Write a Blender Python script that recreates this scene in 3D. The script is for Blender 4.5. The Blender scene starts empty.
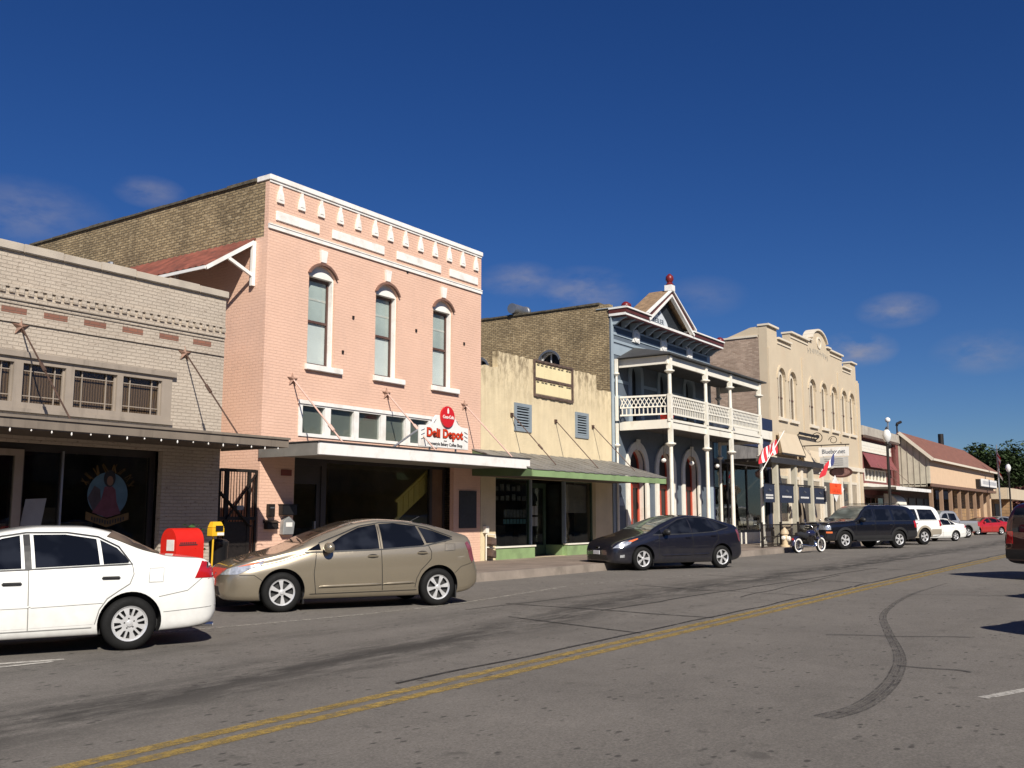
import bpy, bmesh, math, random
import numpy as np
from mathutils import Vector, Matrix
from mathutils.bvhtree import BVHTree
from mathutils.geometry import delaunay_2d_cdt
random.seed(7)
C = bpy.context.scene.collection
R = math.radians
PI = math.pi
sc = bpy.context.scene

SKY_GAMMA = 1.0
SKY_HSV = (0.513, 1.13, 0.90)
CLOUD_COL = (4.6, 4.6, 5.6, 1)
EXPOSURE = 0.42
CLOUDS = (((0.5382, 0.7863, 0.3035), 0.035, 0.42), ((0.455, 0.846, 0.272), 0.075, 0.36), ((0.805, 0.5433, 0.2382), 0.045, 0.5), ((0.8412, 0.4913, 0.2258), 0.06, 0.5),
          ((0.9545, 0.2524, 0.1586), 0.042, 0.8), ((0.9578, 0.2125, 0.1938), 0.04, 0.55), ((0.9786, 0.1418, 0.1494), 0.05, 0.4), ((0.8963, 0.3864, 0.2174), 0.05, 0.2))

# ---------------------------------------------------------------- camera
cam = bpy.data.cameras.new('camera')
camo = bpy.data.objects.new('camera', cam)
C.objects.link(camo)
camo.location = (0, 0, 1.55)
camo.rotation_euler = (R(90 + 7.676), 0, R(34.497 - 90))
cam.sensor_width = 36
cam.lens = 34.17
cam.clip_start = 0.1
cam.clip_end = 6000
sc.camera = camo

# ---------------------------------------------------------------- world, sun, exposure
SUN_EL, SUN_AZ = 37.0, 215.8           # azimuth clockwise from +Y
w = bpy.data.worlds.new('World')
sc.world = w
w.use_nodes = True
nt = w.node_tree
for n in list(nt.nodes):
    nt.nodes.remove(n)
sky = nt.nodes.new('ShaderNodeTexSky')
sky.sky_type = 'NISHITA'
sky.sun_disc = False
sky.sun_elevation = R(SUN_EL)
sky.sun_rotation = R(SUN_AZ)
sky.altitude = 0
sky.air_density = 1.0
sky.dust_density = 0.0
sky.ozone_density = 10.0
bg = nt.nodes.new('ShaderNodeBackground')
bg.inputs[1].default_value = 0.05
wo = nt.nodes.new('ShaderNodeOutputWorld')
# a few small wisps of cloud, placed by direction in the sky
tc = nt.nodes.new('ShaderNodeTexCoord')


def wn(t, **k):
    n = nt.nodes.new(t)
    for a, b in k.items():
        setattr(n, a, b)
    return n


nz = wn('ShaderNodeTexNoise')
nz.inputs['Scale'].default_value = 16
nz.inputs['Detail'].default_value = 6
nz.inputs['Roughness'].default_value = 0.6
mp = wn('ShaderNodeMapping')
mp.inputs['Scale'].default_value = (1, 1, 2.4)
nt.links.new(tc.outputs['Generated'], mp.inputs[0])
nt.links.new(mp.outputs[0], nz.inputs[0])
acc = None
for (d, rad, amt) in CLOUDS:
    dv = wn('ShaderNodeVectorMath', operation='SUBTRACT')
    dv.inputs[1].default_value = d
    nt.links.new(tc.outputs['Generated'], dv.inputs[0])
    sv = wn('ShaderNodeVectorMath', operation='MULTIPLY')
    sv.inputs[1].default_value = (1, 1, 2.2)
    nt.links.new(dv.outputs[0], sv.inputs[0])
    ln = wn('ShaderNodeVectorMath', operation='LENGTH')
    nt.links.new(sv.outputs[0], ln.inputs[0])
    mr = wn('ShaderNodeMapRange')
    mr.inputs[1].default_value = rad
    mr.inputs[2].default_value = rad * 0.15
    mr.inputs[3].default_value = 0
    mr.inputs[4].default_value = amt
    nt.links.new(ln.outputs['Value'], mr.inputs[0])
    if acc is None:
        acc = mr.outputs[0]
    else:
        m = wn('ShaderNodeMath', operation='MAXIMUM')
        nt.links.new(acc, m.inputs[0])
        nt.links.new(mr.outputs[0], m.inputs[1])
        acc = m.outputs[0]
cr = wn('ShaderNodeMapRange')
cr.inputs[1].default_value = 0.36
cr.inputs[2].default_value = 0.62
nt.links.new(nz.outputs[0], cr.inputs[0])
cm = wn('ShaderNodeMath', operation='MULTIPLY')
nt.links.new(cr.outputs[0], cm.inputs[0])
nt.links.new(acc, cm.inputs[1])
# the camera's deep, saturated sky
gm = wn('ShaderNodeGamma')
gm.inputs[1].default_value = SKY_GAMMA
nt.links.new(sky.outputs[0], gm.inputs[0])
hs = wn('ShaderNodeHueSaturation')
hs.inputs['Hue'].default_value = SKY_HSV[0]
hs.inputs['Saturation'].default_value = SKY_HSV[1]
hs.inputs['Value'].default_value = SKY_HSV[2]
nt.links.new(gm.outputs[0], hs.inputs['Color'])
mx = wn('ShaderNodeMixRGB')
mx.inputs[2].default_value = CLOUD_COL
nt.links.new(cm.outputs[0], mx.inputs[0])
nt.links.new(hs.outputs[0], mx.inputs[1])
nt.links.new(mx.outputs[0], bg.inputs[0])
nt.links.new(bg.outputs[0], wo.inputs[0])

sl = bpy.data.lights.new('sun', 'SUN')
sl.energy = 4.6
sl.angle = R(0.5)
sl.color = (1.0, 0.94, 0.84)
so = bpy.data.objects.new('sun', sl)
C.objects.link(so)
az = R(SUN_AZ)
sdir = Vector((math.sin(az) * math.cos(R(SUN_EL)), math.cos(az) * math.cos(R(SUN_EL)), math.sin(R(SUN_EL))))
so.rotation_euler = sdir.to_track_quat('Z', 'Y').to_euler()
so.location = (-20, -20, 30)
sc.view_settings.view_transform = 'Standard'
sc.view_settings.look = 'None'
sc.view_settings.gamma = 1
sc.view_settings.exposure = EXPOSURE

# ---------------------------------------------------------------- materials


class NT:
    def __init__(s, name):
        s.m = bpy.data.materials.new(name)
        s.m.use_nodes = True
        s.t = s.m.node_tree
        s.p = s.t.nodes['Principled BSDF']
        s.out = s.t.nodes['Material Output']
        s.tc = None

    def n(s, t, **k):
        n = s.t.nodes.new(t)
        for a, b in k.items():
            setattr(n, a, b)
        return n

    def l(s, a, b):
        s.t.links.new(a, b)

    def obj(s):
        if s.tc is None:
            s.tc = s.n('ShaderNodeTexCoord')
        return s.tc.outputs['Object']

    def noise(s, scale, detail=4, rough=0.55, vec=None, stretch=None):
        v = vec or s.obj()
        if stretch:
            mp = s.n('ShaderNodeMapping')
            mp.inputs['Scale'].default_value = stretch
            s.l(v, mp.inputs[0])
            v = mp.outputs[0]
        nz = s.n('ShaderNodeTexNoise')
        nz.inputs['Scale'].default_value = scale
        nz.inputs['Detail'].default_value = detail
        nz.inputs['Roughness'].default_value = rough
        s.l(v, nz.inputs[0])
        return nz.outputs[0]

    def rng(s, v, a, b, c, d):
        mr = s.n('ShaderNodeMapRange')
        for i, q in enumerate((a, b, c, d)):
            mr.inputs[1 + i].default_value = q
        s.l(v, mr.inputs[0])
        return mr.outputs[0]

    def math(s, op, a, b):
        m = s.n('ShaderNodeMath', operation=op)
        for i, q in enumerate((a, b)):
            if isinstance(q, (int, float)):
                m.inputs[i].default_value = q
            else:
                s.l(q, m.inputs[i])
        return m.outputs[0]

    def mix(s, fac, a, b, mode='MIX'):
        m = s.n('ShaderNodeMixRGB', blend_type=mode)
        for i, q in enumerate((fac, a, b)):
            if isinstance(q, (int, float)):
                m.inputs[i].default_value = q
            elif isinstance(q, tuple):
                m.inputs[i].default_value = q if len(q) == 4 else (*q, 1)
            else:
                s.l(q, m.inputs[i])
        return m.outputs[0]

    def base(s, v):
        if isinstance(v, tuple):
            s.p.inputs['Base Color'].default_value = (*v, 1)
        else:
            s.l(v, s.p.inputs['Base Color'])

    def bump(s, h, dist=0.01, strength=1.0):
        b = s.n('ShaderNodeBump')
        b.inputs['Distance'].default_value = dist
        b.inputs['Strength'].default_value = strength
        s.l(h, b.inputs['Height'])
        s.l(b.outputs[0], s.p.inputs['Normal'])


def pm(name, color, rough=0.6, metal=0.0, var=0.12, scale=2.0, bump=0.0, bscale=40, coat=0.0, spec=0.5, streak=0.0, dirt=None, dscale=1.2):
    t = NT(name)
    t.p.inputs['Roughness'].default_value = rough
    t.p.inputs['Metallic'].default_value = metal
    t.p.inputs['Coat Weight'].default_value = coat
    t.p.inputs['Coat Roughness'].default_value = 0.04
    t.p.inputs['Specular IOR Level'].default_value = spec
    c = (*color, 1)
    if var > 0:
        f = t.rng(t.noise(scale), 0.3, 0.7, 1 - var, 1 + var)
        v = t.n('ShaderNodeVectorMath', operation='SCALE')
        v.inputs[0].default_value = color
        t.l(f, v.inputs['Scale'])
        c = v.outputs[0]
    if streak > 0:
        f = t.rng(t.noise(3, 5, 0.6, stretch=(2.2, 2.2, 0.18)), 0.52, 0.72, 0, streak)
        c = t.mix(f, c, tuple(q * 0.35 for q in color))
    if dirt:
        f = t.rng(t.noise(dscale, 6, 0.65), 0.5, 0.72, 0, 0.75)
        c = t.mix(f, c, dirt)
    if var > 0 or streak > 0 or dirt:
        t.l(c, t.p.inputs['Base Color']) if not isinstance(c, tuple) else t.base(color)
        r = t.rng(t.noise(scale * 5), 0.3, 0.7, max(0.02, rough - 0.08), min(1, rough + 0.08))
        t.l(r, t.p.inputs['Roughness'])
    else:
        t.base(color)
    if bump > 0:
        t.bump(t.noise(bscale, 5), bump)
    return t.m


def brick(name, c1, c2, mortar, bw=0.21, bh=0.07, ms=0.008, bump=0.008, var=0.15, stain=None, stain_amt=0.6, rough=0.85, patch=None, pscale=(5.5, 0.60, 0.68)):
    t = NT(name)
    t.p.inputs['Roughness'].default_value = rough
    sp = t.n('ShaderNodeSeparateXYZ')
    t.l(t.obj(), sp.inputs[0])
    u = t.math('ADD', sp.outputs[0], sp.outputs[1])
    cb = t.n('ShaderNodeCombineXYZ')
    t.l(u, cb.inputs[0])
    t.l(sp.outputs[2], cb.inputs[1])
    b = t.n('ShaderNodeTexBrick')
    b.inputs['Color1'].default_value = (*c1, 1)
    b.inputs['Color2'].default_value = (*c2, 1)
    b.inputs['Mortar'].default_value = (*mortar, 1)
    b.inputs['Scale'].default_value = 1
    b.inputs['Mortar Size'].default_value = ms
    b.inputs['Mortar Smooth'].default_value = 0.35
    b.inputs['Bias'].default_value = 0.0
    b.inputs['Brick Width'].default_value = bw
    b.inputs['Row Height'].default_value = bh
    # slightly wavy courses
    wv = t.n('ShaderNodeTexNoise')
    wv.inputs['Scale'].default_value = 2.5
    t.l(t.obj(), wv.inputs[0])
    vm = t.n('ShaderNodeVectorMath', operation='MULTIPLY_ADD')
    vm.inputs[1].default_value = (0.03, 0.03, 0.03)
    t.l(wv.outputs['Color'], vm.inputs[0])
    t.l(cb.outputs[0], vm.inputs[2])
    t.l(vm.outputs[0], b.inputs[0])
    f = t.rng(t.noise(0.9, 5), 0.3, 0.7, 1 - var, 1 + var)
    vs = t.n('ShaderNodeVectorMath', operation='SCALE')
    t.l(b.outputs['Color'], vs.inputs[0])
    t.l(f, vs.inputs['Scale'])
    c = vs.outputs[0]
    if patch:      # worn spots the size of a few bricks
        f = t.rng(t.noise(pscale[0], 3, 0.6, stretch=(1, 1, 2.6)), pscale[1], pscale[2], 0, patch[1])
        c = t.mix(f, c, patch[0])
    if stain:
        f = t.rng(t.noise(2.0, 6, 0.65, stretch=(1.6, 1.6, 0.4)), 0.54, 0.74, 0, stain_amt)
        c = t.mix(f, c, stain)
    t.l(c, t.p.inputs['Base Color'])
    h = t.math('ADD', t.math('MULTIPLY', b.outputs['Fac'], -1.0), t.math('MULTIPLY', t.noise(30, 4), 0.5))
    t.bump(h, bump)
    return t.m


def glass_mat(name, tint=(0.55, 0.6, 0.6), refl=1.0):
    t = NT(name)
    t.t.nodes.remove(t.p)
    tr = t.n('ShaderNodeBsdfTransparent')
    tr.inputs[0].default_value = (*tint, 1)
    gl = t.n('ShaderNodeBsdfGlossy')
    gl.inputs['Roughness'].default_value = 0.015
    lw = t.n('ShaderNodeLayerWeight')
    lw.inputs['Blend'].default_value = 0.5
    fr5 = t.math('ADD', t.math('MULTIPLY', t.math('POWER', lw.outputs['Facing'], 4.0), 0.92), 0.045)
    wv = t.noise(1.3, 2)
    bp = t.n('ShaderNodeBump')
    bp.inputs['Distance'].default_value = 0.004
    t.l(wv, bp.inputs['Height'])
    t.l(bp.outputs[0], gl.inputs['Normal'])
    mxs = t.n('ShaderNodeMixShader')
    t.l(t.math('MULTIPLY', fr5, refl), mxs.inputs[0])
    t.l(tr.outputs[0], mxs.inputs[1])
    t.l(gl.outputs[0], mxs.inputs[2])
    t.l(mxs.outputs[0], t.out.inputs[0])
    return t.m


def paint(name, color, metal=0.0, rough=0.35, flake=0.0, dust=0.30):
    t = NT(name)
    t.p.inputs['Metallic'].default_value = metal
    t.p.inputs['Roughness'].default_value = rough
    t.p.inputs['Coat Weight'].default_value = 1.0
    t.p.inputs['Coat Roughness'].default_value = 0.03
    # road dust, thicker low on the body
    sp = t.n('ShaderNodeSeparateXYZ')
    t.l(t.obj(), sp.inputs[0])
    lo = t.rng(sp.outputs[2], 0.75, 0.2, 0.0, dust)
    d = t.math('MULTIPLY', lo, t.rng(t.noise(6, 5), 0.35, 0.7, 0.1, 1.0))
    c = t.mix(d, (*color, 1), (0.22, 0.19, 0.15, 1))
    t.l(c, t.p.inputs['Base Color'])
    if flake:
        t.l(t.rng(t.noise(900, 1), 0.3, 0.7, rough - flake, rough + flake), t.p.inputs['Roughness'])
    return t.m


def emit_mat(name, col, s):
    t = NT(name)
    t.p.inputs['Emission Color'].default_value = (*col, 1)
    t.p.inputs['Emission Strength'].default_value = s
    return t.m


# ---------------------------------------------------------------- mesh helpers


class MB:
    def __init__(s):
        s.v = []
        s.f = []
        s.mi = []
        s.cur = 0

    def add(s, vs, fs):
        o = len(s.v)
        s.v += [tuple(p) for p in vs]
        s.f += [tuple(i + o for i in f) for f in fs]
        s.mi += [s.cur] * len(fs)
        return s

    def box(s, x0, x1, y0, y1, z0, z1):
        x0, x1 = min(x0, x1), max(x0, x1)
        y0, y1 = min(y0, y1), max(y0, y1)
        z0, z1 = min(z0, z1), max(z0, z1)
        return s.add([(x0, y0, z0), (x1, y0, z0), (x1, y1, z0), (x0, y1, z0), (x0, y0, z1), (x1, y0, z1), (x1, y1, z1), (x0, y1, z1)],
                     [(0, 3, 2, 1), (4, 5, 6, 7), (0, 1, 5, 4), (1, 2, 6, 5), (2, 3, 7, 6), (3, 0, 4, 7)])

    def hexa(s, lo, hi):
        """lo and hi: four points each, same order, counter-clockwise seen from hi"""
        return s.add(list(lo) + list(hi), [(0, 3, 2, 1), (4, 5, 6, 7), (0, 1, 5, 4), (1, 2, 6, 5), (2, 3, 7, 6), (3, 0, 4, 7)])

    def tube(s, pts, r, n=8, caps=True):
        pts = [Vector(p) for p in pts]
        rs = r if isinstance(r, (list, tuple)) else [r] * len(pts)
        rings = []
        up = None
        for i, p in enumerate(pts):
            if i == 0:
                t = pts[1] - p
            elif i == len(pts) - 1:
                t = p - pts[i - 1]
            else:
                t = (pts[i + 1] - p).normalized() + (p - pts[i - 1]).normalized()
            t.normalize()
            if up is None:
                up = Vector((0, 0, 1)) if abs(t.z) < 0.9 else Vector((1, 0, 0))
            a = t.cross(up).normalized()
            b = a.cross(t).normalized()
            up = b
            rings.append([p + a * (math.cos(q) * rs[i]) + b * (math.sin(q) * rs[i]) for q in [2 * PI * k / n for k in range(n)]])
        vs = [q for rr in rings for q in rr]
        fs = []
        for i in range(len(rings) - 1):
            for k in range(n):
                fs.append((i * n + k, i * n + (k + 1) % n, (i + 1) * n + (k + 1) % n, (i + 1) * n + k))
        if caps:
            fs.append(tuple(range(n))[::-1])
            fs.append(tuple((len(rings) - 1) * n + k for k in range(n)))
        return s.add(vs, fs)

    def bar(s, a, b, wx, wz):
        """rectangular bar from a to b; wz measured as near vertical as possible"""
        a, b = Vector(a), Vector(b)
        t = (b - a).normalized()
        up = Vector((0, 0, 1)) if abs(t.z) < 0.95 else Vector((0, 1, 0))
        sd = t.cross(up).normalized()
        u2 = sd.cross(t).normalized()
        q = [(-1, -1), (1, -1), (1, 1), (-1, 1)]
        lo = [a + sd * (i * wx / 2) + u2 * (j * wz / 2) for i, j in q]
        hi = [b + sd * (i * wx / 2) + u2 * (j * wz / 2) for i, j in q]
        return s.hexa(lo, hi)

    def lathe(s, prof, n=20, o=(0, 0, 0), axis='z', cap=True):
        vs = []
        o = Vector(o)
        for (r, h) in prof:
            for k in range(n):
                a = 2 * PI * k / n
                c, d = r * math.cos(a), r * math.sin(a)
                vs.append(o + (Vector((c, d, h)) if axis == 'z' else Vector((c, h, d)) if axis == 'y' else Vector((h, c, d))))
        fs = []
        m = len(prof)
        for i in range(m - 1):
            for k in range(n):
                q = (i * n + k, i * n + (k + 1) % n, (i + 1) * n + (k + 1) % n, (i + 1) * n + k)
                fs.append(q if axis != 'y' else q[::-1])
        if cap:
            fs.append(tuple(range(n))[::-1])
            fs.append(tuple((m - 1) * n + k for k in range(n)))
        return s.add(vs, fs)

    def ball(s, c, rx, ry=None, rz=None, n=12, m=8):
        ry = ry or rx
        rz = rz or rx
        prof = []
        for i in range(m + 1):
            a = -PI / 2 + PI * i / m
            prof.append((max(1e-4, math.cos(a)), math.sin(a)))
        t = MB().lathe(prof, n)
        return s.add([(c[0] + p[0] * rx, c[1] + p[1] * ry, c[2] + p[2] * rz) for p in t.v], t.f)

    def plate(s, outer, holes, fr, d0, d1):
        """2D outline with holes, mapped by fr(u,v,w), from depth d0 to d1 (outward = larger)"""
        loops = [outer] + list(holes)
        co, ed = [], []
        for lp in loops:
            o = len(co)
            co += [Vector((p[0], p[1])) for p in lp]
            ed += [(o + i, o + (i + 1) % len(lp)) for i in range(len(lp))]
        v, e, f, ov, oe, of = delaunay_2d_cdt(co, ed, [], 0, 1e-6)

        def inside(p, lp):
            r = False
            j = len(lp) - 1
            for i in range(len(lp)):
                a, b = lp[i], lp[j]
                if (a[1] > p[1]) != (b[1] > p[1]) and p[0] < (b[0] - a[0]) * (p[1] - a[1]) / (b[1] - a[1]) + a[0]:
                    r = not r
                j = i
            return r
        keep = []
        for t in f:
            c = (sum(v[i][0] for i in t) / len(t), sum(v[i][1] for i in t) / len(t))
            if inside(c, outer) and not any(inside(c, h) for h in holes):
                a, b, q = v[t[0]], v[t[1]], v[t[2]]
                cr_ = (b[0] - a[0]) * (q[1] - a[1]) - (b[1] - a[1]) * (q[0] - a[0])
                keep.append(tuple(t) if cr_ > 0 else tuple(t)[::-1])
        n = len(v)
        vs = [fr(p[0], p[1], d1) for p in v] + [fr(p[0], p[1], d0) for p in v]
        fs = list(keep) + [tuple(i + n for i in t[::-1]) for t in keep]
        cnt = {}
        for t in keep:
            for i in range(len(t)):
                a, b = t[i], t[(i + 1) % len(t)]
                cnt[(a, b)] = cnt.get((a, b), 0) + 1
        for (a, b) in cnt:
            if (b, a) not in cnt:
                fs.append((b, a, a + n, b + n))
        return s.add(vs, fs)

    def build(s, name, mat, parent=None, smooth=None, bevel=0.0, world=True):
        me = bpy.data.meshes.new(name)
        off = root_loc(parent) if (parent and world) else Vector((0, 0, 0))
        me.from_pydata([(p[0] - off.x, p[1] - off.y, p[2] - off.z) for p in s.v], [], s.f)
        mats = mat if isinstance(mat, (list, tuple)) else [mat]
        for m in mats:
            me.materials.append(m)
        for i, p in enumerate(me.polygons):
            p.material_index = s.mi[i]
        me.update()
        bm = bmesh.new()
        bm.from_mesh(me)
        bmesh.ops.recalc_face_normals(bm, faces=bm.faces)
        if bevel > 0:
            es = [e for e in bm.edges if len(e.link_faces) == 2 and e.calc_face_angle(0) > 0.6]
            bmesh.ops.bevel(bm, geom=es, offset=bevel, segments=2, affect='EDGES', clamp_overlap=True)
        bm.to_mesh(me)
        bm.free()
        if smooth is not None:
            me.polygons.foreach_set('use_smooth', [True] * len(me.polygons))
            me.set_sharp_from_angle(angle=R(smooth))
        o = bpy.data.objects.new(name, me)
        C.objects.link(o)
        if parent:
            o.parent = parent
        return o


def root_loc(o):
    t = Vector((0, 0, 0))
    while o is not None:
        t = t + o.location
        o = o.parent
    return t


def tag(o, label=None, cat=None, group=None, kind=None):
    if label:
        o['label'] = label
    if cat:
        o['category'] = cat
    if group:
        o['group'] = group
    if kind:
        o['kind'] = kind
    return o


def thing(name, loc, label, cat, group=None, rz=0.0):
    o = bpy.data.objects.new(name, None)
    o.empty_display_size = 0.3
    C.objects.link(o)
    o.location = loc
    o.rotation_euler = (0, 0, rz)
    return tag(o, label, cat, group)


def copy_tree(o, parent=None):
    c = o.copy()
    C.objects.link(c)
    if parent:
        c.parent = parent
    for ch in list(o.children):
        copy_tree(ch, c)
    return c


Y0 = 17.29


def FY(y):          # facade plane facing the street (-Y)
    return lambda u, v, w_: (u, y - w_, v)


def FX(x):          # wall plane facing -X
    return lambda u, v, w_: (x - w_, u, v)


def rect(a, b, c, d):
    return [(a, c), (b, c), (b, d), (a, d)]


def arch(x0, x1, z0, zs, zt, n=12):
    """rectangle with a (flattened) round head springing at zs and topping at zt"""
    cx, rx = (x0 + x1) / 2, (x1 - x0) / 2
    if zt - zs >= rx * 0.98:
        pts = [(cx + rx * math.cos(PI * k / n), zs + (zt - zs) * math.sin(PI * k / n)) for k in range(n + 1)]
    else:
        h = zt - zs
        rad = (rx * rx + h * h) / (2 * h)
        a0 = math.asin(rx / rad)
        pts = [(cx + rad * math.sin(a0 - 2 * a0 * k / n), zt - rad + rad * math.cos(a0 - 2 * a0 * k / n)) for k in range(n + 1)]
    return [(x0, z0), (x1, z0)] + pts


def text(s, size, loc, mat, parent, name='lettering', rot=(PI / 2, 0, 0), ext=0.004, align='CENTER', sx=1.0, shear=0.0, bold=0.0, sp=1.0):
    cu = bpy.data.curves.new(name, 'FONT')
    cu.body = s
    cu.size = size
    cu.extrude = ext
    cu.align_x = align
    cu.align_y = 'CENTER'
    cu.shear = shear
    cu.offset = bold
    cu.space_character = sp
    cu.materials.append(mat)
    o = bpy.data.objects.new(name, cu)
    C.objects.link(o)
    o.parent = parent
    o.location = Vector(loc) - root_loc(parent)
    o.rotation_euler = rot
    o.scale = (sx, 1, 1)
    bpy.context.view_layer.update()
    me = bpy.data.meshes.new_from_object(o.evaluated_get(bpy.context.evaluated_depsgraph_get()))
    q = bpy.data.objects.new(name, me)
    C.objects.link(q)
    q.parent, q.location, q.rotation_euler, q.scale = parent, o.location.copy(), o.rotation_euler.copy(), o.scale.copy()
    bpy.data.objects.remove(o)
    bpy.data.curves.remove(cu)
    return q


def boxes(name, mat, root, lst, **k):
    """each box a part of its own"""
    for bx in lst:
        MB().box(*bx).build(name, mat, root, **k)

# ---------------------------------------------------------------- material library
M = {}
M['asphalt'] = None
M['beige_brick'] = brick('beige_painted_brick', (0.49, 0.42, 0.34), (0.455, 0.385, 0.31), (0.40, 0.335, 0.265), bump=0.018, var=0.10, stain=(0.28, 0.23, 0.18), stain_amt=0.25, patch=((0.17, 0.125, 0.09), 0.65), pscale=(8, 0.61, 0.67))
M['beige_trim'] = pm('beige_trim', (0.47, 0.41, 0.335), 0.7, var=0.08, bump=0.004, dirt=(0.33, 0.28, 0.23))
M['slot'] = brick('red_brown_slot', (0.26, 0.11, 0.07), (0.22, 0.1, 0.07), (0.2, 0.12, 0.09))
M['pink'] = brick('pink_painted_brick', (0.735, 0.475, 0.355), (0.722, 0.462, 0.342), (0.705, 0.448, 0.331), bump=0.006, var=0.06, stain=(0.55, 0.36, 0.28), stain_amt=0.35, patch=((0.62, 0.37, 0.27), 0.35), pscale=(6, 0.60, 0.70))
M['pink_trim'] = pm('white_trim', (0.84, 0.81, 0.76), 0.55, var=0.05, bump=0.003, dirt=(0.6, 0.55, 0.48), dscale=3)
M['tan_brick'] = brick('tan_raw_brick', (0.40, 0.30, 0.165), (0.25, 0.18, 0.095), (0.155, 0.12, 0.075), bump=0.03, ms=0.014, var=0.3, stain=(0.085, 0.06, 0.035), stain_amt=0.4, patch=((0.60, 0.48, 0.30), 0.5), pscale=(6, 0.54, 0.66))
M['rose_brick'] = brick('rose_tan_brick', (0.46, 0.34, 0.26), (0.30, 0.21, 0.155), (0.38, 0.32, 0.26), bump=0.015, var=0.15, stain=(0.2, 0.15, 0.11), stain_amt=0.3)
M['coping_dark'] = pm('weathered_coping', (0.10, 0.085, 0.06), 0.9, var=0.4, scale=6, bump=0.02)
M['rust'] = pm('rusty_metal_roof', (0.20, 0.062, 0.04), 0.75, var=0.4, scale=3, bump=0.004, dirt=(0.10, 0.045, 0.035), dscale=4)
M['white'] = pm('white_paint', (0.82, 0.80, 0.76), 0.45, var=0.04, dirt=(0.62, 0.57, 0.5), dscale=2.5)
M['cream_white'] = pm('cream_paint', (0.80, 0.76, 0.66), 0.5, var=0.05, dirt=(0.58, 0.52, 0.42), dscale=2.0)
M['dark_wood'] = pm('dark_sash', (0.09, 0.045, 0.035), 0.5, var=0.2)
M['canopy_brown'] = pm('brown_fascia_metal', (0.31, 0.26, 0.21), 0.5, var=0.1, streak=0.4)
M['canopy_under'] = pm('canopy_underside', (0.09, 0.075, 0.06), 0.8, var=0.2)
M['canopy_grey'] = pm('grey_galvanised_roof', (0.22, 0.21, 0.19), 0.55, metal=0.2, var=0.2, scale=1.5, dirt=(0.14, 0.115, 0.09), dscale=2)
M['canopy_black'] = pm('tar_roof', (0.045, 0.042, 0.04), 0.85, var=0.3, bump=0.01)
M['iron'] = pm('black_iron', (0.022, 0.018, 0.016), 0.5, metal=0.3, var=0.3, scale=20)
M['rod'] = pm('dark_rod', (0.10, 0.06, 0.045), 0.6, metal=0.4, var=0.3, scale=10)
M['star'] = pm('rusted_star', (0.24, 0.14, 0.10), 0.65, metal=0.3, var=0.3, scale=10)
M['rod_pale'] = pm('pale_pink_rod', (0.62, 0.42, 0.35), 0.6, var=0.1, scale=10)
M['curtain'] = None
M['glass'] = glass_mat('window_glass', (0.80, 0.82, 0.80), 0.75)
M['glass_clear'] = glass_mat('clear_glass', (0.86, 0.88, 0.87), 0.6)
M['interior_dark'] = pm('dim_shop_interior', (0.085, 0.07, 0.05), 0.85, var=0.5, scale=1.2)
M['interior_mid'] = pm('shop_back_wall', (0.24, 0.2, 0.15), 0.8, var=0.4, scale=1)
M['frame_dark'] = pm('dark_shop_frame', (0.035, 0.03, 0.028), 0.45, var=0.2)
M['frame_green'] = pm('dark_green_frame', (0.05, 0.085, 0.05), 0.45, var=0.15)
M['green'] = pm('sage_green_paint', (0.23, 0.33, 0.15), 0.6, var=0.1, dirt=(0.15, 0.2, 0.1))
M['green_dark'] = pm('dark_green_paint', (0.10, 0.15, 0.07), 0.6, var=0.15)
M['louver'] = pm('grey_blue_louver', (0.22, 0.26, 0.29), 0.55, var=0.12)
M['brown_frame'] = pm('weathered_brown_frame', (0.10, 0.065, 0.05), 0.8, var=0.4, scale=6, bump=0.01)
M['blue'] = pm('slate_blue_paint', (0.115, 0.14, 0.17), 0.55, var=0.1, bump=0.003)
M['blue_pale'] = pm('pale_blue_paint', (0.31, 0.37, 0.415), 0.5, var=0.07)
M['blue_deep'] = pm('deep_blue_paint', (0.05, 0.07, 0.10), 0.5, var=0.1)
M['navy'] = pm('navy_paint', (0.018, 0.026, 0.065), 0.5, var=0.15)
M['red_paint'] = pm('red_finial_paint', (0.15, 0.012, 0.014), 0.4, var=0.15)
M['red_door'] = pm('red_door_paint', (0.40, 0.05, 0.02), 0.4, var=0.12)
M['maroon_dark'] = pm('maroon_trim', (0.10, 0.025, 0.02), 0.5, var=0.2)
M['shingle'] = pm('brown_shingle', (0.27, 0.175, 0.10), 0.9, var=0.3, scale=5, bump=0.02)
M['porch_roof'] = pm('grey_porch_roof', (0.055, 0.055, 0.056), 0.7, var=0.2)
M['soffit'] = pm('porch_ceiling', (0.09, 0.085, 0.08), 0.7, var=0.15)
M['tan'] = pm('tan_stucco', (0.56, 0.465, 0.335), 0.85, var=0.06, scale=1.2, bump=0.006, dirt=(0.5, 0.39, 0.27), dscale=0.6)
M['tan_light'] = pm('light_tan_trim', (0.66, 0.59, 0.48), 0.8, var=0.05, bump=0.003)
M['maroon_brick'] = brick('maroon_brick', (0.22, 0.06, 0.055), (0.18, 0.05, 0.045), (0.2, 0.09, 0.08), var=0.15)
M['boards'] = pm('beige_boards', (0.50, 0.46, 0.36), 0.75, var=0.1, streak=0.3)
M['peach'] = pm('peach_stucco', (0.66, 0.47, 0.31), 0.85, var=0.05, bump=0.005)
M['roof_red'] = pm('red_shingle_roof', (0.20, 0.085, 0.06), 0.9, var=0.2, scale=3, bump=0.02)
M['stone'] = brick('sandstone_blocks', (0.42, 0.26, 0.13), (0.33, 0.2, 0.1), (0.2, 0.14, 0.09), bw=0.6, bh=0.3, ms=0.02, var=0.25)
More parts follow.
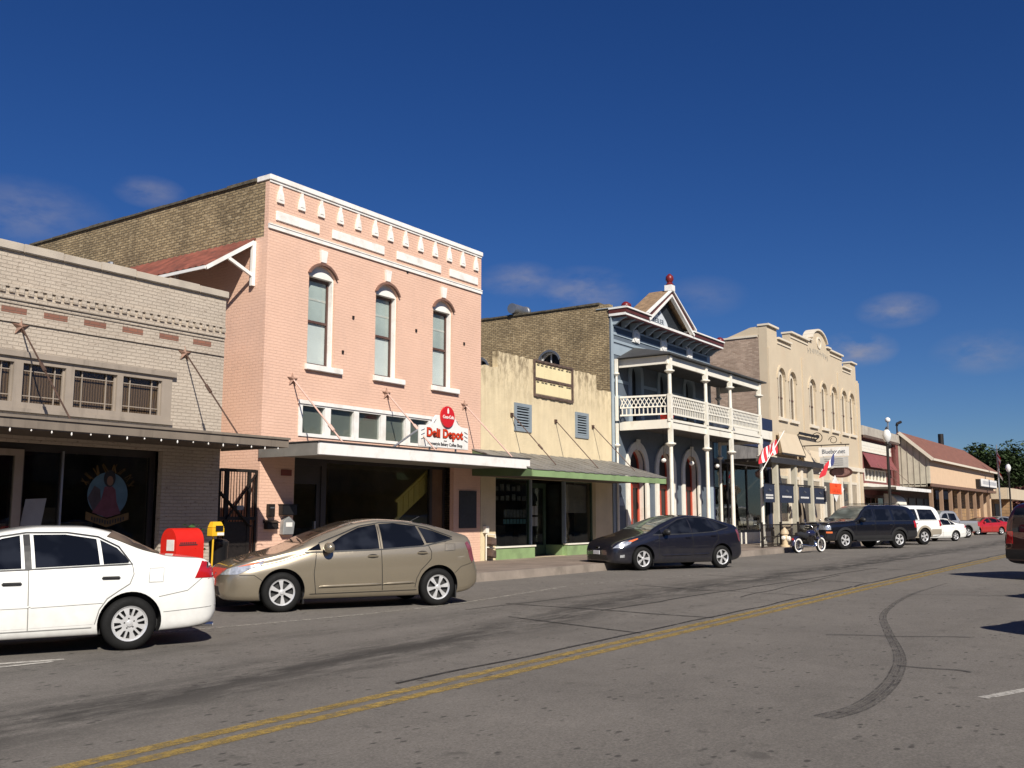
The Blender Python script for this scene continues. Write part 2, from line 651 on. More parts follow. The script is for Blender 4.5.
M['concrete'] = pm('pale_concrete', (0.42, 0.38, 0.32), 0.85, var=0.12, bump=0.006, dirt=(0.26, 0.22, 0.18))
M['steel'] = pm('dull_steel', (0.35, 0.36, 0.37), 0.4, metal=0.8, var=0.15)
M['roof_flat'] = pm('flat_gravel_roof', (0.2, 0.19, 0.17), 0.95, var=0.2, bump=0.02)
M['black'] = pm('black_paint', (0.012, 0.012, 0.013), 0.4, var=0.0)
M['red_bright'] = pm('bright_red_metal', (0.62, 0.02, 0.012), 0.35, var=0.06)
M['yellow'] = pm('yellow_paint', (0.72, 0.43, 0.02), 0.45, var=0.1)
M['orange'] = pm('orange_sign_face', (0.86, 0.09, 0.012), 0.5, var=0.04)
M['grey_box'] = pm('grey_utility_paint', (0.30, 0.29, 0.27), 0.5, var=0.15)
M['leaf'] = pm('potted_leaf', (0.035, 0.09, 0.02), 0.6, var=0.3)


def curtain_mat(name, col, folds=26):
    t = NT(name)
    t.p.inputs['Roughness'].default_value = 0.9
    wv = t.n('ShaderNodeTexWave', bands_direction='X')
    wv.inputs['Scale'].default_value = folds / 6.0
    wv.inputs['Distortion'].default_value = 2.0
    wv.inputs['Detail'].default_value = 2
    t.l(t.obj(), wv.inputs[0])
    t.base(t.mix(wv.outputs[1], tuple(c * 0.62 for c in col), col))
    t.bump(wv.outputs[1], 0.012)
    return t.m


M['curtain'] = curtain_mat('brown_pleated_curtain', (0.175, 0.10, 0.06), 34)
M['blind'] = pm('pale_roller_blind', (0.55, 0.60, 0.59), 0.9, var=0.18, scale=1.3)
M['blind_low'] = pm('pale_net_curtain', (0.86, 0.88, 0.88), 0.9, var=0.07, scale=1.3)
M['prism'] = curtain_mat('ribbed_prism_glass', (0.26, 0.28, 0.25), 60)


def stucco_mat():
    t = NT('streaked_yellow_stucco')
    t.p.inputs['Roughness'].default_value = 0.85
    sp = t.n('ShaderNodeSeparateXYZ')
    t.l(t.obj(), sp.inputs[0])
    f = t.rng(t.noise(1.5, 4), 0.3, 0.7, 0.9, 1.08)
    v = t.n('ShaderNodeVectorMath', operation='SCALE')
    v.inputs[0].default_value = (0.67, 0.555, 0.36)
    t.l(f, v.inputs['Scale'])
    st = t.noise(2.4, 6, 0.68, stretch=(2.6, 2.6, 0.16))
    bl = t.noise(3.4, 6, 0.7, stretch=(1.4, 1.4, 0.6))
    hi = t.math('POWER', t.rng(sp.outputs[2], 4.3, 6.4, 0.0, 1.0), 2.0)
    a = t.math('MULTIPLY', t.rng(st, 0.44, 0.62, 0, 1), t.rng(sp.outputs[2], 3.2, 6.2, 0.06, 0.36))
    b = t.math('MULTIPLY', t.rng(bl, 0.45, 0.58, 0, 1), t.math('MULTIPLY', hi, 0.95))
    c = t.mix(a, v.outputs[0], (0.40, 0.30, 0.16))
    c = t.mix(b, c, (0.16, 0.115, 0.065))
    t.l(c, t.p.inputs['Base Color'])
    t.bump(t.noise(18, 6), 0.012)
    return t.m


M['stucco'] = stucco_mat()


def asphalt_mat(name, base):
    t = NT(name)
    t.p.inputs['Roughness'].default_value = 0.9
    t.p.inputs['Specular IOR Level'].default_value = 0.3
    sp = t.n('ShaderNodeSeparateXYZ')
    t.l(t.obj(), sp.inputs[0])
    y = sp.outputs[1]
    big = t.noise(0.35, 6, 0.6)
    f = t.rng(big, 0.3, 0.7, 0.86, 1.12)
    fine = t.rng(t.noise(48, 4, 0.75), 0.25, 0.75, 0.55, 1.45)
    mid = t.math('MULTIPLY', t.rng(t.noise(3.2, 6, 0.65), 0.3, 0.7, 0.90, 1.09), t.rng(t.noise(19, 5, 0.75), 0.3, 0.7, 0.82, 1.18))
    f = t.math('MULTIPLY', t.math('MULTIPLY', f, fine), mid)
    v = t.n('ShaderNodeVectorMath', operation='SCALE')
    v.inputs[0].default_value = base
    t.l(f, v.inputs['Scale'])
    c = v.outputs[0]
    # oil-darkened wheel lanes: drips and smears drawn out along the street
    wob = t.math('ADD', y, t.rng(t.noise(0.18, 3), 0.3, 0.7, -0.25, 0.25))
    drift = t.math('MULTIPLY', t.rng(sp.outputs[0], 5.5, 17.5, 0.0, 12.0), 0.125)
    for (yc, hw, amt) in ((7.25, 0.95, 1.0), (9.6, 0.5, 0.40), (2.7, 0.6, 0.16), (7.0, 0.25, 0.2)):
        d = t.math('ABSOLUTE', t.math('SUBTRACT', t.math('SUBTRACT', wob, drift) if yc == 7.25 else wob, yc), 0)
        band = t.rng(d, hw, 0.0, 0.0, 1.0)
        sm = t.rng(t.noise(1.6, 8, 0.78, stretch=(0.4, 1.5, 1)), 0.40, 0.54, 0.0, 1.0)
        c = t.mix(t.math('MULTIPLY', t.math('MULTIPLY', band, sm), amt), c, tuple(q * 0.30 for q in base))
    sp_ = t.rng(t.noise(2.6, 3, 0.5), 0.66, 0.72, 0, 0.6)
    c = t.mix(sp_, c, tuple(q * 0.5 for q in base))
    vo = t.n('ShaderNodeTexVoronoi', feature='F1')
    vo.inputs['Scale'].default_value = 8.0
    vo.inputs['Randomness'].default_value = 1
    mpp = t.n('ShaderNodeMapping')
    mpp.inputs['Scale'].default_value = (0.7, 1.3, 1)
    t.l(t.obj(), mpp.inputs[0])
    t.l(mpp.outputs[0], vo.inputs[0])
    drop = t.math('MULTIPLY', t.rng(vo.outputs['Distance'], 0.26, 0.16, 0, 1), t.rng(t.noise(2.2, 4), 0.50, 0.56, 0, 0.85))
    c = t.mix(drop, c, tuple(q * 0.30 for q in base))
    t.l(c, t.p.inputs['Base Color'])
    t.bump(t.noise(110, 4, 0.7), 0.006)
    return t.m


ASPH = (0.157, 0.142, 0.125)
M['asphalt'] = asphalt_mat('worn_asphalt', ASPH)


def mark_mat(name, col, wear=0.5, scale=9, amax=1.0):
    """paint worn through to the asphalt in patches"""
    t = NT(name)
    t.p.inputs['Roughness'].default_value = 0.75
    tr = t.n('ShaderNodeBsdfTransparent')
    ms = t.n('ShaderNodeMixShader')
    a = t.noise(scale, 7, 0.75)
    b = t.noise(60, 3, 0.7)
    k = t.math('ADD', t.math('MULTIPLY', a, 0.75), t.math('MULTIPLY', b, 0.25))
    t.l(t.rng(k, wear - 0.10, wear + 0.10, 0.12 * amax, 0.98 * amax), ms.inputs[0])
    t.l(t.mix(t.rng(t.noise(2, 4), 0.3, 0.7, 0, 1), col, tuple(c * 0.72 for c in col)), t.p.inputs['Base Color'])
    t.l(tr.outputs[0], ms.inputs[1])
    t.l(t.p.outputs[0], ms.inputs[2])
    t.l(ms.outputs[0], t.out.inputs[0])
    return t.m


M['line_yellow'] = mark_mat('worn_yellow_line', (0.38, 0.255, 0.06), 0.485)
M['line_white'] = mark_mat('worn_white_line', (0.50, 0.47, 0.42), 0.44)
M['line_faint'] = mark_mat('faint_white_line', (0.40, 0.37, 0.32), 0.50)
M['tar'] = mark_mat('tar_seam', (0.03, 0.027, 0.024), 0.42, 5)
M['rubber_mark'] = mark_mat('tyre_skid_rubber', (0.050, 0.045, 0.041), 0.50, 4, 0.62)

# ---------------------------------------------------------------- ground, road, pavement


def sheet(name, pts, z, mat, kind='structure'):
    b = MB()
    b.add([(p[0], p[1], z) for p in pts], [tuple(range(len(pts)))])
    o = b.build(name, mat)
    return tag(o, kind=kind)


def ribbon(pts, wd):
    L, Rr = [], []
    for i, p in enumerate(pts):
        a = Vector(pts[max(0, i - 1)])
        c = Vector(pts[min(len(pts) - 1, i + 1)])
        t = (c - a).normalized()
        nrm = Vector((-t.y, t.x))
        h = (wd[i] if isinstance(wd, (list, tuple)) else wd) / 2
        L.append((p[0] + nrm.x * h, p[1] + nrm.y * h))
        Rr.append((p[0] - nrm.x * h, p[1] - nrm.y * h))
    return L, Rr


def strip_mesh(b, pts, wd, z):
    L, Rr = ribbon(pts, wd)
    n = len(pts)
    b.add([(p[0], p[1], z) for p in L] + [(p[0], p[1], z) for p in Rr], [(i, n + i, n + i + 1, i + 1) for i in range(n - 1)])
    return b


def spline(pts, k=8):
    out = []
    P = [Vector(p) for p in pts]
    P = [2 * P[0] - P[1]] + P + [2 * P[-1] - P[-2]]
    for i in range(1, len(P) - 2):
        a, b_, c, d = P[i - 1], P[i], P[i + 1], P[i + 2]
        for j in range(k):
            t = j / k
            out.append(0.5 * ((2 * b_) + (c - a) * t + (2 * a - 5 * b_ + 4 * c - d) * t * t + (3 * b_ - a - 3 * c + d) * t ** 3))
    out.append(P[-2])
    return [tuple(q) for q in out]


M['earth'] = pm('dry_earth', (0.17, 0.14, 0.10), 0.95, var=0.25, scale=0.3)
sheet('ground', [(-1500, -1500), (4000, -1500), (4000, 4000), (-1500, 4000)], -0.03, M['earth'])
rb = MB()
for i in range(60):
    x0 = -30 + i * 10
    rb.add([(x0, -9, 0), (x0 + 10, -9, 0), (x0 + 10, 13.7, 0), (x0, 13.7, 0)], [(0, 1, 2, 3)])
tag(rb.build('road', M['asphalt']), kind='structure')

KERB = [(-30, 13.75), (18.0, 13.75), (20.2, 13.62), (26.5, 13.55), (34, 13.75), (200, 13.75)]


def walk_mat():
    t = NT('sidewalk_concrete')
    t.p.inputs['Roughness'].default_value = 0.85
    b = t.n('ShaderNodeTexBrick')
    b.offset = 0
    for k, v in (('Color1', (0.26, 0.205, 0.165, 1)), ('Color2', (0.22, 0.17, 0.135, 1)), ('Mortar', (0.10, 0.085, 0.07, 1))):
        b.inputs[k].default_value = v
    b.inputs['Scale'].default_value = 1
    b.inputs['Mortar Size'].default_value = 0.012
    b.inputs['Brick Width'].default_value = 1.5
    b.inputs['Row Height'].default_value = 1.5
    t.l(t.obj(), b.inputs[0])
    f = t.rng(t.noise(1.2, 6, 0.65), 0.3, 0.7, 0.75, 1.2)
    v = t.n('ShaderNodeVectorMath', operation='SCALE')
    t.l(b.outputs[0], v.inputs[0])
    t.l(f, v.inputs['Scale'])
    c = t.mix(t.rng(t.noise(2.6, 5, 0.7), 0.56, 0.68, 0, 0.6), v.outputs[0], (0.16, 0.11, 0.085))
    t.l(c, t.p.inputs['Base Color'])
    t.bump(t.noise(60, 4), 0.006)
    return t.m


sw = MB()
for i in range(len(KERB) - 1):
    a, b_ = KERB[i], KERB[i + 1]
    k = 0.16
    sw.add([(a[0], a[1] + k, 0.2), (b_[0], b_[1] + k, 0.2), (b_[0], 32, 0.2), (a[0], 32, 0.2)], [(0, 1, 2, 3)])
tag(sw.build('sidewalk', walk_mat()), kind='structure')
kb = MB()
for i in range(len(KERB) - 1):
    a, b_ = KERB[i], KERB[i + 1]
    n = max(1, int((b_[0] - a[0]) / 2.0))
    for j in range(n):
        p = (a[0] + (b_[0] - a[0]) * j / n, a[1] + (b_[1] - a[1]) * j / n)
        q = (a[0] + (b_[0] - a[0]) * (j + 1) / n, a[1] + (b_[1] - a[1]) * (j + 1) / n)
        kb.hexa([(p[0], p[1], -0.02), (q[0] - 0.008, q[1], -0.02), (q[0] - 0.008, q[1] + 0.157, -0.02), (p[0], p[1] + 0.157, -0.02)],
                [(p[0], p[1] + 0.03, 0.203), (q[0] - 0.008, q[1] + 0.03, 0.203), (q[0] - 0.008, q[1] + 0.157, 0.203), (p[0], p[1] + 0.157, 0.203)])
tag(kb.build('kerb', pm('kerb_concrete', (0.24, 0.20, 0.165), 0.9, var=0.18, bump=0.006, dirt=(0.12, 0.1, 0.08))), kind='structure')

b = MB()
strip_mesh(b, [(-20 + i * 2, 5.83 + 0.004 * max(0, min(20, i * 2 - 22)) + 0.008 * math.sin(i)) for i in range(120)], 0.14, 0.004)
strip_mesh(b, [(-20 + i * 2, 5.59 + 0.004 * max(0, min(20, i * 2 - 22)) + 0.008 * math.sin(i * 1.3)) for i in range(120)], 0.14, 0.004)
tag(b.build('road_centre_line', M['line_yellow']), kind='structure')
b = MB()
strip_mesh(b, spline([(7.6, 11.55), (9.0, 11.2), (11.0, 10.85), (13.4, 10.7), (15.5, 10.9), (18.5, 11.3)], 6), 0.10, 0.004)
strip_mesh(b, [(19.2, 11.4), (23.0, 10.75), (27.0, 10.2)], 0.09, 0.004)
strip_mesh(b, [(33, 10.8), (38, 10.9), (43, 10.8)], 0.09, 0.004)
tag(b.build('road_edge_line', M['line_faint']), kind='structure')
b = MB()
strip_mesh(b, [(3.2, 11.4), (6.17, 10.12)], 0.11, 0.005)
strip_mesh(b, [(2.6, 10.62), (6.0, 10.05)], 0.09, 0.0065)
strip_mesh(b, [(9.35, 1.55), (11.5, 0.7)], 0.10, 0.004)
tag(b.build('parking_stall_line', M['line_white']), kind='structure')
b = MB()
b2 = MB()
rr = random.Random(3)


def wiggle(p, q, n, amp):
    out = []
    for i in range(n + 1):
        t = i / n
        out.append((p[0] + (q[0] - p[0]) * t + rr.uniform(-amp, amp), p[1] + (q[1] - p[1]) * t + rr.uniform(-amp, amp)))
    return spline(out, 4)


for (p, q, wd) in (((14.4, 10.0), (14.2, 6.05), 0.05), ((12.5, 8.7), (11.8, 6.02), 0.04), ((13.0, 4.03), (13.8, 2.3), 0.03), ((10.8, 2.55), (10.8, 1.9), 0.03),
                   ((19.8, 10.3), (19.1, 8.1), 0.05), ((19.3, 8.3), (19.0, 6.1), 0.035), ((24.0, 10.6), (23.4, 6.2), 0.05), ((30, 11), (29.4, 6.2), 0.05), ((20.5, 4.6), (21.5, 2.4), 0.03),
                   ((7.1, 6.11), (22.0, 6.10), 0.045), ((22.0, 6.1), (45.0, 6.12), 0.05), ((14.2, 8.0), (30.0, 7.6), 0.04), ((18, 7.1), (26, 7.5), 0.03), ((28, 8.6), (44, 8.2), 0.05),
                   ((13, 9.9), (18, 9.6), 0.03)):
    L = math.dist(p, q)
    strip_mesh(b, wiggle(p, q, max(4, int(L * 1.1)), 0.05), wd, 0.0075)
tag(b.build('road_crack', M['tar']), kind='structure')
b = MB()
sk = spline([(7.75, 2.42), (8.3, 2.31), (9.14, 2.33), (10.2, 2.46), (11.65, 2.76), (14.05, 3.47), (16.1, 4.02), (18.5, 4.38), (21.1, 4.59), (24.3, 4.62)], 8)
b2 = MB()
for k, (o_, wd) in enumerate(((-0.085, 0.026), (-0.055, 0.030), (-0.022, 0.030), (0.012, 0.032), (0.046, 0.030), (0.078, 0.024))):
    L, Rr_ = ribbon(sk, [2 * abs(o_) * (1 - 0.7 * i_ / len(sk)) + 1e-4 for i_ in range(len(sk))])
    side = L if o_ > 0 else Rr_
    n = len(side)
    strip_mesh(b2 if k in (1, 3, 4) else b, side, [wd * (1 - 0.72 * i / n) for i in range(n)], 0.0045 + 0.0004 * k)
L_ = [wd for wd in [0.2 - 0.1 * i / len(sk) for i in range(len(sk))]]
skm = tag(b.build('road_skid_mark', M['rubber_mark']), kind='structure')
b2.build('faint_rubber', mark_mat('faint_skid_rubber', (0.06, 0.053, 0.047), 0.50, 5, 0.42), skm)

# ---------------------------------------------------------------- building helpers


def front(root, outer, holes, mat, y=Y0, th=0.14, name='front_wall'):
    return MB().plate(outer, holes, FY(y), -th, 0).build(name, mat, root)


def body(root, x0, x1, ztop, zroof, mat_l, mat_r, y=Y0 + 0.14, depth=14, left=True, right=True, zl=None):
    """side walls, back wall and flat roof behind a front wall"""
    zl = zl or ztop
    if left:
        MB().box(x0, x0 + 0.25, y, y + depth, 0.2, zl).build('side_wall', mat_l, root)
    if right:
        MB().box(x1 - 0.25, x1, y, y + depth, 0.2, zl).build('side_wall', mat_r, root)
    MB().box(x0 + 0.25, x1 - 0.25, y + depth - 0.25, y + depth, 0.2, zl - 0.3).build('back_wall', mat_r, root)
    MB().box(x0 + 0.25, x1 - 0.25, y, y + depth - 0.25, zroof - 0.2, zroof).build('roof', M['roof_flat'], root)


def room(root, x0, x1, y0, y1, z0, z1, mat, name='shop_interior'):
    b = MB()
    b.add([(x0, y0, z0), (x1, y0, z0), (x1, y1, z0), (x0, y1, z0), (x0, y0, z1), (x1, y0, z1), (x1, y1, z1), (x0, y1, z1)],
          [(0, 1, 2, 3), (4, 7, 6, 5), (1, 5, 6, 2), (2, 6, 7, 3), (3, 7, 4, 0)])
    return b.build(name, mat, root)


def furnish(b, x0, x1, y, n, seed, zmax=1.7):
    r = random.Random(seed)
    for i in range(n):
        x = r.uniform(x0, x1)
        w_ = r.uniform(0.3, 0.8)
        h = r.uniform(0.5, zmax)
        yy = y + r.uniform(0.3, 2.0)
        b.box(x, x + w_, yy, yy + 0.4, 0.24, 0.24 + h)


def star(b, x, z, y, r=0.17, th=0.04):
    p = []
    for k in range(10):
        a = PI / 2 + k * PI / 5
        q = r if k % 2 == 0 else r * 0.42
        p.append((x + q * math.cos(a), z + q * math.sin(a)))
    vs = [(px, y - 0.012, pz) for px, pz in p] + [(x, y - 0.012 - th * 1.6, z), (x, y, z)] + [(px, y, pz) for px, pz in p]
    n = 10
    fs = [(i, (i + 1) % n, n) for i in range(n)] + [(i + 12, n + 1, (i + 1) % n + 12) for i in range(n)]
    fs += [(i, i + 12, (i + 1) % n + 12, (i + 1) % n) for i in range(n)]
    return b.add(vs, fs)


def tie_rod(root, x, z, y1, z1, mat, star_mat=None, x1=None, buckle=None, r=0.016):
    x1 = x if x1 is None else x1
    a, c = Vector((x, Y0 - 0.05, z)), Vector((x1, y1, z1))
    b = MB().tube([a, c], r, 6)
    if buckle:
        for bk in (buckle if isinstance(buckle, (list, tuple)) else [buckle]):
            p, q = a.lerp(c, bk), a.lerp(c, bk + 0.09)
            b.tube([p, q], r * 2.1, 6)
    o = b.build('tie_rod', mat, root, smooth=40)
    if star_mat:
        sb = MB()
        star(sb, x, z, Y0 - 0.004)
        sb.build('star_anchor', star_mat, o)
    else:
        MB().box(x - 0.06, x + 0.06, Y0 - 0.05, Y0 - 0.002, z - 0.06, z + 0.06).build('wall_anchor', mat, o)
    return o


# ================================================================ beige brick building (left)
bg_ = thing('brick_building', (7, Y0, 0.2), 'beige painted brick shop building with brown canopy and dentil course', 'building')
bands = [(9.39 - 0.0, 10.22), (10.39, 11.30), (11.43, 12.33), (8.33, 9.22), (7.25, 8.15), (6.2, 7.1), (5.1, 6.0)]
front(bg_, rect(3.0, 13.9, 0.2, 6.33), [rect(4.9, 12.57, 3.42, 4.46), rect(4.2, 12.45, 0.2001, 2.86)], M['beige_brick'])
body(bg_, 3.0, 13.9, 6.33, 5.5, M['beige_brick'], M['beige_brick'], zl=5.75)
b = MB()
nseg = 14
for i in range(nseg):        # coping in slightly uneven lengths
    xa = 3.0 + i * 10.93 / nseg
    dz = 0.012 * math.sin(i * 2.7)
    b.box(xa, xa + 10.93 / nseg - 0.006, Y0 - 0.07, Y0 + 0.40, 6.333 + dz * 0, 6.49 + dz)
b.build('coping', M['beige_trim'], bg_, bevel=0.012)
b = MB()
b.box(3.0, 13.88, Y0 - 0.035, Y0 - 0.001, 5.665, 5.72)
b.box(3.0, 13.88, Y0 - 0.05, Y0 - 0.001, 5.43, 5.49)
b.box(3.0, 13.88, Y0 - 0.03, Y0 - 0.001, 5.02, 5.075)
b.box(3.0, 13.88, Y0 - 0.02, Y0 - 0.001, 5.36, 5.43)
b.build('brick_course', M['beige_brick'], bg_)
dl = []
k = 0
x = 3.06
while x < 13.8:
    dz = 0.006 * math.sin(k * 1.9)
    dl.append((x, x + 0.098, Y0 - 0.036, Y0 - 0.001, 5.555 + dz, 5.664))
    x += 0.176
    k += 1
boxes('dentil', M['beige_brick'], bg_, dl)
boxes('brick_slot', M['slot'], bg_, [(x, x + 0.47, Y0 - 0.004, Y0 + 0.03, 5.19, 5.305) for x in (4.95, 5.75, 6.54, 7.34, 8.13, 8.93, 9.73, 10.54, 11.37, 12.23, 13.07)])
# window band under the eaves
b = MB()
b.plate(rect(4.9, 12.57, 3.42, 4.46), [rect(a, c, 3.58, 4.30) for a, c in bands], FY(Y0), -0.10, 0.035)
b.box(4.85, 12.64, Y0 - 0.09, Y0 - 0.036, 4.40, 4.50)
b.box(4.85, 12.60, Y0 - 0.07, Y0 - 0.036, 3.40, 3.47)
wf = b.build('window_band_frame', M['canopy_brown'], bg_)
for a, c in bands:
    o = MB().box(a, c, Y0 + 0.11, Y0 + 0.115, 3.58, 4.30).build('window', M['curtain'], bg_)
    m = MB()
    wd = c - a
    for fx in (0.22, 0.78):
        m.box(a + wd * fx - 0.009, a + wd * fx + 0.009, Y0 + 0.03, Y0 + 0.055, 3.58, 4.30)
    for zz in (3.71, 4.17):
        m.box(a, c, Y0 + 0.034, Y0 + 0.052, zz - 0.009, zz + 0.009)
    m.box(a, a + 0.035, Y0 + 0.02, Y0 + 0.06, 3.58, 4.30)
    m.box(c - 0.035, c, Y0 + 0.02, Y0 + 0.06, 3.58, 4.30)
    m.build('muntin', M['canopy_brown'], o)
    MB().box(a, c, Y0 + 0.064, Y0 + 0.068, 3.58, 4.30).build('pane', M['glass_clear'], o)
# canopy over the pavement
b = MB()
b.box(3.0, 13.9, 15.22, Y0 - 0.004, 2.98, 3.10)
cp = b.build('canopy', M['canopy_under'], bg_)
b = MB()
b.box(2.95, 13.93, 15.17, 15.215, 2.93, 3.125)
b.box(13.905, 13.94, 15.22, Y0 - 0.004, 2.93, 3.125)
b.box(2.95, 13.95, 15.14, 15.168, 3.085, 3.13)
b.build('fascia', pm('dark_brown_fascia', (0.20, 0.165, 0.13), 0.55, var=0.12, streak=0.4), cp)
MB().box(2.98, 13.9, 15.24, Y0 - 0.006, 3.104, 3.125).build('canopy_top', M['canopy_grey'], cp)
for x in (5.74, 9.3, 12.86):
    tie_rod(bg_, x, 4.95, 15.45, 3.12, M['rod'], M['star'], buckle=(0.4,))
# shop front
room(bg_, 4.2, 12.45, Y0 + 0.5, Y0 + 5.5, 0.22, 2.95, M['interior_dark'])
b = MB()
furnish(b, 4.4, 12.0, Y0 + 1.2, 9, 4)
b.build('shop_furniture', M['interior_mid'], bg_)
b = MB()
b.plate(rect(4.2, 12.45, 0.2, 2.86), [rect(4.35, 7.7, 0.7, 2.72), rect(7.85, 9.45, 0.3, 2.66), rect(9.68, 10.38, 0.55, 2.72), rect(10.45, 12.33, 0.55, 2.72)], FY(Y0), -0.32, -0.24)
sf = b.build('shop_front_frame', M['frame_dark'], bg_)
b = MB()
b.plate(rect(7.8, 9.62, 0.2, 2.74), [rect(7.98, 9.46, 0.34, 2.62)], FY(Y0), -0.24, -0.16)
dr = b.build('door', M['canopy_brown'], bg_)
MB().box(7.98, 9.46, Y0 + 0.19, Y0 + 0.2, 0.34, 2.62).build('pane', M['glass'], dr)
MB().box(7.98, 9.46, Y0 + 0.17, Y0 + 0.185, 1.08, 1.14).build('push_bar', M['canopy_brown'], dr)
boxes('shop_window', M['glass'], bg_, [(a, c, Y0 + 0.27, Y0 + 0.278, 0.5, 2.74) for a, c in ((4.35, 7.7), (9.68, 10.38), (10.45, 12.33))])
MB().box(10.39, 10.43, Y0 + 0.20, Y0 + 0.238, 0.3, 2.75).build('window_bar', M['steel'], bg_)

# painted emblem on the shop window and a paper arrow: flat things on the glass
em = thing('window_emblem', (11.4, Y0 + 0.265, 1.4), 'round painted picture of a dark haired figure with gold lettering on the shop glass', 'sign')
yy = Y0 + 0.262


def disc(cx, cz, rx, rz, n=28, a0=0, a1=2 * PI):
    return [(cx + rx * math.cos(a0 + (a1 - a0) * k / n), cz + rz * math.sin(a0 + (a1 - a0) * k / n)) for k in range(n + (0 if abs(a1 - a0 - 2 * PI) < 1e-6 else 1))]


M['em_sky'] = pm('painted_sky_blue', (0.075, 0.15, 0.21), 0.7, var=0.2, scale=4)
M['em_rose'] = pm('painted_rose_dress', (0.13, 0.04, 0.06), 0.7, var=0.3, scale=5)
M['em_gold'] = pm('painted_gold', (0.13, 0.075, 0.018), 0.6, var=0.2, scale=8)
M['em_skin'] = pm('painted_skin', (0.22, 0.12, 0.08), 0.7, var=0.1)
M['em_rock'] = pm('painted_dim_green', (0.06, 0.05, 0.06), 0.8, var=0.3, scale=5)
MB().plate(disc(11.42, 1.95, 0.44, 0.44), [], FY(yy), -0.004, 0).build('picture', M['em_sky'], em)
MB().plate([(10.99, 1.88), (11.12, 2.12), (11.25, 2.05), (11.3, 1.6), (11.12, 1.62)], [], FY(yy), 0.001, 0.002).build('painted_hill', M['em_rock'], em)
MB().plate([(11.1, 1.6), (11.28, 1.85), (11.34, 2.1), (11.48, 2.14), (11.58, 2.05), (11.62, 1.8), (11.72, 1.58), (11.42, 1.5)], [], FY(yy), 0.003, 0.004).build('painted_dress', M['em_rose'], em)
MB().plate(disc(11.44, 2.27, 0.13, 0.17) , [], FY(yy), 0.005, 0.006).build('painted_hair', M['black'], em)
MB().plate(disc(11.45, 2.22, 0.07, 0.095), [], FY(yy), 0.007, 0.008).build('painted_face', M['em_skin'], em)
b = MB()
rl = random.Random(5)
for k in range(8):         # arched letters, too faded to read
    a = R(158 - k * 19.5)
    cx, cz = 11.42 + 0.56 * math.cos(a), 1.98 + 0.50 * math.sin(a)
    for j in range(3):
        da = a - PI / 2 + rl.uniform(-0.5, 0.5)
        l_ = 0.085
        px, pz = cx + rl.uniform(-0.035, 0.035), cz + rl.uniform(-0.03, 0.03)
        b.bar((px - l_ * math.sin(da), yy, pz + l_ * math.cos(da)), (px + l_ * math.sin(da), yy, pz - l_ * math.cos(da)), 0.03, 0.006)
b.build('lettering', M['em_gold'], em)
b = MB()
b.plate([(10.96, 1.62), (11.42, 1.47), (11.9, 1.60), (11.9, 1.46), (11.42, 1.31), (10.96, 1.46)], [], FY(yy), 0.009, 0.010)
b.build('scroll', M['em_gold'], em)
b = MB()
for k in range(13):
    x = 11.08 + k * 0.057
    z = 1.475 - 0.10 * (1 - abs(x - 11.42) / 0.45) + 0.03
    b.box(x, x + 0.034, yy - 0.0125, yy - 0.0115, z - 0.035 - 0.015 * (k % 2), z + 0.035)
b.build('scroll_lettering', M['black'], em)
ar = MB().plate([(9.76, 1.84), (10.16, 1.86), (10.06, 1.22), (9.88, 1.02), (9.66, 1.2)], [], FY(Y0 + 0.262), -0.004, 0).build('paper_arrow', pm('grey_paper', (0.30, 0.31, 0.32), 0.8, var=0.15), None)
tag(ar, 'white paper arrow pointing down taped to the dark shop window', 'sign')
b = MB()
b.tube([(3.2 + 0.4 * i, 15.12, 2.915 - 0.012 * (i % 2)) for i in range(27)], 0.006, 5)
ls = b.build('string_lights', M['black'], None)
tag(ls, 'string of small white drop lights hanging under the brown canopy edge', 'string lights')
b = MB()
for i in range(31):
    x = 3.25 + i * 0.345
    hh = 0.035 + 0.025 * ((i * 7) % 3) / 2
    b.lathe([(0.004, 0), (0.014, hh * 0.3), (0.011, hh * 0.8), (0.005, hh)], 6, (x, 15.12, 2.91 - hh))
b.build('bulb', M['white'], ls)

M['hood_brown'] = pm('shadow_brown_hood', (0.17, 0.09, 0.065), 0.8, var=0.25, scale=6)  # rust-brown brick arch, its dark shadow put into the colour
# ================================================================ pink building
pk = thing('brick_building', (19, Y0, 0.2), 'tall pink painted brick building with white trim and three arched windows', 'building')
PX0, PX1 = 15.03, 23.49
wins = [(16.37, 17.27), (18.78, 19.66), (21.18, 22.08)]
front(pk, rect(PX0, PX1, 0.2, 9.40), [arch(a, c, 5.18, 7.44, 7.70) for a, c in wins] + [rect(16.15, 21.40, 3.42, 4.26), rect(16.08, 22.20, 0.2001, 2.93)], M['pink'])
yb = Y0 + 0.14
MB().box(PX0, PX0 + 0.3, yb, 27.7, 0.2, 8.06).build('side_wall', M['pink'], pk)
MB().box(PX0, PX0 + 0.3, yb, 27.7, 8.06, 9.45).build('raw_brick_side_wall', M['tan_brick'], pk)
MB().box(PX1 - 0.3, PX1, yb, 27.7, 0.2, 9.45).build('side_wall', M['tan_brick'], pk)
MB().box(PX0 + 0.3, PX1 - 0.3, 27.4, 27.7, 0.2, 9.2).build('back_wall', M['tan_brick'], pk)
MB().box(PX0 + 0.3, PX1 - 0.3, yb, 27.4, 8.6, 8.8).build('roof', M['roof_flat'], pk)
b = MB()
rc = random.Random(2)
y = yb + 0.3
while y < 27.6:
    L = min(rc.uniform(0.5, 1.1), 27.7 - y)
    b.box(PX0 - 0.05, PX0 + 0.36, y, y + L - 0.01, 9.452, 9.53 + rc.uniform(-0.012, 0.018))
    y += L
b.build('side_coping', M['coping_dark'], pk, bevel=0.012)
b = MB()
b.box(PX0 - 0.03, PX1 + 0.02, Y0 - 0.06, Y0 + 0.42, 9.43, 9.56)
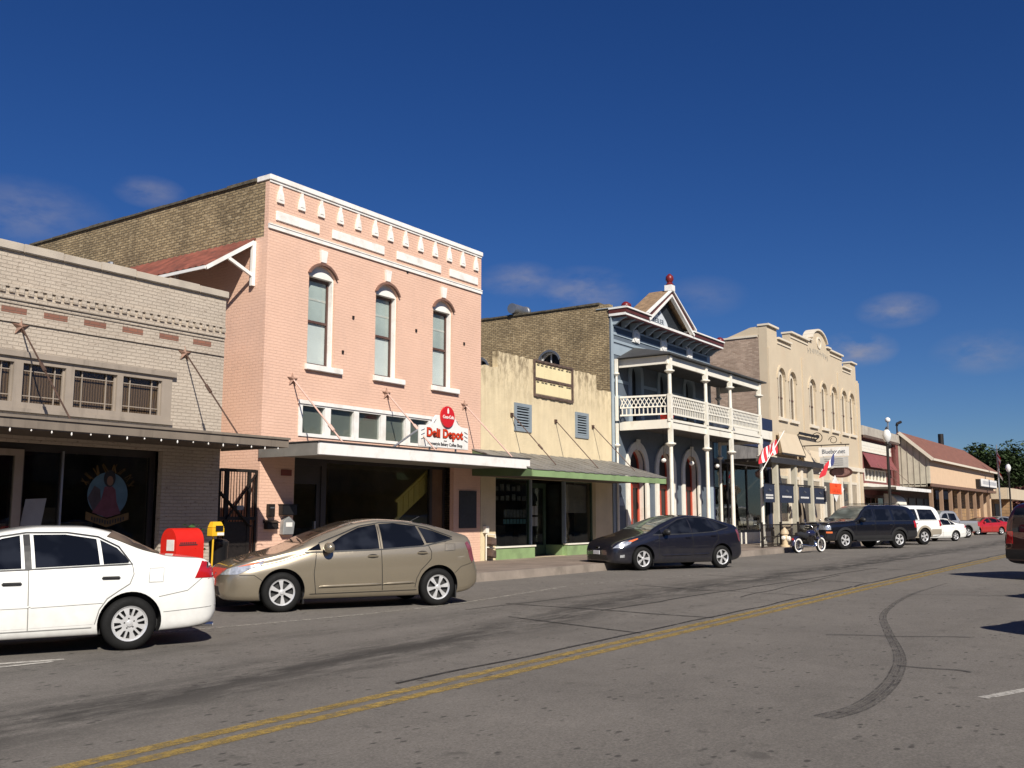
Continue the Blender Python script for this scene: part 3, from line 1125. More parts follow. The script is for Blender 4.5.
b.box(PX0 - 0.01, PX1, Y0 - 0.03, Y0 - 0.001, 9.37, 9.43)
b.build('coping', M['pink_trim'], pk, bevel=0.01)
for x in (15.36, 16.04, 16.70, 17.37, 18.03, 18.68, 19.29, 19.92, 20.57, 21.22, 21.88, 22.53, 23.19):
    b = MB()
    prof = [(x - 0.03, 9.355), (x - 0.03, 9.26), (x - 0.075, 9.17), (x - 0.105, 9.0), (x - 0.105, 8.93), (x + 0.105, 8.93), (x + 0.105, 9.0), (x + 0.075, 9.17), (x + 0.03, 9.26), (x + 0.03, 9.355)]
    b.plate(prof, [], FY(Y0), 0.001, 0.05)
    b.plate([(x - 0.06, 9.0), (x - 0.04, 9.14), (x + 0.04, 9.14), (x + 0.06, 9.0)], [], FY(Y0), 0.051, 0.062)
    b.build('drop_ornament', M['pink_trim'], pk)
for a, c in ((15.24, 16.65), (17.10, 19.05), (19.56, 21.49), (21.90, 23.28)):
    MB().plate(rect(a, c, 8.49, 8.72), [], FY(Y0), 0.001, 0.04).build('white_panel', M['pink_trim'], pk, bevel=0.008)
b = MB()
b.box(PX0 - 0.005, PX1, Y0 - 0.045, Y0 - 0.001, 8.25, 8.34)
b.box(PX0 - 0.01, PX1, Y0 - 0.06, Y0 - 0.001, 8.341, 8.365)
b.build('belt_course', M['pink_trim'], pk)
for a, c in wins:
    cx = (a + c) / 2
    w_ = MB().plate(arch(a + 0.002, c - 0.002, 5.182, 7.438, 7.698), [rect(a + 0.035, c - 0.035, 5.2, 7.40)], FY(Y0), -0.26, -0.07).build('window', M['pink_trim'], pk)
    s_ = MB()
    s_.plate(rect(a + 0.036, c - 0.036, 5.201, 7.399), [rect(a + 0.085, c - 0.085, 5.26, 6.27), rect(a + 0.085, c - 0.085, 6.33, 7.33)], FY(Y0), -0.25, -0.20)
    s_.build('sash', M['dark_wood'], w_)
    b = MB()
    b.box(a + 0.04, c - 0.04, Y0 + 0.252, Y0 + 0.257, 6.3, 7.39)
    b.build('blind', M['blind'], w_)
    MB().box(a + 0.04, c - 0.04, Y0 + 0.258, Y0 + 0.262, 5.21, 6.3).build('curtain', M['blind_low'], w_)
    MB().box(a + 0.04, c - 0.04, Y0 + 0.225, Y0 + 0.23, 5.21, 7.39).build('pane', M['glass_clear'], w_)
    MB().box(a + 0.06, c - 0.06, Y0 + 0.243, Y0 + 0.248, 6.85, 6.90).build('blind_edge', M['white'], w_)
    # hood moulding, keystone, sill
    hm = MB()
    o1 = arch(a - 0.05, c + 0.05, 7.40, 7.44, 7.765)[2:]
    o2 = arch(a - 0.0, c + 0.0, 7.40, 7.44, 7.70)[2:]
    hm.plate(o1 + o2[::-1], [], FY(Y0), 0.002, 0.075)
    hm.build('hood', M['hood_brown'], w_)
    b = MB()
    b.hexa([(cx - 0.08, Y0 - 0.001, 7.79), (cx + 0.08, Y0 - 0.001, 7.79), (cx + 0.12, Y0 - 0.001, 8.09), (cx - 0.12, Y0 - 0.001, 8.09)],
           [(cx - 0.08, Y0 - 0.05, 7.79), (cx + 0.08, Y0 - 0.05, 7.79), (cx + 0.12, Y0 - 0.06, 8.09), (cx - 0.12, Y0 - 0.06, 8.09)])
    b.build('keystone', M['pink_trim'], w_)
    MB().box(a - 0.08, c + 0.26, Y0 - 0.10, Y0 - 0.001, 5.04, 5.178).build('sill', M['pink_trim'], w_, bevel=0.01)
# transom band over the canopy
tp = [(16.26, 17.0), (17.2, 18.02), (18.2, 19.04), (19.23, 20.03), (20.22, 21.0)]
b = MB().plate(rect(16.15, 21.40, 3.42, 4.26), [rect(a, c, 3.50, 4.16) for a, c in tp] + [rect(21.1, 21.32, 3.5, 4.16)], FY(Y0), -0.10, 0.03)
b.box(16.10, 21.45, Y0 - 0.06, Y0 - 0.031, 4.20, 4.29)
tb = b.build('transom_frame', M['white'], pk)
for a, c in tp + [(21.1, 21.32)]:
    t_ = MB().box(a - 0.02, c + 0.02, Y0 + 0.101, Y0 + 0.12, 3.48, 4.18).build('transom_light', M['prism'], pk)
    MB().box(a, c, Y0 + 0.05, Y0 + 0.055, 3.5, 4.16).build('pane', M['glass_clear'], t_)
# canopy
b = MB()
b.box(15.02, 23.22, 15.42, Y0 - 0.004, 2.90, 3.07)
cp = b.build('canopy', pm('grey_canopy_board', (0.24, 0.24, 0.21), 0.8, var=0.15), pk)
b = MB()
b.box(14.98, 23.24, 15.34, 15.415, 2.85, 3.13)
b.build('fascia', M['white'], cp, bevel=0.008)
b = MB()
b.box(14.97, 15.015, 15.42, Y0 - 0.004, 2.84, 3.12)
b.build('shaded_end_fascia', M['canopy_grey'], cp)  # grey carries the shade on the canopy's end face
MB().box(14.95, 23.27, 15.31, Y0 - 0.006, 3.133, 3.155).build('canopy_top', M['canopy_black'], cp)
for x, mt, bk in ((15.92, M['rod_pale'], (0.72,)), (19.25, M['rod_pale'], (0.55,)), (22.67, M['rod_pale'], None)):
    tie_rod(pk, x, 4.74, 15.55, 3.15, mt, M['star'], buckle=bk, r=0.02)
# side awning of rusty sheet metal on a white bracket
yA, yB = 17.70, 23.6
aw = MB()
n = 26
rr2 = random.Random(9)
for i in range(n):           # corrugated sheet
    ya, yb2 = yA + (yB - yA) * i / n, yA + (yB - yA) * (i + 1) / n
    for s_ in range(2):
        p, q = ya + (yb2 - ya) * s_ / 2, ya + (yb2 - ya) * (s_ + 1) / 2
        za, zb = (0.0, 0.03) if s_ == 0 else (0.03, 0.0)
        aw.add([(PX0 - 0.002, p, 8.06 + za), (PX0 - 0.002, q, 8.06 + zb), (13.62, q, 7.12 + zb), (13.62, p, 7.12 + za),
                (PX0 - 0.002, p, 8.045 + za), (PX0 - 0.002, q, 8.045 + zb), (13.62, q, 7.105 + zb), (13.62, p, 7.105 + za)],
               [(0, 1, 2, 3), (4, 7, 6, 5), (0, 3, 7, 4), (1, 5, 6, 2), (2, 6, 7, 3)])
sa = aw.build('side_awning', M['rust'], pk)
for yy_ in (yA + 0.02, 20.6, yB - 0.05):
    b = MB()
    b.bar((PX0 - 0.06, yy_, 7.95), (13.64, yy_, 7.06), 0.07, 0.09)
    b.bar((PX0 - 0.07, yy_, 7.15), (14.25, yy_, 7.42), 0.06, 0.08)
    b.box(PX0 - 0.10, PX0 - 0.005, yy_ - 0.04, yy_ + 0.04, 6.90, 7.98)
    b.build('bracket', M['white'], sa)
b = MB()
b.box(13.60, 13.63, yA, yB, 7.03, 7.10)
b.build('awning_edge', M['white'], sa)
b = MB()
b.tube([(14.3, 22.4, 5.5), (14.3, 22.4, 7.95)], 0.05, 8)
b.tube([(14.3, 22.4, 7.95), (14.3, 22.4, 8.02)], 0.08, 8)
b.build('vent_pipe', M['steel'], pk)
# small wall anchors
boxes('wall_anchor', M['iron'], pk, [(x, x + 0.06, Y0 - 0.03, Y0 - 0.001, z, z + 0.08) for x, z in ((17.9, 6.55), (20.4, 6.6), (22.6, 6.55), (17.55, 5.6), (20.0, 8.2))])
# shop front
room(pk, 16.08, 22.20, Y0 + 0.55, Y0 + 5, 0.22, 3.2, pm('brown_shop_wall_paint', (0.42, 0.33, 0.18), 0.8, var=0.25, scale=1.5))
b = MB().plate(rect(16.08, 22.20, 0.2, 2.93), [rect(16.25, 17.28, 0.25, 2.75), rect(17.45, 21.52, 0.75, 2.84), rect(21.62, 22.12, 0.75, 2.84)], FY(Y0), -0.42, -0.32)
b.build('shop_front_frame', M['frame_dark'], pk)
MB().box(17.45, 21.52, Y0 + 0.36, Y0 + 0.368, 0.75, 2.84).build('shop_window', M['glass'], pk)
MB().box(21.62, 22.12, Y0 + 0.36, Y0 + 0.37, 0.75, 2.84).build('side_panel', pm('brown_wood_panel', (0.15, 0.085, 0.045), 0.6, var=0.2, streak=0.4), pk)
dr = MB().plate(rect(16.25, 17.28, 0.25, 2.75), [rect(16.38, 17.15, 0.5, 2.3)], FY(Y0), -0.40, -0.35).build('door', M['frame_dark'], pk)
MB().box(16.38, 17.15, Y0 + 0.37, Y0 + 0.376, 0.5, 2.3).build('pane', M['glass'], dr)
MB().box(17.05, 17.09, Y0 + 0.29, Y0 + 0.35, 1.1, 1.4).build('handle', M['steel'], dr)
# slanted stair boards behind the glass, brightness of light painted into their yellow
b = MB()
ys = Y0 + 0.53
lo = [(21.45, 1.05), (22.15, 1.72), (22.15, 2.55), (21.45, 1.88)]
for k in range(6):
    a, c = k / 6, (k + 0.90) / 6
    p = lambda t: (20.40 + 1.36 * t)
    z0a, z0c = 1.42 + 0.86 * a, 1.42 + 0.86 * c
    b.hexa([(p(a), ys, z0a), (p(c), ys, z0c), (p(c), ys + 0.03, z0c), (p(a), ys + 0.03, z0a)],
           [(p(a), ys, z0a + 0.5), (p(c), ys, z0c + 0.5), (p(c), ys + 0.03, z0c + 0.5), (p(a), ys + 0.03, z0a + 0.5)])
b.bar((20.3, ys, 1.92), (21.7, ys, 2.83), 0.05, 0.07)
b.bar((20.3, ys + 0.035, 1.39), (21.7, ys + 0.035, 2.30), 0.05, 0.08)
b.build('stair_balustrade', pm('lit_yellow_boards', (0.85, 0.68, 0.18), 0.6, var=0.1), pk)
MB().box(18.2, 19.9, Y0 + 2.6, Y0 + 3.2, 0.24, 1.2).build('shop_counter', M['interior_mid'], pk)
MB().plate(rect(22.45, 23.27, 1.17, 2.25), [], FY(Y0), 0.001, 0.03).build('dark_board', pm('slate_board', (0.035, 0.04, 0.045), 0.7), pk)
MB().plate(rect(15.66, 15.98, 2.46, 2.60), [], FY(Y0), 0.001, 0.02).build('small_plaque', pm('brown_plaque', (0.2, 0.05, 0.035), 0.6), pk)
# letter boxes on the pier
b = MB()
b.box(15.25, 15.44, Y0 - 0.10, Y0 - 0.002, 1.51, 1.80)
mbx = b.build('mailbox', M['iron'], None, bevel=0.01)
tag(mbx, 'narrow upright black mailbox on the pink pier beside the iron gate', 'mailbox', 'mailboxes on the pink pier')
MB().box(15.29, 15.40, Y0 - 0.112, Y0 - 0.101, 1.70, 1.73).build('slot', M['steel'], mbx)
b = MB()
b.box(15.19, 15.53, Y0 - 0.13, Y0 - 0.002, 1.23, 1.37)
mb2 = b.build('mailbox', M['iron'], None, bevel=0.012)
tag(mb2, 'wide flat black mailbox low on the pink pier under the narrow one', 'mailbox', 'mailboxes on the pink pier')
MB().hexa([(15.17, Y0 - 0.15, 1.37), (15.55, Y0 - 0.15, 1.37), (15.55, Y0 - 0.002, 1.37), (15.17, Y0 - 0.002, 1.37)],
          [(15.17, Y0 - 0.14, 1.385), (15.55, Y0 - 0.14, 1.385), (15.55, Y0 - 0.002, 1.44), (15.17, Y0 - 0.002, 1.44)]).build('lid', M['iron'], mb2)
b = MB()
b.box(15.62, 16.06, Y0 - 0.16, Y0 - 0.002, 1.55, 1.78)
mb3 = b.build('mailbox', M['black'], None, bevel=0.01)
tag(mb3, 'large black mailbox in the canopy shade beside the shop door', 'mailbox', 'mailboxes on the pink pier')
MB().box(15.60, 16.08, Y0 - 0.18, Y0 - 0.002, 1.785, 1.80).build('lid', M['iron'], mb3)
b = MB()
b.plate([(15.66, 1.10), (15.98, 1.10), (16.02, 1.38), (15.84, 1.52), (15.68, 1.42)], [], FY(Y0), 0.002, 0.14)
mb4 = b.build('mailbox', pm('silver_mailbox', (0.42, 0.43, 0.42), 0.4, metal=0.5, var=0.1), None, bevel=0.012)
tag(mb4, 'silver house shaped mailbox hung low by the shop door', 'mailbox', 'mailboxes on the pink pier')
MB().plate([(15.74, 1.28), (15.93, 1.28), (15.93, 1.38), (15.74, 1.38)], [], FY(Y0), 0.141, 0.147).build('label_plate', M['white'], mb4)

# shop sign on the canopy
sg = thing('shop_sign', (20.3, 16.05, 3.16), 'white sign with a red round disc above red lettering on the pink shop canopy', 'sign')
ysn = 16.05
out = [(19.10, 3.30), (21.16, 3.30), (21.16, 3.89), (20.86, 3.90), (20.72, 3.95), (20.62, 4.08), (20.52, 4.17), (19.78, 4.15), (19.70, 4.06), (19.62, 3.94), (19.46, 3.86), (19.10, 3.84)]
MB().plate(out, [], FY(ysn), 0, 0.06).build('board', M['white'], sg, bevel=0.006)
MB().plate(disc(20.2, 4.13, 0.29, 0.285, 36), [], FY(ysn - 0.062), 0, 0.05).build('red_disc', pm('red_enamel', (0.60, 0.012, 0.01), 0.25, var=0.03, coat=0.6), sg, bevel=0.012)
M['ink_red'] = pm('red_letter_paint', (0.62, 0.045, 0.008), 0.5, var=0)
M['ink_dark_red'] = pm('dark_red_outline', (0.10, 0.02, 0.012), 0.5, var=0)
M['ink_black'] = pm('black_letter_paint', (0.03, 0.03, 0.035), 0.5, var=0)
text('Deli Depot', 0.31, (20.14, ysn - 0.063, 3.665), M['ink_dark_red'], sg, bold=0.022, sx=1.0, sp=1.08)
text('Deli Depot', 0.31, (20.14, ysn - 0.071, 3.67), M['ink_red'], sg, bold=0.009, sx=1.0, sp=1.08)
text('Homestyle Bakery Coffee Shop', 0.118, (20.15, ysn - 0.068, 3.395), M['ink_black'], sg, sx=0.98)
text('In our', 0.05, (20.15, ysn - 0.068, 3.49), M['ink_black'], sg)
text('Coca-Cola', 0.125, (20.2, ysn - 0.118, 4.12), M['white'], sg, shear=0.25, sx=0.85, bold=0.002)
bt = MB()
bt.plate([(20.17, 4.22), (20.23, 4.22), (20.235, 4.30), (20.215, 4.36), (20.185, 4.36), (20.165, 4.30)], [], FY(ysn - 0.113), 0, 0.004)
bt.build('bottle_mark', M['white'], sg)
b = MB()
for (x, z, s_) in ((19.22, 3.73, 1), (19.22, 3.62, 1), (19.22, 3.51, 1), (21.04, 3.76, -1), (21.04, 3.65, -1), (21.04, 3.54, -1)):
    b.bar((x - 0.07, ysn - 0.063, z - 0.02 * s_), (x + 0.07, ysn - 0.063, z + 0.03 * s_), 0.035, 0.006)
for (x, z, s_) in ((19.72, 4.0, 1), (20.68, 4.0, -1)):
    b.bar((x - 0.06, ysn - 0.063, z - 0.06 * s_), (x + 0.03, ysn - 0.063, z + 0.04 * s_), 0.03, 0.006)
b.build('flourish', M['steel'], sg)
for p_, q_ in (((19.12, ysn + 0.02, 3.72), (18.2, 16.2, 3.16)), ((19.6, ysn + 0.02, 3.3), (19.6, ysn + 0.02, 3.15)), ((20.7, ysn + 0.02, 3.3), (20.7, ysn + 0.02, 3.15))):
    MB().tube([p_, q_], 0.027, 8).build('strut', M['steel'], sg)

# ---------------------------------------------------------------- iron gate in the alley
gt = thing('iron_gate', (14.47, Y0, 0.2), 'tall black iron alley gate with upright bars and crossed braces', 'gate')
gx0, gx1 = 13.93, 15.0
b = MB()
b.box(gx0, gx0 + 0.05, Y0 + 0.02, Y0 + 0.07, 0.2, 2.56)
b.box(gx1 - 0.05, gx1, Y0 + 0.02, Y0 + 0.07, 0.2, 2.56)
b.box(gx0 + 0.16, gx0 + 0.27, Y0 + 0.02, Y0 + 0.07, 0.25, 2.50)
b.box(gx1 - 0.27, gx1 - 0.19, Y0 + 0.02, Y0 + 0.07, 0.25, 2.50)
for z in (2.50, 1.44, 0.25):
    b.box(gx0 + 0.05, gx1 - 0.05, Y0 + 0.025, Y0 + 0.065, z, z + 0.07)
b.build('frame', M['iron'], gt)
b = MB()
for k in range(12):
    x = gx0 + 0.10 + k * (gx1 - gx0 - 0.2) / 11
    b.tube([(x, Y0 + 0.045, 0.25), (x, Y0 + 0.045, 2.5)], 0.009, 6)
b.build('upright_bars', M['iron'], gt)
b = MB()
b.bar((gx0 + 0.0, Y0 + 0.01, 2.05), (gx1 - 0.2, Y0 + 0.01, 1.30), 0.10, 0.03)
b.build('brace', M['iron'], gt)
MB().bar((gx0 + 0.2, Y0 - 0.005, 1.45), (gx1 - 0.05, Y0 - 0.005, 2.5), 0.045, 0.025).build('brace', M['iron'], gt)
MB().box(gx0 + 0.27, gx1 - 0.27, Y0 + 0.03, Y0 + 0.05, 0.3, 1.40).build('lower_panel', M['iron'], gt)  # solid dark sheet across the lower part of the gate
b = MB()
b.box(14.4, 14.58, Y0 - 0.03, Y0 + 0.0, 1.66, 1.76)
b.build('lock', M['steel'], gt)
# yellow stucco shop --------------------------------------------
ye = thing('stucco_building', (27.6, Y0, 0.2), 'yellow stucco shop with stepped weathered parapet and green canopy', 'building')
YX0, YX1 = 23.51, 31.66
rs = random.Random(12)
top = [(31.66, 6.12), (30.58, 6.10), (30.56, 6.56)]


def rag(x0, x1, z, amp=0.02, n=9):
    return [(x0 + (x1 - x0) * k / n, z + rs.uniform(-amp, amp)) for k in range(1, n)]


top = rag(31.66, 30.58, 6.08, 0.03, 6) + [(30.58, 6.07), (30.56, 6.58)] + rag(30.56, 28.9, 6.58, 0.03) + [(28.9, 6.62), (26.4, 6.62)] + rag(26.4, 24.42, 6.61, 0.03, 10) + [(24.40, 6.62), (24.40, 6.13)] + rag(24.4, 23.52, 6.09, 0.02, 6)
outer = [(YX0, 0.2), (YX1, 0.2), (YX1, 6.10)] + top + [(YX0, 6.06)]
vents = [(25.26, 26.24, 4.19, 5.09), (29.02, 29.93, 4.22, 5.12)]
front(ye, outer, [rect(a + 0.1, c - 0.1, z0 + 0.1, z1 - 0.1) for a, c, z0, z1 in vents] + [rect(24.28, 30.42, 0.2001, 2.70)], M['stucco'], th=0.22)
body(ye, YX0, YX1, 6.0, 5.2, M['stucco'], M['stucco'], y=Y0 + 0.22, depth=12, zl=5.6)
MB().box(YX0 + 0.25, YX1 - 0.25, Y0 + 0.22, Y0 + 0.3, 5.2, 5.9).build('parapet_backing', M['stucco'], ye)
b = MB().plate(rect(26.39, 28.87, 5.40, 6.63), [rect(26.46, 28.80, 6.04, 6.56), rect(26.46, 28.80, 5.48, 5.97)], FY(Y0), 0.001, 0.055)
for k in range(9):
    for z in (6.50, 5.93, 5.40):
        x = 26.55 + k * 0.26 + 0.05 * math.sin(k * 3 + z)
        b.box(x, x + 0.15, Y0 - 0.065, Y0 - 0.056, z - 0.012, z + 0.03)  # brown teeth stand in for the wavy shadow along the frame
fp = b.build('sign_frame', M['brown_frame'], ye)
MB().plate(rect(26.50, 28.76, 5.51, 6.53), [], FY(Y0), 0.002, 0.012).build('blank_panel', pm('pale_yellow_panel', (0.74, 0.63, 0.37), 0.8, var=0.05, streak=0.2), ye)
for a, c, z0, z1 in vents:
    v_ = MB().plate(rect(a, c, z0, z1), [rect(a + 0.13, c - 0.13, z0 + 0.11, z1 - 0.11)], FY(Y0), -0.06, 0.04).build('louvre_vent', M['louver'], ye)
    b = MB()
    nl = 8
    for k in range(nl):
        z = z0 + 0.15 + k * (z1 - z0 - 0.28) / (nl - 1)
        b.hexa([(a + 0.12, Y0 - 0.02, z - 0.03), (c - 0.12, Y0 - 0.02, z - 0.03), (c - 0.12, Y0 + 0.05, z + 0.03), (a + 0.12, Y0 + 0.05, z + 0.03)],
               [(a + 0.12, Y0 - 0.02, z - 0.015), (c - 0.12, Y0 - 0.02, z - 0.015), (c - 0.12, Y0 + 0.05, z + 0.045), (a + 0.12, Y0 + 0.05, z + 0.045)])
    b.build('slats', M['louver'], v_)
    MB().box(a + 0.1, c - 0.1, Y0 + 0.07, Y0 + 0.09, z0 + 0.1, z1 - 0.1).build('vent_back', M['black'], v_)
# sloping sheet metal canopy
cb_ = MB()
cx0, cx1 = 23.05, 31.68
n = 30
for i in range(n):
    xa, xc = cx0 + (cx1 - cx0) * i / n, cx0 + (cx1 - cx0) * (i + 1) / n
    h = 0.012 if i % 2 else 0.0
    y1c = Y0 - 0.004
    z1c = 3.50
    if xa < YX0 - 0.1:
        h = 0
    cb_.hexa([(xa, 15.10, 2.83 + h), (xc, 15.10, 2.83 + h), (xc, y1c, 3.47 + h), (xa, y1c, 3.47 + h)],
             [(xa, 15.10, 2.86 + h), (xc, 15.10, 2.86 + h), (xc, y1c, 3.50 + h), (xa, y1c, 3.50 + h)])
cn = cb_.build('canopy', M['canopy_grey'], ye)
MB().box(cx0 + 0.0, cx1, 15.12, 15.17, 2.64, 2.826).build('fascia', M['green'], cn)
b = MB()
b.add([(cx0 + 0.02, 15.175, 2.64), (cx0 + 0.02, 15.175, 2.825), (cx0 + 0.02, Y0 - 0.006, 3.46), (cx0 + 0.02, Y0 - 0.006, 2.70),
       (cx0 + 0.06, 15.175, 2.64), (cx0 + 0.06, 15.175, 2.825), (cx0 + 0.06, Y0 - 0.006, 3.46), (cx0 + 0.06, Y0 - 0.006, 2.70)],
      [(0, 1, 2, 3), (4, 7, 6, 5), (0, 4, 5, 1), (2, 6, 7, 3), (0, 3, 7, 4)])
b.build('end_panel', M['green_dark'], cn)
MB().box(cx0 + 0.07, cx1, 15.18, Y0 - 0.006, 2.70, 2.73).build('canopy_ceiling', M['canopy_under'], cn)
for x, x1 in ((25.12, 25.3), (27.73, 27.9), (30.25, 30.5)):
    tie_rod(ye, x, 4.68, 15.75, 3.07, M['rod'], None, x1=x1, buckle=(0.6,) if x < 26 else None)
# shop front
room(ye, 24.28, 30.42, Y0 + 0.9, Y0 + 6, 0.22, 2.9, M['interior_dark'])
b = MB()
furnish(b, 24.5, 29.8, Y0 + 1.4, 10, 8, 1.5)
b.build('shop_furniture', M['interior_mid'], ye)
MB().plate(rect(24.28, 26.42, 0.2, 2.70), [rect(24.33, 26.33, 0.62, 2.66)], FY(Y0), -0.22, -0.14).build('shop_front_frame', M['frame_green'], ye)
MB().plate(rect(28.46, 30.42, 0.2, 2.70), [rect(28.55, 30.36, 0.62, 2.66)], FY(Y0), -0.22, -0.14).build('shop_front_frame', M['frame_green'], ye)
boxes('stall_riser', M['green'], ye, [(24.30, 26.44, Y0 - 0.012, Y0 + 0.13, 0.2, 0.55), (28.44, 30.40, Y0 - 0.012, Y0 + 0.13, 0.2, 0.55), (26.40, 26.48, Y0 + 0.14, Y0 + 0.85, 0.2, 0.55), (28.38, 28.46, Y0 + 0.14, Y0 + 0.85, 0.2, 0.55), (26.48, 27.15, Y0 + 0.62, Y0 + 0.72, 0.2, 0.55)])
boxes('window_ledge', M['cream_white'], ye, [(24.26, 26.46, Y0 - 0.05, Y0 + 0.14, 0.552, 0.60), (28.42, 30.42, Y0 - 0.05, Y0 + 0.14, 0.552, 0.60)])
boxes('shop_window', M['glass'], ye, [(24.33, 26.33, Y0 + 0.17, Y0 + 0.178, 0.62, 2.66), (28.55, 30.36, Y0 + 0.17, Y0 + 0.178, 0.62, 2.66), (26.44, 26.448, Y0 + 0.23, Y0 + 0.85, 0.56, 2.66), (28.42, 28.428, Y0 + 0.23, Y0 + 0.85, 0.56, 2.66)])
boxes('window_post', M['louver'], ye, [(26.35, 26.43, Y0 + 0.08, Y0 + 0.20, 0.6, 2.68), (28.44, 28.52, Y0 + 0.08, Y0 + 0.20, 0.6, 2.68)])
dr = MB().plate(rect(27.15, 28.38, 0.22, 2.62), [rect(27.3, 28.23, 0.55, 2.45)], FY(Y0), -0.85, -0.80).build('door', M['frame_green'], ye)
MB().box(27.3, 28.23, Y0 + 0.82, Y0 + 0.826, 0.55, 2.45).build('pane', M['glass'], dr)
b = MB()
for (a, c, z0, z1) in ((27.42, 27.62, 1.55, 1.85), (27.66, 27.86, 1.55, 1.85), (27.42, 27.62, 1.18, 1.48), (27.66, 27.86, 1.18, 1.48)):
    b.box(a, c, Y0 + 0.802, Y0 + 0.806, z0, z1)
b.build('door_notices', pm('pale_notices', (0.35, 0.36, 0.33), 0.8), dr)
MB().box(26.5, 27.15, Y0 + 0.66, Y0 + 0.67, 0.56, 2.6).build('side_light', M['glass'], ye)
# things behind the glass: notices and a pale blind
b = MB()
rp = random.Random(4)
for k in range(11):
    x = 24.5 + (k % 6) * 0.3 + rp.uniform(0, 0.05)
    z = 2.0 + (k // 6) * 0.3
    b.box(x, x + 0.2, Y0 + 0.2, Y0 + 0.204, z, z + rp.uniform(0.12, 0.22))
for k in range(7):
    x = 25.0 + k * 0.18
    b.box(x, x + 0.15, Y0 + 0.2, Y0 + 0.204, 1.47, 1.72)
b.build('window_notices', pm('dim_notices', (0.16, 0.17, 0.15), 0.8, var=0.5, scale=9), ye)
b = MB()
for k in range(7):
    x = 24.97 + k * 0.185
    b.box(x, x + 0.15, Y0 + 0.2, Y0 + 0.204, 1.27, 1.42)
b.build('teal_cards', pm('teal_cards', (0.10, 0.24, 0.24), 0.8, var=0.3, scale=9), ye)
b = MB()
b.box(28.75, 30.3, Y0 + 0.32, Y0 + 0.33, 1.62, 2.6)
b.build('pale_screen', pm('pale_screen', (0.34, 0.31, 0.26), 0.8, var=0.2), ye)

# ================================================================ blue building with the two storey porch
bl = thing('porch_building', (36.2, Y0, 0.2), 'slate blue two storey building with white balcony porch and pediment', 'building')
BX0, BX1 = 31.71, 40.95
BT = 0.06
uw = [(33.25, 34.07), (35.72, 36.54), (38.2, 39.02)]
la = [(32.98, 34.30), (35.45, 36.80), (37.93, 39.28)]
front(bl, rect(BX0, BX1, 0.2, 9.05), [arch(a, c, 5.0, 6.95, 7.36) for a, c in uw] + [arch(a, c, 0.2001, 3.42, 4.07) for a, c in la], M['blue'], th=BT)
yb = Y0 + BT
MB().plate([(yb, 0.2), (31.0, 0.2), (31.0, 9.50), (yb, 9.45)], [arch(19.55, 20.48, 6.2, 7.55, 7.92), arch(22.95, 23.9, 6.2, 7.5, 7.95)], FX(BX0), -0.3, 0).build('brick_side_wall', M['tan_brick'], bl)
MB().box(BX1 - 0.3, BX1, yb, 31, 0.2, 9.3).build('side_wall', M['blue'], bl)
MB().box(BX0 + 0.3, BX1 - 0.3, 30.7, 31, 0.2, 9.2).build('back_wall', M['tan_brick'], bl)
MB().box(BX0 + 0.3, BX1 - 0.3, yb, 30.7, 8.7, 8.9).build('roof', M['roof_flat'], bl)
b = MB()
y = yb + 0.4
while y < 30.9:
    L = min(rc.uniform(0.6, 1.2), 31.0 - y)
    z = 9.455 + 0.05 * (y - yb) / 13.4
    b.box(BX0 - 0.06, BX0 + 0.36, y, y + L - 0.01, z, z + 0.08 + rc.uniform(-0.01, 0.012))
    y += L
b.build('side_coping', M['coping_dark'], bl, bevel=0.01)
for (a, c, zs, zt) in ((19.55, 20.48, 7.55, 7.92), (22.95, 23.9, 7.5, 7.95)):
    b = MB().plate(arch(a, c, 6.2, zs, zt), [arch(a + 0.07, c - 0.07, 6.27, zs - 0.03, zt - 0.12)], FX(BX0), -0.2, -0.1)
    b.box(BX0 + 0.12, BX0 + 0.16, (a + c) / 2 - 0.02, (a + c) / 2 + 0.02, 6.25, zt - 0.1)
    o = b.build('side_window', M['white'], bl)
    b = MB()
    hp = arch(a - 0.05, c + 0.05, 7.0, zs, zt + 0.02)[2:]
    hq = arch(a + 0.02, c - 0.02, 7.0, zs - 0.05, zt - 0.06)[2:]
    b.plate(hp + hq[::-1], [], FX(BX0), -0.15, 0.06)
    b.build('metal_hood', M['steel'], o)
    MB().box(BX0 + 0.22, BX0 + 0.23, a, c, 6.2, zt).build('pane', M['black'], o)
# corner boards of the blue front
b = MB()
boxes('corner_board', M['blue_pale'], bl, [(BX0 - 0.02, BX0 + 0.16, Y0 - 0.03, Y0 - 0.001, 0.2, 8.95), (BX1 - 0.3, BX1 + 0.02, Y0 - 0.03, Y0 - 0.001, 0.2, 8.9)])
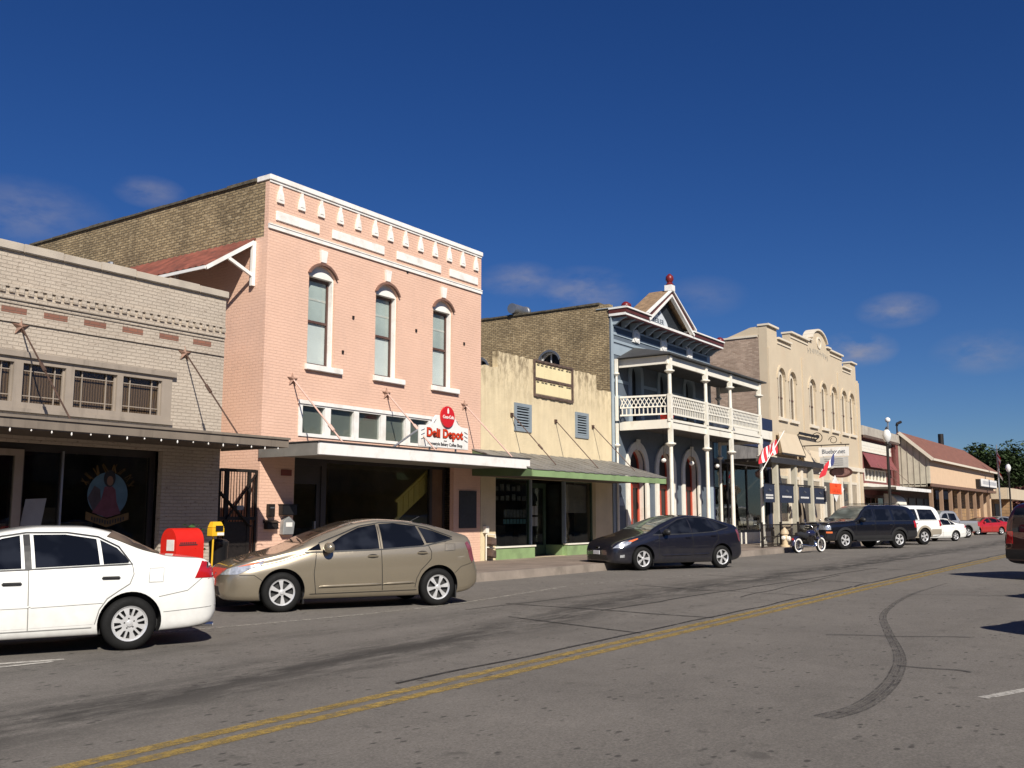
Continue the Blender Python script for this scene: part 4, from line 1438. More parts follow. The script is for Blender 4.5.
# frieze bands and rosettes
b = MB()
b.box(BX0 + 0.17, BX1 - 0.31, Y0 - 0.03, Y0 - 0.001, 8.02, 8.12)
b.box(BX0 + 0.17, BX1 - 0.31, Y0 - 0.03, Y0 - 0.001, 8.30, 8.40)
b.box(BX0 + 0.17, BX1 - 0.31, Y0 - 0.05, Y0 - 0.001, 8.60, 8.66)
b.box(BX0 + 0.17, BX1 - 0.31, Y0 - 0.02, Y0 - 0.001, 7.55, 7.95)
b.build('frieze_band', M['blue_pale'], bl)
b = MB()
b.box(BX0 + 0.18, BX1 - 0.32, Y0 - 0.02, Y0 - 0.001, 8.40, 8.60)
b.build('frieze_panel', M['blue_deep'], bl)
MB().box(BX0 + 0.02, BX1 - 0.02, Y0 - 0.028, Y0 - 0.001, 8.663, 8.955).build('bracket_backing', M['frame_dark'], bl)
for x in (33.7, 36.16, 38.71):
    b = MB()
    b.lathe([(0.26, 0), (0.26, 0.03), (0.16, 0.05), (0.13, 0.03), (0.05, 0.07), (0.0001, 0.08)], 20, (0, 0, 0), cap=False)
    v = [(x + p[0], Y0 - 0.055 - p[2], 8.50 + p[1]) for p in b.v]
    q = MB().add(v, b.f)
    q.box(x - 0.28, x + 0.28, Y0 - 0.054, Y0 - 0.001, 8.24, 8.74)
    q.build('rosette', M['white'], bl)
# cornice with brackets
yc = 16.62
b = MB()
b.box(BX0 - 0.05, BX1 + 0.05, yc, Y0 + 0.05, 8.96, 9.05)
b.build('cornice', M['white'], bl)
ax, bx_, cx, hz, tz = 33.45, 37.9, 35.65, 9.28, 10.62
for xa, xc in ((BX0 - 0.05, ax + 0.25), (bx_ - 0.25, BX1 + 0.05)):
    MB().box(xa, xc, yc - 0.03, Y0 + 0.05, 9.053, 9.21).build('cornice_red_band', M['maroon_dark'], bl)
    MB().box(xa - 0.03, xc, yc - 0.09, Y0 + 0.05, 9.213, 9.27).build('cornice_cap', M['white'], bl)
MB().box(ax + 0.25, bx_ - 0.25, yc + 0.5, Y0 + 0.05, 9.053, 9.20).build('pediment_floor', M['maroon_dark'], bl)
MB().box(BX0 - 0.05, BX0 + 1.2, yc, Y0 + 0.6, 9.273, 9.30).build('cornice_top', M['blue_pale'], bl)
for k in range(14):
    x = BX0 + 0.15 + k * (BX1 - BX0 - 0.3) / 13
    b = MB()
    b.plate([(Y0 - 0.03, 8.66), (Y0 - 0.03, 8.955), (yc + 0.06, 8.955), (yc + 0.06, 8.90), (yc + 0.28, 8.83), (Y0 - 0.16, 8.66)], [], lambda u, v, w_, x=x: (x - w_, u, v), -0.05, 0.05)
    b.build('cornice_bracket', M['blue_pale'], bl)
MB().box(BX0 + 0.02, BX1 - 0.02, yc + 0.02, Y0 - 0.06, 8.92, 8.957).build('cornice_soffit', M['maroon_dark'], bl)
M['pediment'] = pm('shaded_pediment_paint', (0.016, 0.02, 0.026), 0.6, var=0.2)  # dark blue deepened to hold the recess shade in its colour
# pediment
MB().plate([(ax + 0.2, 9.055), (bx_ - 0.2, 9.055), (bx_ - 0.2, 9.2), (cx, tz - 0.2), (ax + 0.2, 9.2)], [], FY(yc), -0.42, -0.36).build('pediment_panel', M['pediment'], bl)
for s, (p, q) in enumerate((((ax, hz), (cx, tz)), ((bx_, hz), (cx, tz)))):
    sg_ = 1 if s == 0 else -1

    def rake(y0, y1, d0, d1, name, m):
        b = MB()
        b.hexa([(p[0] + sg_ * d0 * 0.6, y0, p[1] - d0), (q[0], y0, q[1] - d0), (q[0], y1, q[1] - d0), (p[0] + sg_ * d0 * 0.6, y1, p[1] - d0)],
               [(p[0] + sg_ * d1 * 0.6, y0, p[1] - d1), (q[0], y0, q[1] - d1), (q[0], y1, q[1] - d1), (p[0] + sg_ * d1 * 0.6, y1, p[1] - d1)])
        b.build(name, m, bl)
    rake(yc - 0.09, yc + 0.05, 0.0, -0.06, 'rake_cap', M['white'])
    rake(yc - 0.02, yc + 0.10, 0.15, 0.003, 'rake_red_band', M['maroon_dark'])
    rake(yc - 0.05, yc + 0.10, 0.25, 0.153, 'rake_moulding', M['white'])
b = MB()
yk = 17.6
b.add([(ax - 0.05, yc + 0.055, hz + 0.0), (cx, yc + 0.055, tz + 0.04), (cx, yk, tz + 0.04), (ax - 0.05, yk, hz), (bx_ + 0.05, yc + 0.055, hz), (bx_ + 0.05, yk, hz)],
      [(0, 1, 2, 3), (1, 4, 5, 2), (3, 2, 5)])
b.build('gable_roof', M['shingle'], bl)
M['name_plate'] = pm('weathered_name_plate', (0.52, 0.55, 0.58), 0.6, var=0.15, scale=5)
# plate with letters inside the pediment
MB().plate([(34.05, 9.10), (36.05, 9.10), (35.8, 9.40), (35.2, 9.80), (34.95, 9.80), (34.3, 9.40)], [], FY(yc), -0.358, -0.32).build('name_plate', M['name_plate'], bl)
text('KESLER', 0.30, (35.05, yc + 0.312, 9.28), M['blue_deep'], bl, sx=1.05)
text('18', 0.2, (35.08, yc + 0.312, 9.60), M['blue_deep'], bl)
# finials
b = MB()
b.box(cx - 0.16, cx + 0.16, yc - 0.1, yc + 0.22, tz - 0.02, tz + 0.22)
b.build('finial_base', M['white'], bl)
b = MB()
b.lathe([(0.14, 0), (0.16, 0.05), (0.10, 0.12), (0.17, 0.25), (0.15, 0.38), (0.05, 0.48), (0.001, 0.50)], 10, (cx, yc + 0.06, tz + 0.22))
b.build('finial', M['red_paint'], bl, smooth=50)
for x in (BX0 + 0.15, BX1 - 0.1):
    b = MB()
    b.lathe([(0.17, 0), (0.19, 0.06), (0.15, 0.14), (0.08, 0.2), (0.001, 0.22)], 10, (x, yc + 0.1, 9.27))
    b.ball((x + 0.22, yc + 0.1, 9.37), 0.11)
    b.build('finial', M['red_paint'], bl, smooth=50)
# upper windows and trim
for a, c in uw:
    b = MB().plate(arch(a - 0.2, c + 0.2, 5.0, 6.95, 7.58), [arch(a + 0.03, c - 0.03, 4.99, 6.93, 7.33)], FY(Y0), -0.2, 0.05)
    o = b.build('upper_window', M['blue_pale'], bl)
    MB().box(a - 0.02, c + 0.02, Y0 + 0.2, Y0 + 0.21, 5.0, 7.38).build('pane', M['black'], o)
    b = MB()
    b.box((a + c) / 2 - 0.02, (a + c) / 2 + 0.02, Y0 + 0.15, Y0 + 0.198, 5.0, 7.3)
    b.box(a, c, Y0 + 0.15, Y0 + 0.198, 6.1, 6.15)
    b.build('sash', M['dark_wood'], o)
boxes('wall_band', M['blue_pale'], bl, [(xa, xc, Y0 - 0.02, Y0 - 0.001, z, z + 0.12) for z in (5.9, 6.5) for xa, xc in ((BX0 + 0.17, uw[0][0] - 0.21), (uw[0][1] + 0.21, uw[1][0] - 0.21), (uw[1][1] + 0.21, uw[2][0] - 0.21), (uw[2][1] + 0.21, BX1 - 0.31))])
# lower arches
for a, c in la:
    b = MB().plate(arch(a - 0.27, c + 0.27, 0.2, 3.38, 4.36), [arch(a + 0.0, c - 0.0, 0.19, 3.42, 4.07)], FY(Y0), -0.28, 0.07)
    cx_ = (a + c) / 2
    b.hexa([(cx_ - 0.1, Y0 - 0.071, 4.02), (cx_ + 0.1, Y0 - 0.071, 4.02), (cx_ + 0.13, Y0 - 0.071, 4.44), (cx_ - 0.13, Y0 - 0.071, 4.44)],
           [(cx_ - 0.1, Y0 - 0.12, 4.02), (cx_ + 0.1, Y0 - 0.12, 4.02), (cx_ + 0.13, Y0 - 0.12, 4.44), (cx_ - 0.13, Y0 - 0.12, 4.44)])
    o = b.build('arch_surround', M['cream_white'], bl)
    b = MB().plate(arch(a, c, 0.2, 3.42, 4.07), [rect(a + 0.14, cx_ - 0.10, 1.0, 2.6), rect(cx_ + 0.10, c - 0.14, 1.0, 2.6), arch(a + 0.1, c - 0.1, 2.75, 3.4, 3.97)], FY(Y0), -0.30, -0.24)
    d_ = b.build('arched_door', M['red_door'], bl)
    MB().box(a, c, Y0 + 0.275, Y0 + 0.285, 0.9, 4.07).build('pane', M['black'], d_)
    MB().box(cx_ + 0.03, cx_ + 0.06, Y0 + 0.2, Y0 + 0.238, 1.15, 1.4).build('handle', M['steel'], d_)
room(bl, BX0 + 0.3, BX1 - 0.3, Y0 + 0.32, Y0 + 5, 0.22, 4.5, M['interior_dark'])
# two dark plaques by the corner
MB().plate(rect(32.12, 32.5, 1.9, 2.2), [], FY(Y0), 0.001, 0.02).build('plaque', M['blue_pale'], bl)
MB().plate(disc(32.2, 2.5, 0.13, 0.16, 16), [], FY(Y0), 0.001, 0.03).build('round_plaque', M['black'], bl)
# porch -----------------------------------------------------------
QX0, QX1, QY = 32.22, 41.75, 15.25
px_ = (32.36, 35.62, 38.14, 41.5)
b = MB()
b.box(QX0, QX1, QY + 0.05, Y0 - 0.06, 4.80, 4.97)
b.build('balcony_floor', M['soffit'], bl)
b = MB()
b.box(QX0 - 0.05, QX1 + 0.05, QY - 0.03, QY + 0.045, 4.68, 5.0)
b.box(QX0 - 0.05, QX0 + 0.03, QY + 0.046, Y0 - 0.07, 4.68, 5.0)
b.box(QX1 - 0.03, QX1 + 0.05, QY + 0.046, Y0 - 0.07, 4.68, 5.0)
b.box(QX0 - 0.09, QX1 + 0.09, QY - 0.07, QY - 0.032, 4.93, 5.02)
b.build('balcony_beam', M['cream_white'], bl)
b = MB()
b.box(QX0 - 0.05, QX1 + 0.05, QY - 0.03, QY + 0.06, 7.05, 7.36)
b.box(QX0 - 0.05, QX0 + 0.04, QY + 0.061, Y0 - 0.07, 7.05, 7.36)
b.box(QX1 - 0.04, QX1 + 0.05, QY + 0.061, Y0 - 0.07, 7.05, 7.36)
b.build('porch_beam', M['cream_white'], bl)
MB().box(QX0 + 0.05, QX1 - 0.05, QY + 0.07, Y0 - 0.08, 7.30, 7.34).build('porch_ceiling', M['soffit'], bl)
b = MB()
b.hexa([(QX0 - 0.25, QY - 0.22, 7.38), (QX1 + 0.25, QY - 0.22, 7.38), (QX1 + 0.25, Y0 - 0.055, 7.38), (QX0 - 0.25, Y0 - 0.055, 7.38)],
       [(QX0 - 0.25, QY - 0.22, 7.44), (QX1 + 0.25, QY - 0.22, 7.44), (QX1 - 1.2, Y0 - 0.055, 8.02), (QX0 + 1.3, Y0 - 0.055, 8.02)])
b.build('porch_roof', M['porch_roof'], bl)


def porch_post(x, y, k=1.0):
    b = MB()
    b.box(x - 0.12, x + 0.12, y - 0.12, y + 0.12, 0.2, 0.42)
    b.lathe([(0.08, 0.42), (0.08, 2.0), (0.07, 4.02)], 12, (x, y, 0))
    for z in (4.02, 6.70):
        b.lathe([(0.085, z), (0.17, z + 0.07), (0.19, z + 0.075), (0.19, z + 0.115), (0.12, z + 0.14), (0.09, z + 0.16)], 14, (x, y, 0))
    b.box(x - 0.075, x + 0.075, y - 0.075, y + 0.075, 4.182, 4.93)
    b.box(x - 0.075, x + 0.075, y - 0.075, y + 0.075, 5.023, 5.95)
    b.lathe([(0.075, 5.95), (0.068, 6.70)], 12, (x, y, 0))
    b.box(x - 0.085, x + 0.085, y - 0.085, y + 0.085, 6.862, 7.352)
    b.v = [(x + (p[0] - x) * k, y + (p[1] - y) * k, p[2]) for p in b.v]
    return b.build('porch_post', M['cream_white'], bl, smooth=40)


for x in px_:
    porch_post(x, QY - 0.02)
porch_post(31.92, Y0 - 0.10, 0.6)
porch_post(41.5, Y0 - 0.16, 0.8)


def railing(p, q, n):
    p, q = Vector(p), Vector(q)
    b = MB()
    up = lambda t, z: (p.lerp(q, t).x, p.lerp(q, t).y, z)
    for z, h in ((5.90, 0.07), (5.50, 0.045), (5.22, 0.06)):
        b.bar(up(0, z), up(1, z), 0.06, h)
    L = (q - p).length
    k = 0
    n = int(L / 0.155)
    for i in range(n):
        t = (i + 0.5) / n
        b.bar(up(t, 5.22), up(t, 5.5), 0.03, 0.035)
        b.bar(up(i / n, 5.5), up(min(1, (i + 1.5) / n), 5.9), 0.02, 0.028)
        b.bar(up(min(1, (i + 1.5) / n), 5.5), up(i / n, 5.9), 0.022, 0.028)
    b.build('railing', M['cream_white'], bl)


railing((32.36, QY + 0.1, 0), (32.0, Y0 - 0.2, 0), 10)
for i in range(3):
    railing((px_[i] + 0.12, QY - 0.02, 0), (px_[i + 1] - 0.12, QY - 0.02, 0), 20)
for i, x in enumerate((33.95, 36.53, 39.14)):
    b = MB()
    b.ball((x, 16.3, 3.62), 0.105, 0.105, 0.09)
    o = b.build('globe_lamp', M['white'], bl, smooth=60)
    MB().tube([(x, 16.3, 3.72), (x, 16.3, 4.8)], 0.006, 6).build('lamp_stem', M['black'], o)
tag(MB().box(32.42, 33.0, QY + 0.12, QY + 0.42, 4.975, 5.2).build('crate', M['red_bright'], None, bevel=0.02), 'small red crate on the balcony floor by the corner post', 'crate')
bx2 = MB()
for (a, c) in ((33.4, 34.2), (34.6, 35.2), (36.0, 36.9), (38.4, 38.9)):
    bx2.box(a, c, QY + 0.3, QY + 0.7, 4.975, 5.17)
tag(bx2.build('planter_boxes', M['iron'], bl), None)
# roof ventilator on the blue building
rv = thing('roof_ventilator', (32.1, 21.7, 9.0), 'grey sheet metal drum ventilator lying on the brick roof edge', 'ventilator')
b = MB()
b.lathe([(0.21, -0.5), (0.21, 0.42), (0.24, 0.44), (0.24, 0.56), (0.20, 0.56)], 22, (32.05, 21.7, 9.78), axis='x')
b.build('drum', M['steel'], rv, smooth=40)
MB().box(31.95, 32.3, 21.5, 21.9, 8.9, 9.6).build('base', M['tan_brick'], rv)

# ================================================================ low navy shop between
nv = thing('shop_building', (44.7, Y0, 0.2), 'low dark fronted shop with navy cornice beside the tan stucco building', 'building')
front(nv, rect(40.98, 48.55, 0.2, 6.36), [rect(41.2, 48.2, 0.75, 4.9)], M['navy'], th=0.2)
body(nv, 40.98, 48.55, 6.0, 5.5, M['rose_brick'], M['rose_brick'], y=Y0 + 0.2, depth=12, zl=5.9)
MB().box(40.98, 48.55, Y0 - 0.12, Y0 - 0.001, 5.35, 5.78).build('white_band', M['cream_white'], nv)
MB().box(40.98, 48.55, Y0 - 0.14, Y0 - 0.001, 5.80, 6.38).build('cornice', M['navy'], nv)
MB().box(41.2, 48.2, Y0 - 0.02, Y0 + 0.2, 0.2, 0.73).build('stall_riser', M['cream_white'], nv)
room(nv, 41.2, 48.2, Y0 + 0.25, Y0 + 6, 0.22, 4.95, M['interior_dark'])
b = MB().plate(rect(41.2, 48.2, 0.75, 4.9), [rect(41.35, 42.9, 0.85, 3.9), rect(43.05, 45.3, 0.85, 3.9), rect(45.4, 48.05, 0.85, 3.9), rect(41.35, 43.2, 4.1, 4.8)], FY(Y0), -0.16, -0.08)
b.build('shop_front_frame', M['frame_dark'], nv)
MB().box(41.3, 48.1, Y0 + 0.12, Y0 + 0.127, 0.8, 4.85).build('shop_window', M['glass'], nv)
b = MB()
for k in range(16):
    b.box(43.25 + k * 0.3, 43.25 + k * 0.3 + 0.285, Y0 + 0.02, Y0 + 0.06, 4.05, 4.85)
b.build('board_panel', pm('weathered_grey_boards', (0.16, 0.15, 0.14), 0.8, var=0.3, streak=0.6), nv)
b = MB()
furnish(b, 41.6, 47.5, Y0 + 0.6, 12, 15, 1.3)
b.box(44.3, 46.8, Y0 + 0.4, Y0 + 0.8, 1.05, 1.3)
b.build('window_display', M['tan_light'] if False else pm('pale_display', (0.35, 0.3, 0.24), 0.8, var=0.4, scale=4), nv)

# ================================================================ tan stucco building with arched windows
tn = thing('stucco_building', (57.2, Y0, 0.2), 'large tan stucco building with curved parapet and seven tall arched windows', 'building')
TX0, TX1 = 48.6, 65.7
tw = [(50.0, 51.2), (51.76, 52.98), (55.2, 56.45), (57.45, 58.6), (59.45, 60.65), (61.62, 62.80), (63.36, 64.52)]
cu = [(57.45 + 1.5 * math.cos(PI * k / 12), 11.62 + 0.85 * math.sin(PI * k / 12)) for k in range(13)]
outer = [(TX0, 0.2), (TX1, 0.2), (TX1, 10.35), (65.2, 10.35), (65.2, 11.35), (64.0, 11.35), (64.0, 10.82), (62.15, 10.82), (62.15, 11.50), (59.55, 11.50), (59.5, 11.62)] + [p for p in cu] + \
        [(55.4, 11.62), (55.35, 11.50), (52.3, 11.50), (52.3, 10.85), (50.1, 10.85), (50.1, 11.35), (TX0, 11.35)]
front(tn, outer, [arch(a, c, 6.66, 8.75, 9.36) for a, c in tw], M['tan'], th=0.45)
MB().box(TX0, TX0 + 0.3, Y0 + 0.45, 31, 0.2, 10.80).build('brick_side_wall', M['rose_brick'], tn)
MB().box(TX0 - 0.06, TX0 + 0.36, Y0 + 0.5, 31, 10.803, 10.90).build('side_coping', M['tan_light'], tn)
MB().box(TX1 - 0.3, TX1, Y0 + 0.45, 31, 0.2, 10.3).build('side_wall', M['tan'], tn)
MB().box(TX0 + 0.3, TX1 - 0.3, 30.7, 31, 0.2, 10.3).build('back_wall', M['rose_brick'], tn)
MB().box(TX0 + 0.3, TX1 - 0.3, Y0 + 0.45, 30.7, 9.9, 10.1).build('roof', M['roof_flat'], tn)
# stepped shoulder behind the front
MB().plate([(Y0 + 0.455, 10.905), (Y0 + 2.2, 10.905), (Y0 + 0.9, 11.33), (Y0 + 0.455, 11.35)], [], FX(TX0), -0.3, 0).build('parapet_return', M['tan'], tn)
b = MB()


def cap(p, q):
    b.bar((p[0], Y0 + 0.18, p[1] + 0.055), (q[0], Y0 + 0.18, q[1] + 0.055), 0.62, 0.10)


for p, q in (((TX0 - 0.05, 11.36), (50.15, 11.36)), ((50.12, 10.86), (52.28, 10.86)), ((52.25, 11.51), (55.36, 11.51)), ((59.55, 11.51), (62.2, 11.51)), ((62.18, 10.83), (63.98, 10.83)), ((63.95, 11.36), (65.25, 11.36))):
    cap(p, q)
cc = [(57.45 + 1.53 * math.cos(PI * k / 12), 11.60 + 0.88 * math.sin(PI * k / 12)) for k in range(13)]
for i in range(12):
    b.bar((cc[i][0], Y0 + 0.18, cc[i][1]), (cc[i + 1][0], Y0 + 0.18, cc[i + 1][1]), 0.62, 0.1)
cap((58.9, 11.61), (59.6, 11.61))
cap((55.35, 11.61), (56.0, 11.61))
b.build('coping', M['tan_light'], tn)
b = MB()
for p, q, z in ((50.12, 52.28, 10.62), (52.3, 55.3, 11.27), (59.6, 62.15, 11.27), (62.15, 64.0, 10.6)):
    b.box(p, q, Y0 - 0.05, Y0 - 0.001, z, z + 0.06)
b.build('parapet_moulding', M['tan_light'], tn)
boxes('pilaster', M['tan'], tn, [(48.62, 49.0, Y0 - 0.05, Y0 - 0.001, 0.2, 10.2), (54.05, 54.5, Y0 - 0.06, Y0 - 0.001, 6.0, 10.35), (65.1, 65.68, Y0 - 0.06, Y0 - 0.001, 0.2, 10.2), (60.95, 61.3, Y0 - 0.06, Y0 - 0.001, 6.0, 10.35)])
MB().plate(disc(57.45, 11.72, 0.42, 0.36, 20), [disc(57.45, 11.72, 0.30, 0.25, 20)], FY(Y0), 0.001, 0.05).build('round_moulding', M['tan_light'], tn)
for a, c in tw:
    b = MB().plate(arch(a, c, 6.66, 8.75, 9.36), [arch(a + 0.09, (a + c) / 2 - 0.03, 6.75, 8.7, 9.05), arch((a + c) / 2 + 0.03, c - 0.09, 6.75, 8.7, 9.05)], FY(Y0), -0.19, -0.13)
    o = b.build('window', M['tan_light'], tn)
    MB().box(a, c, Y0 + 0.17, Y0 + 0.18, 6.66, 9.36).build('pane', M['blind_tan'] if 'blind_tan' in M else pm('tan_blind', (0.13, 0.10, 0.07), 0.3, var=0.15, scale=1.5), o)
    b = MB()
    b.box(a + 0.08, c - 0.08, Y0 + 0.14, Y0 + 0.168, 7.74, 7.82)
    b.build('sash', M['dark_wood'], o)
    hm = MB()
    o1 = arch(a - 0.12, c + 0.12, 7.0, 8.75, 9.50)[2:]
    o2 = arch(a, c, 7.0, 8.75, 9.36)[2:]
    hm.plate(o1 + o2[::-1], [], FY(Y0), 0.001, 0.06)
    hm.build('hood', M['tan'], o)
    MB().box(a - 0.08, c + 0.08, Y0 - 0.12, Y0 - 0.001, 6.50, 6.655).build('sill', M['tan_light'], o)
# worn name over the centre: too faded to read, so only broken strokes stay
b = MB()
rl = random.Random(21)
for k in range(11):
    x = 55.3 + k * 0.37
    z = 10.98 + 0.12 * math.sin(PI * k / 10)
    for j in range(2):
        t = rl.choice(((0, 0.3), (0.2, 0), (0.16, 0.28)))
        b.bar((x + rl.uniform(0, 0.1), Y0 - 0.008, z - t[1] / 2), (x + t[0], Y0 - 0.008, z + t[1] / 2), 0.05, 0.012) if t[1] else b.bar((x, Y0 - 0.008, z), (x + 0.2, Y0 - 0.008, z), 0.012, 0.05)
b.build('faded_lettering', pm('faded_grey_letters', (0.30, 0.28, 0.24), 0.8), tn)
# ground floor: piers, doors, windows
b = MB()
for x in (49.2, 51.0, 52.9, 54.7, 56.6, 58.6, 60.5, 62.4, 64.3):
    b.box(x, x + 0.35, Y0 - 0.12, Y0 - 0.001, 0.2, 4.3)
b.box(48.65, 65.65, Y0 - 0.16, Y0 - 0.001, 4.302, 4.55)
b.build('ground_floor_pier', M['tan_light'], tn)
for k, (a, c) in enumerate(((49.6, 50.95), (51.4, 52.85), (53.3, 54.65), (55.1, 56.5), (57.0, 58.5), (59.0, 60.45), (60.9, 62.35), (62.8, 64.25))):
    z0 = 0.25 if k % 3 == 2 else 1.1
    b = MB().plate(rect(a, c, z0, 3.6), [rect(a + 0.12, c - 0.12, z0 + 0.12, 3.45)], FY(Y0), 0.001, 0.05)
    o = b.build('door_frame' if z0 < 1 else 'window_frame', M['tan_light'] if k % 2 else M['boards'], tn)
    MB().box(a + 0.12, c - 0.12, Y0 - 0.02, Y0 - 0.012, z0 + 0.12, 3.45).build('pane', pm('dim_brown_glass', (0.09, 0.065, 0.045), 0.15, var=0.3) if k % 2 == 0 else pm('closed_shutter', (0.36, 0.30, 0.22), 0.6, var=0.2, streak=0.3), o)
# box awnings
for (a, c, zt, zb, yf) in ((49.3, 52.35, 5.85, 4.72, 16.72), (52.9, 56.3, 5.15, 4.45, 16.75)):
    b = MB()
    b.add([(a, Y0 - 0.17, zt), (c, Y0 - 0.17, zt), (c + 0.05, yf, zb), (a - 0.6, yf, zb), (a, Y0 - 0.17, zb), (c, Y0 - 0.17, zb)],
          [(0, 3, 2, 1), (0, 4, 3), (1, 2, 5)])
    o = b.build('awning', M['tan'], tn)
    b = MB()
    b.box(a - 0.58, c + 0.03, yf, yf + 0.04, zb - 0.1, zb - 0.003)
    b.bar((c + 0.0, Y0 - 0.2, zt), (c + 0.06, yf, zb), 0.04, 0.04)
    b.build('awning_frame', M['iron'], o)
MB().box(52.6, 56.0, 17.05, 17.12, 5.92, 6.06).build('sign_arm', M['iron'], tn)
for x_ in (52.6, 56.0):
    MB().bar((x_, Y0 - 0.01, 5.8), (x_, 17.05, 6.0), 0.05, 0.05).build('sign_arm_stay', M['iron'], tn)
# flat canopy with timber posts in front of the tan building
pt = thing('patio_canopy', (45.5, 15.2, 0.2), 'flat dark patio canopy on timber posts before the tan building', 'canopy')
b = MB()
b.box(41.9, 49.4, 14.95, Y0 - 0.2, 3.92, 4.06)
b.build('canopy_roof', M['canopy_under'], pt)
MB().box(41.85, 49.45, 14.88, 14.945, 3.86, 4.10).build('fascia', M['frame_dark'], pt)
for x in (42.85, 45.4, 47.85):
    b = MB()
    b.box(x - 0.11, x + 0.11, 14.97, 15.19, 0.2, 3.92)
    b.box(x - 0.15, x + 0.15, 14.955, 15.2, 0.201, 0.6)
    b.build('timber_post', M['boards'], pt)
b = MB()
b.box(42.9, 49.9, 15.04, 15.10, 2.92, 2.98)
b.build('banner_rail', M['iron'], pt)
M['banner'] = pm('navy_banner_cloth', (0.017, 0.024, 0.048), 0.7, var=0.15)
for i, (a, c, l_) in enumerate(((41.15, 42.45, 'navy banner with two white lines of lettering nearest the white porch post'), (43.2, 45.0, 'wider navy banner hanging between the first two timber posts'), (45.8, 47.5, 'navy banner just right of the second timber post'), (48.15, 49.9, 'navy banner beside the orange arrow sign, last of its row'))):
    zt = 2.90 - 0.03 * (i > 1)
    bn = thing('banner', ((a + c) / 2, 15.0, 2.1), l_, 'banner', 'navy banners in front of the tan building')
    MB().box(a, c, 15.0, 15.012, 2.1, zt).build('cloth', M['banner'], bn)
    MB().tube([(a - 0.05, 15.006, zt + 0.01), (c + 0.05, 15.006, zt + 0.01)], 0.02, 6).build('rod', M['iron'], bn)
    mx_ = (a + c) / 2
    b = MB()
    for k in range(5):
        an = R(35 + k * 27.5)
        b.bar((mx_ + 0.10 * math.cos(an), 14.996, 2.55 + 0.07 * math.sin(an)), (mx_ + 0.26 * math.cos(an), 14.996, 2.55 + (0.16 if k == 2 else 0.13) * math.sin(an)), 0.05, 0.006)
    b.build('emblem', M['steel'], bn)
    b = MB()
    for z in ((2.42, 2.30) if i == 0 else (2.38,)):
        for k in range(8):
            x = mx_ - 0.36 * (c - a) + k * 0.72 * (c - a) / 8
            b.box(x, x + 0.062 * (c - a), 14.994, 14.998, z - 0.045, z + 0.035)
    b.build('lettering', M['white'], bn)
# the last banner's own pole
MB().box(49.94, 50.02, 14.98, 15.06, 0.2, 3.0).build('pole', M['cream_white'], bn)

# flags ------------------------------------------------------------
def flag_cloth(o, u, v, nu, nv, fn):
    vs, fs = [], []
    for j in range(nv + 1):
        for i in range(nu + 1):
            s, t = i / nu, j / nv
            p = o + u * s + v * t
            p = p + Vector((0.02, 0.10, 0)) * math.sin(s * 9 + t * 2.5) * (0.3 + t)
            vs.append(tuple(p))
    for j in range(nv):
        for i in range(nu):
            a = j * (nu + 1) + i
            fs.append((a, a + 1, a + nu + 2, a + nu + 1))
    return vs, fs, [fn((i + 0.5) / nu, (j + 0.5) / nv) for j in range(nv) for i in range(nu)]


M['flag_red'] = pm('flag_red', (0.50, 0.02, 0.03), 0.8, var=0.08)
M['flag_white'] = pm('flag_white', (0.80, 0.78, 0.76), 0.8, var=0.05)
M['flag_blue'] = pm('flag_blue', (0.03, 0.04, 0.13), 0.8, var=0.1)
f1 = thing('flag', (41.5, 15.1, 3.3), 'red and white striped flag on a slanted pole by the last porch post', 'flag')
MB().tube([(41.05, 15.1, 3.35), (42.85, 14.6, 5.3)], 0.02, 8).build('flagpole', M['white'], f1)
vs, fs, mi = flag_cloth(Vector((42.05, 14.96, 3.72)), Vector((1.35, -0.37, 1.30)), Vector((-0.35, 0.05, -1.02)), 26, 10,
                        lambda s, t: 2 if (s > 0.55 and t < 0.5) else (0 if int((s if True else t) * 13) % 2 == 0 else 1))
vs, fs, mi = flag_cloth(Vector((40.85, 14.93, 4.35)), Vector((1.5, -0.16, 0.55)), Vector((-0.12, 0.05, -0.62)), 28, 10,
                        lambda s, t: 0 if int(s * 11) % 2 == 0 else 1)
q = MB().add(vs, fs)
q.mi = mi
q.build('flag_cloth', [M['flag_red'], M['flag_white'], M['flag_blue']], f1, smooth=60)
f2 = thing('flag', (50.3, 15.1, 3.4), 'white red and dark blue flag on a slanted pole near the hanging white sign', 'flag')
MB().tube([(49.3, 15.1, 3.6), (51.7, 14.7, 5.0)], 0.02, 8).build('flagpole', M['white'], f2)
vs, fs, mi = flag_cloth(Vector((49.75, 14.95, 4.0)), Vector((1.25, -0.2, 0.75)), Vector((-0.5, 0.05, -0.62)), 18, 10,
                        lambda s, t: 2 if s > 0.82 else (1 if s > 0.42 else 0))
q = MB().add(vs, fs)
q.mi = mi
q.build('flag_cloth', [M['flag_red'], M['flag_white'], M['flag_blue']], f2, smooth=60)

# hanging signs ----------------------------------------------------
hs_ = thing('hanging_sign', (52.5, 15.9, 3.6), 'white double hanging sign on a scrolled bracket beyond the flag', 'sign')
sx = 53.5


def sgn(y0, y1, z0, z1, name, m, d=0.09):
    return MB().box(sx, sx + d, y0, y1, z0, z1).build(name, m, hs_)


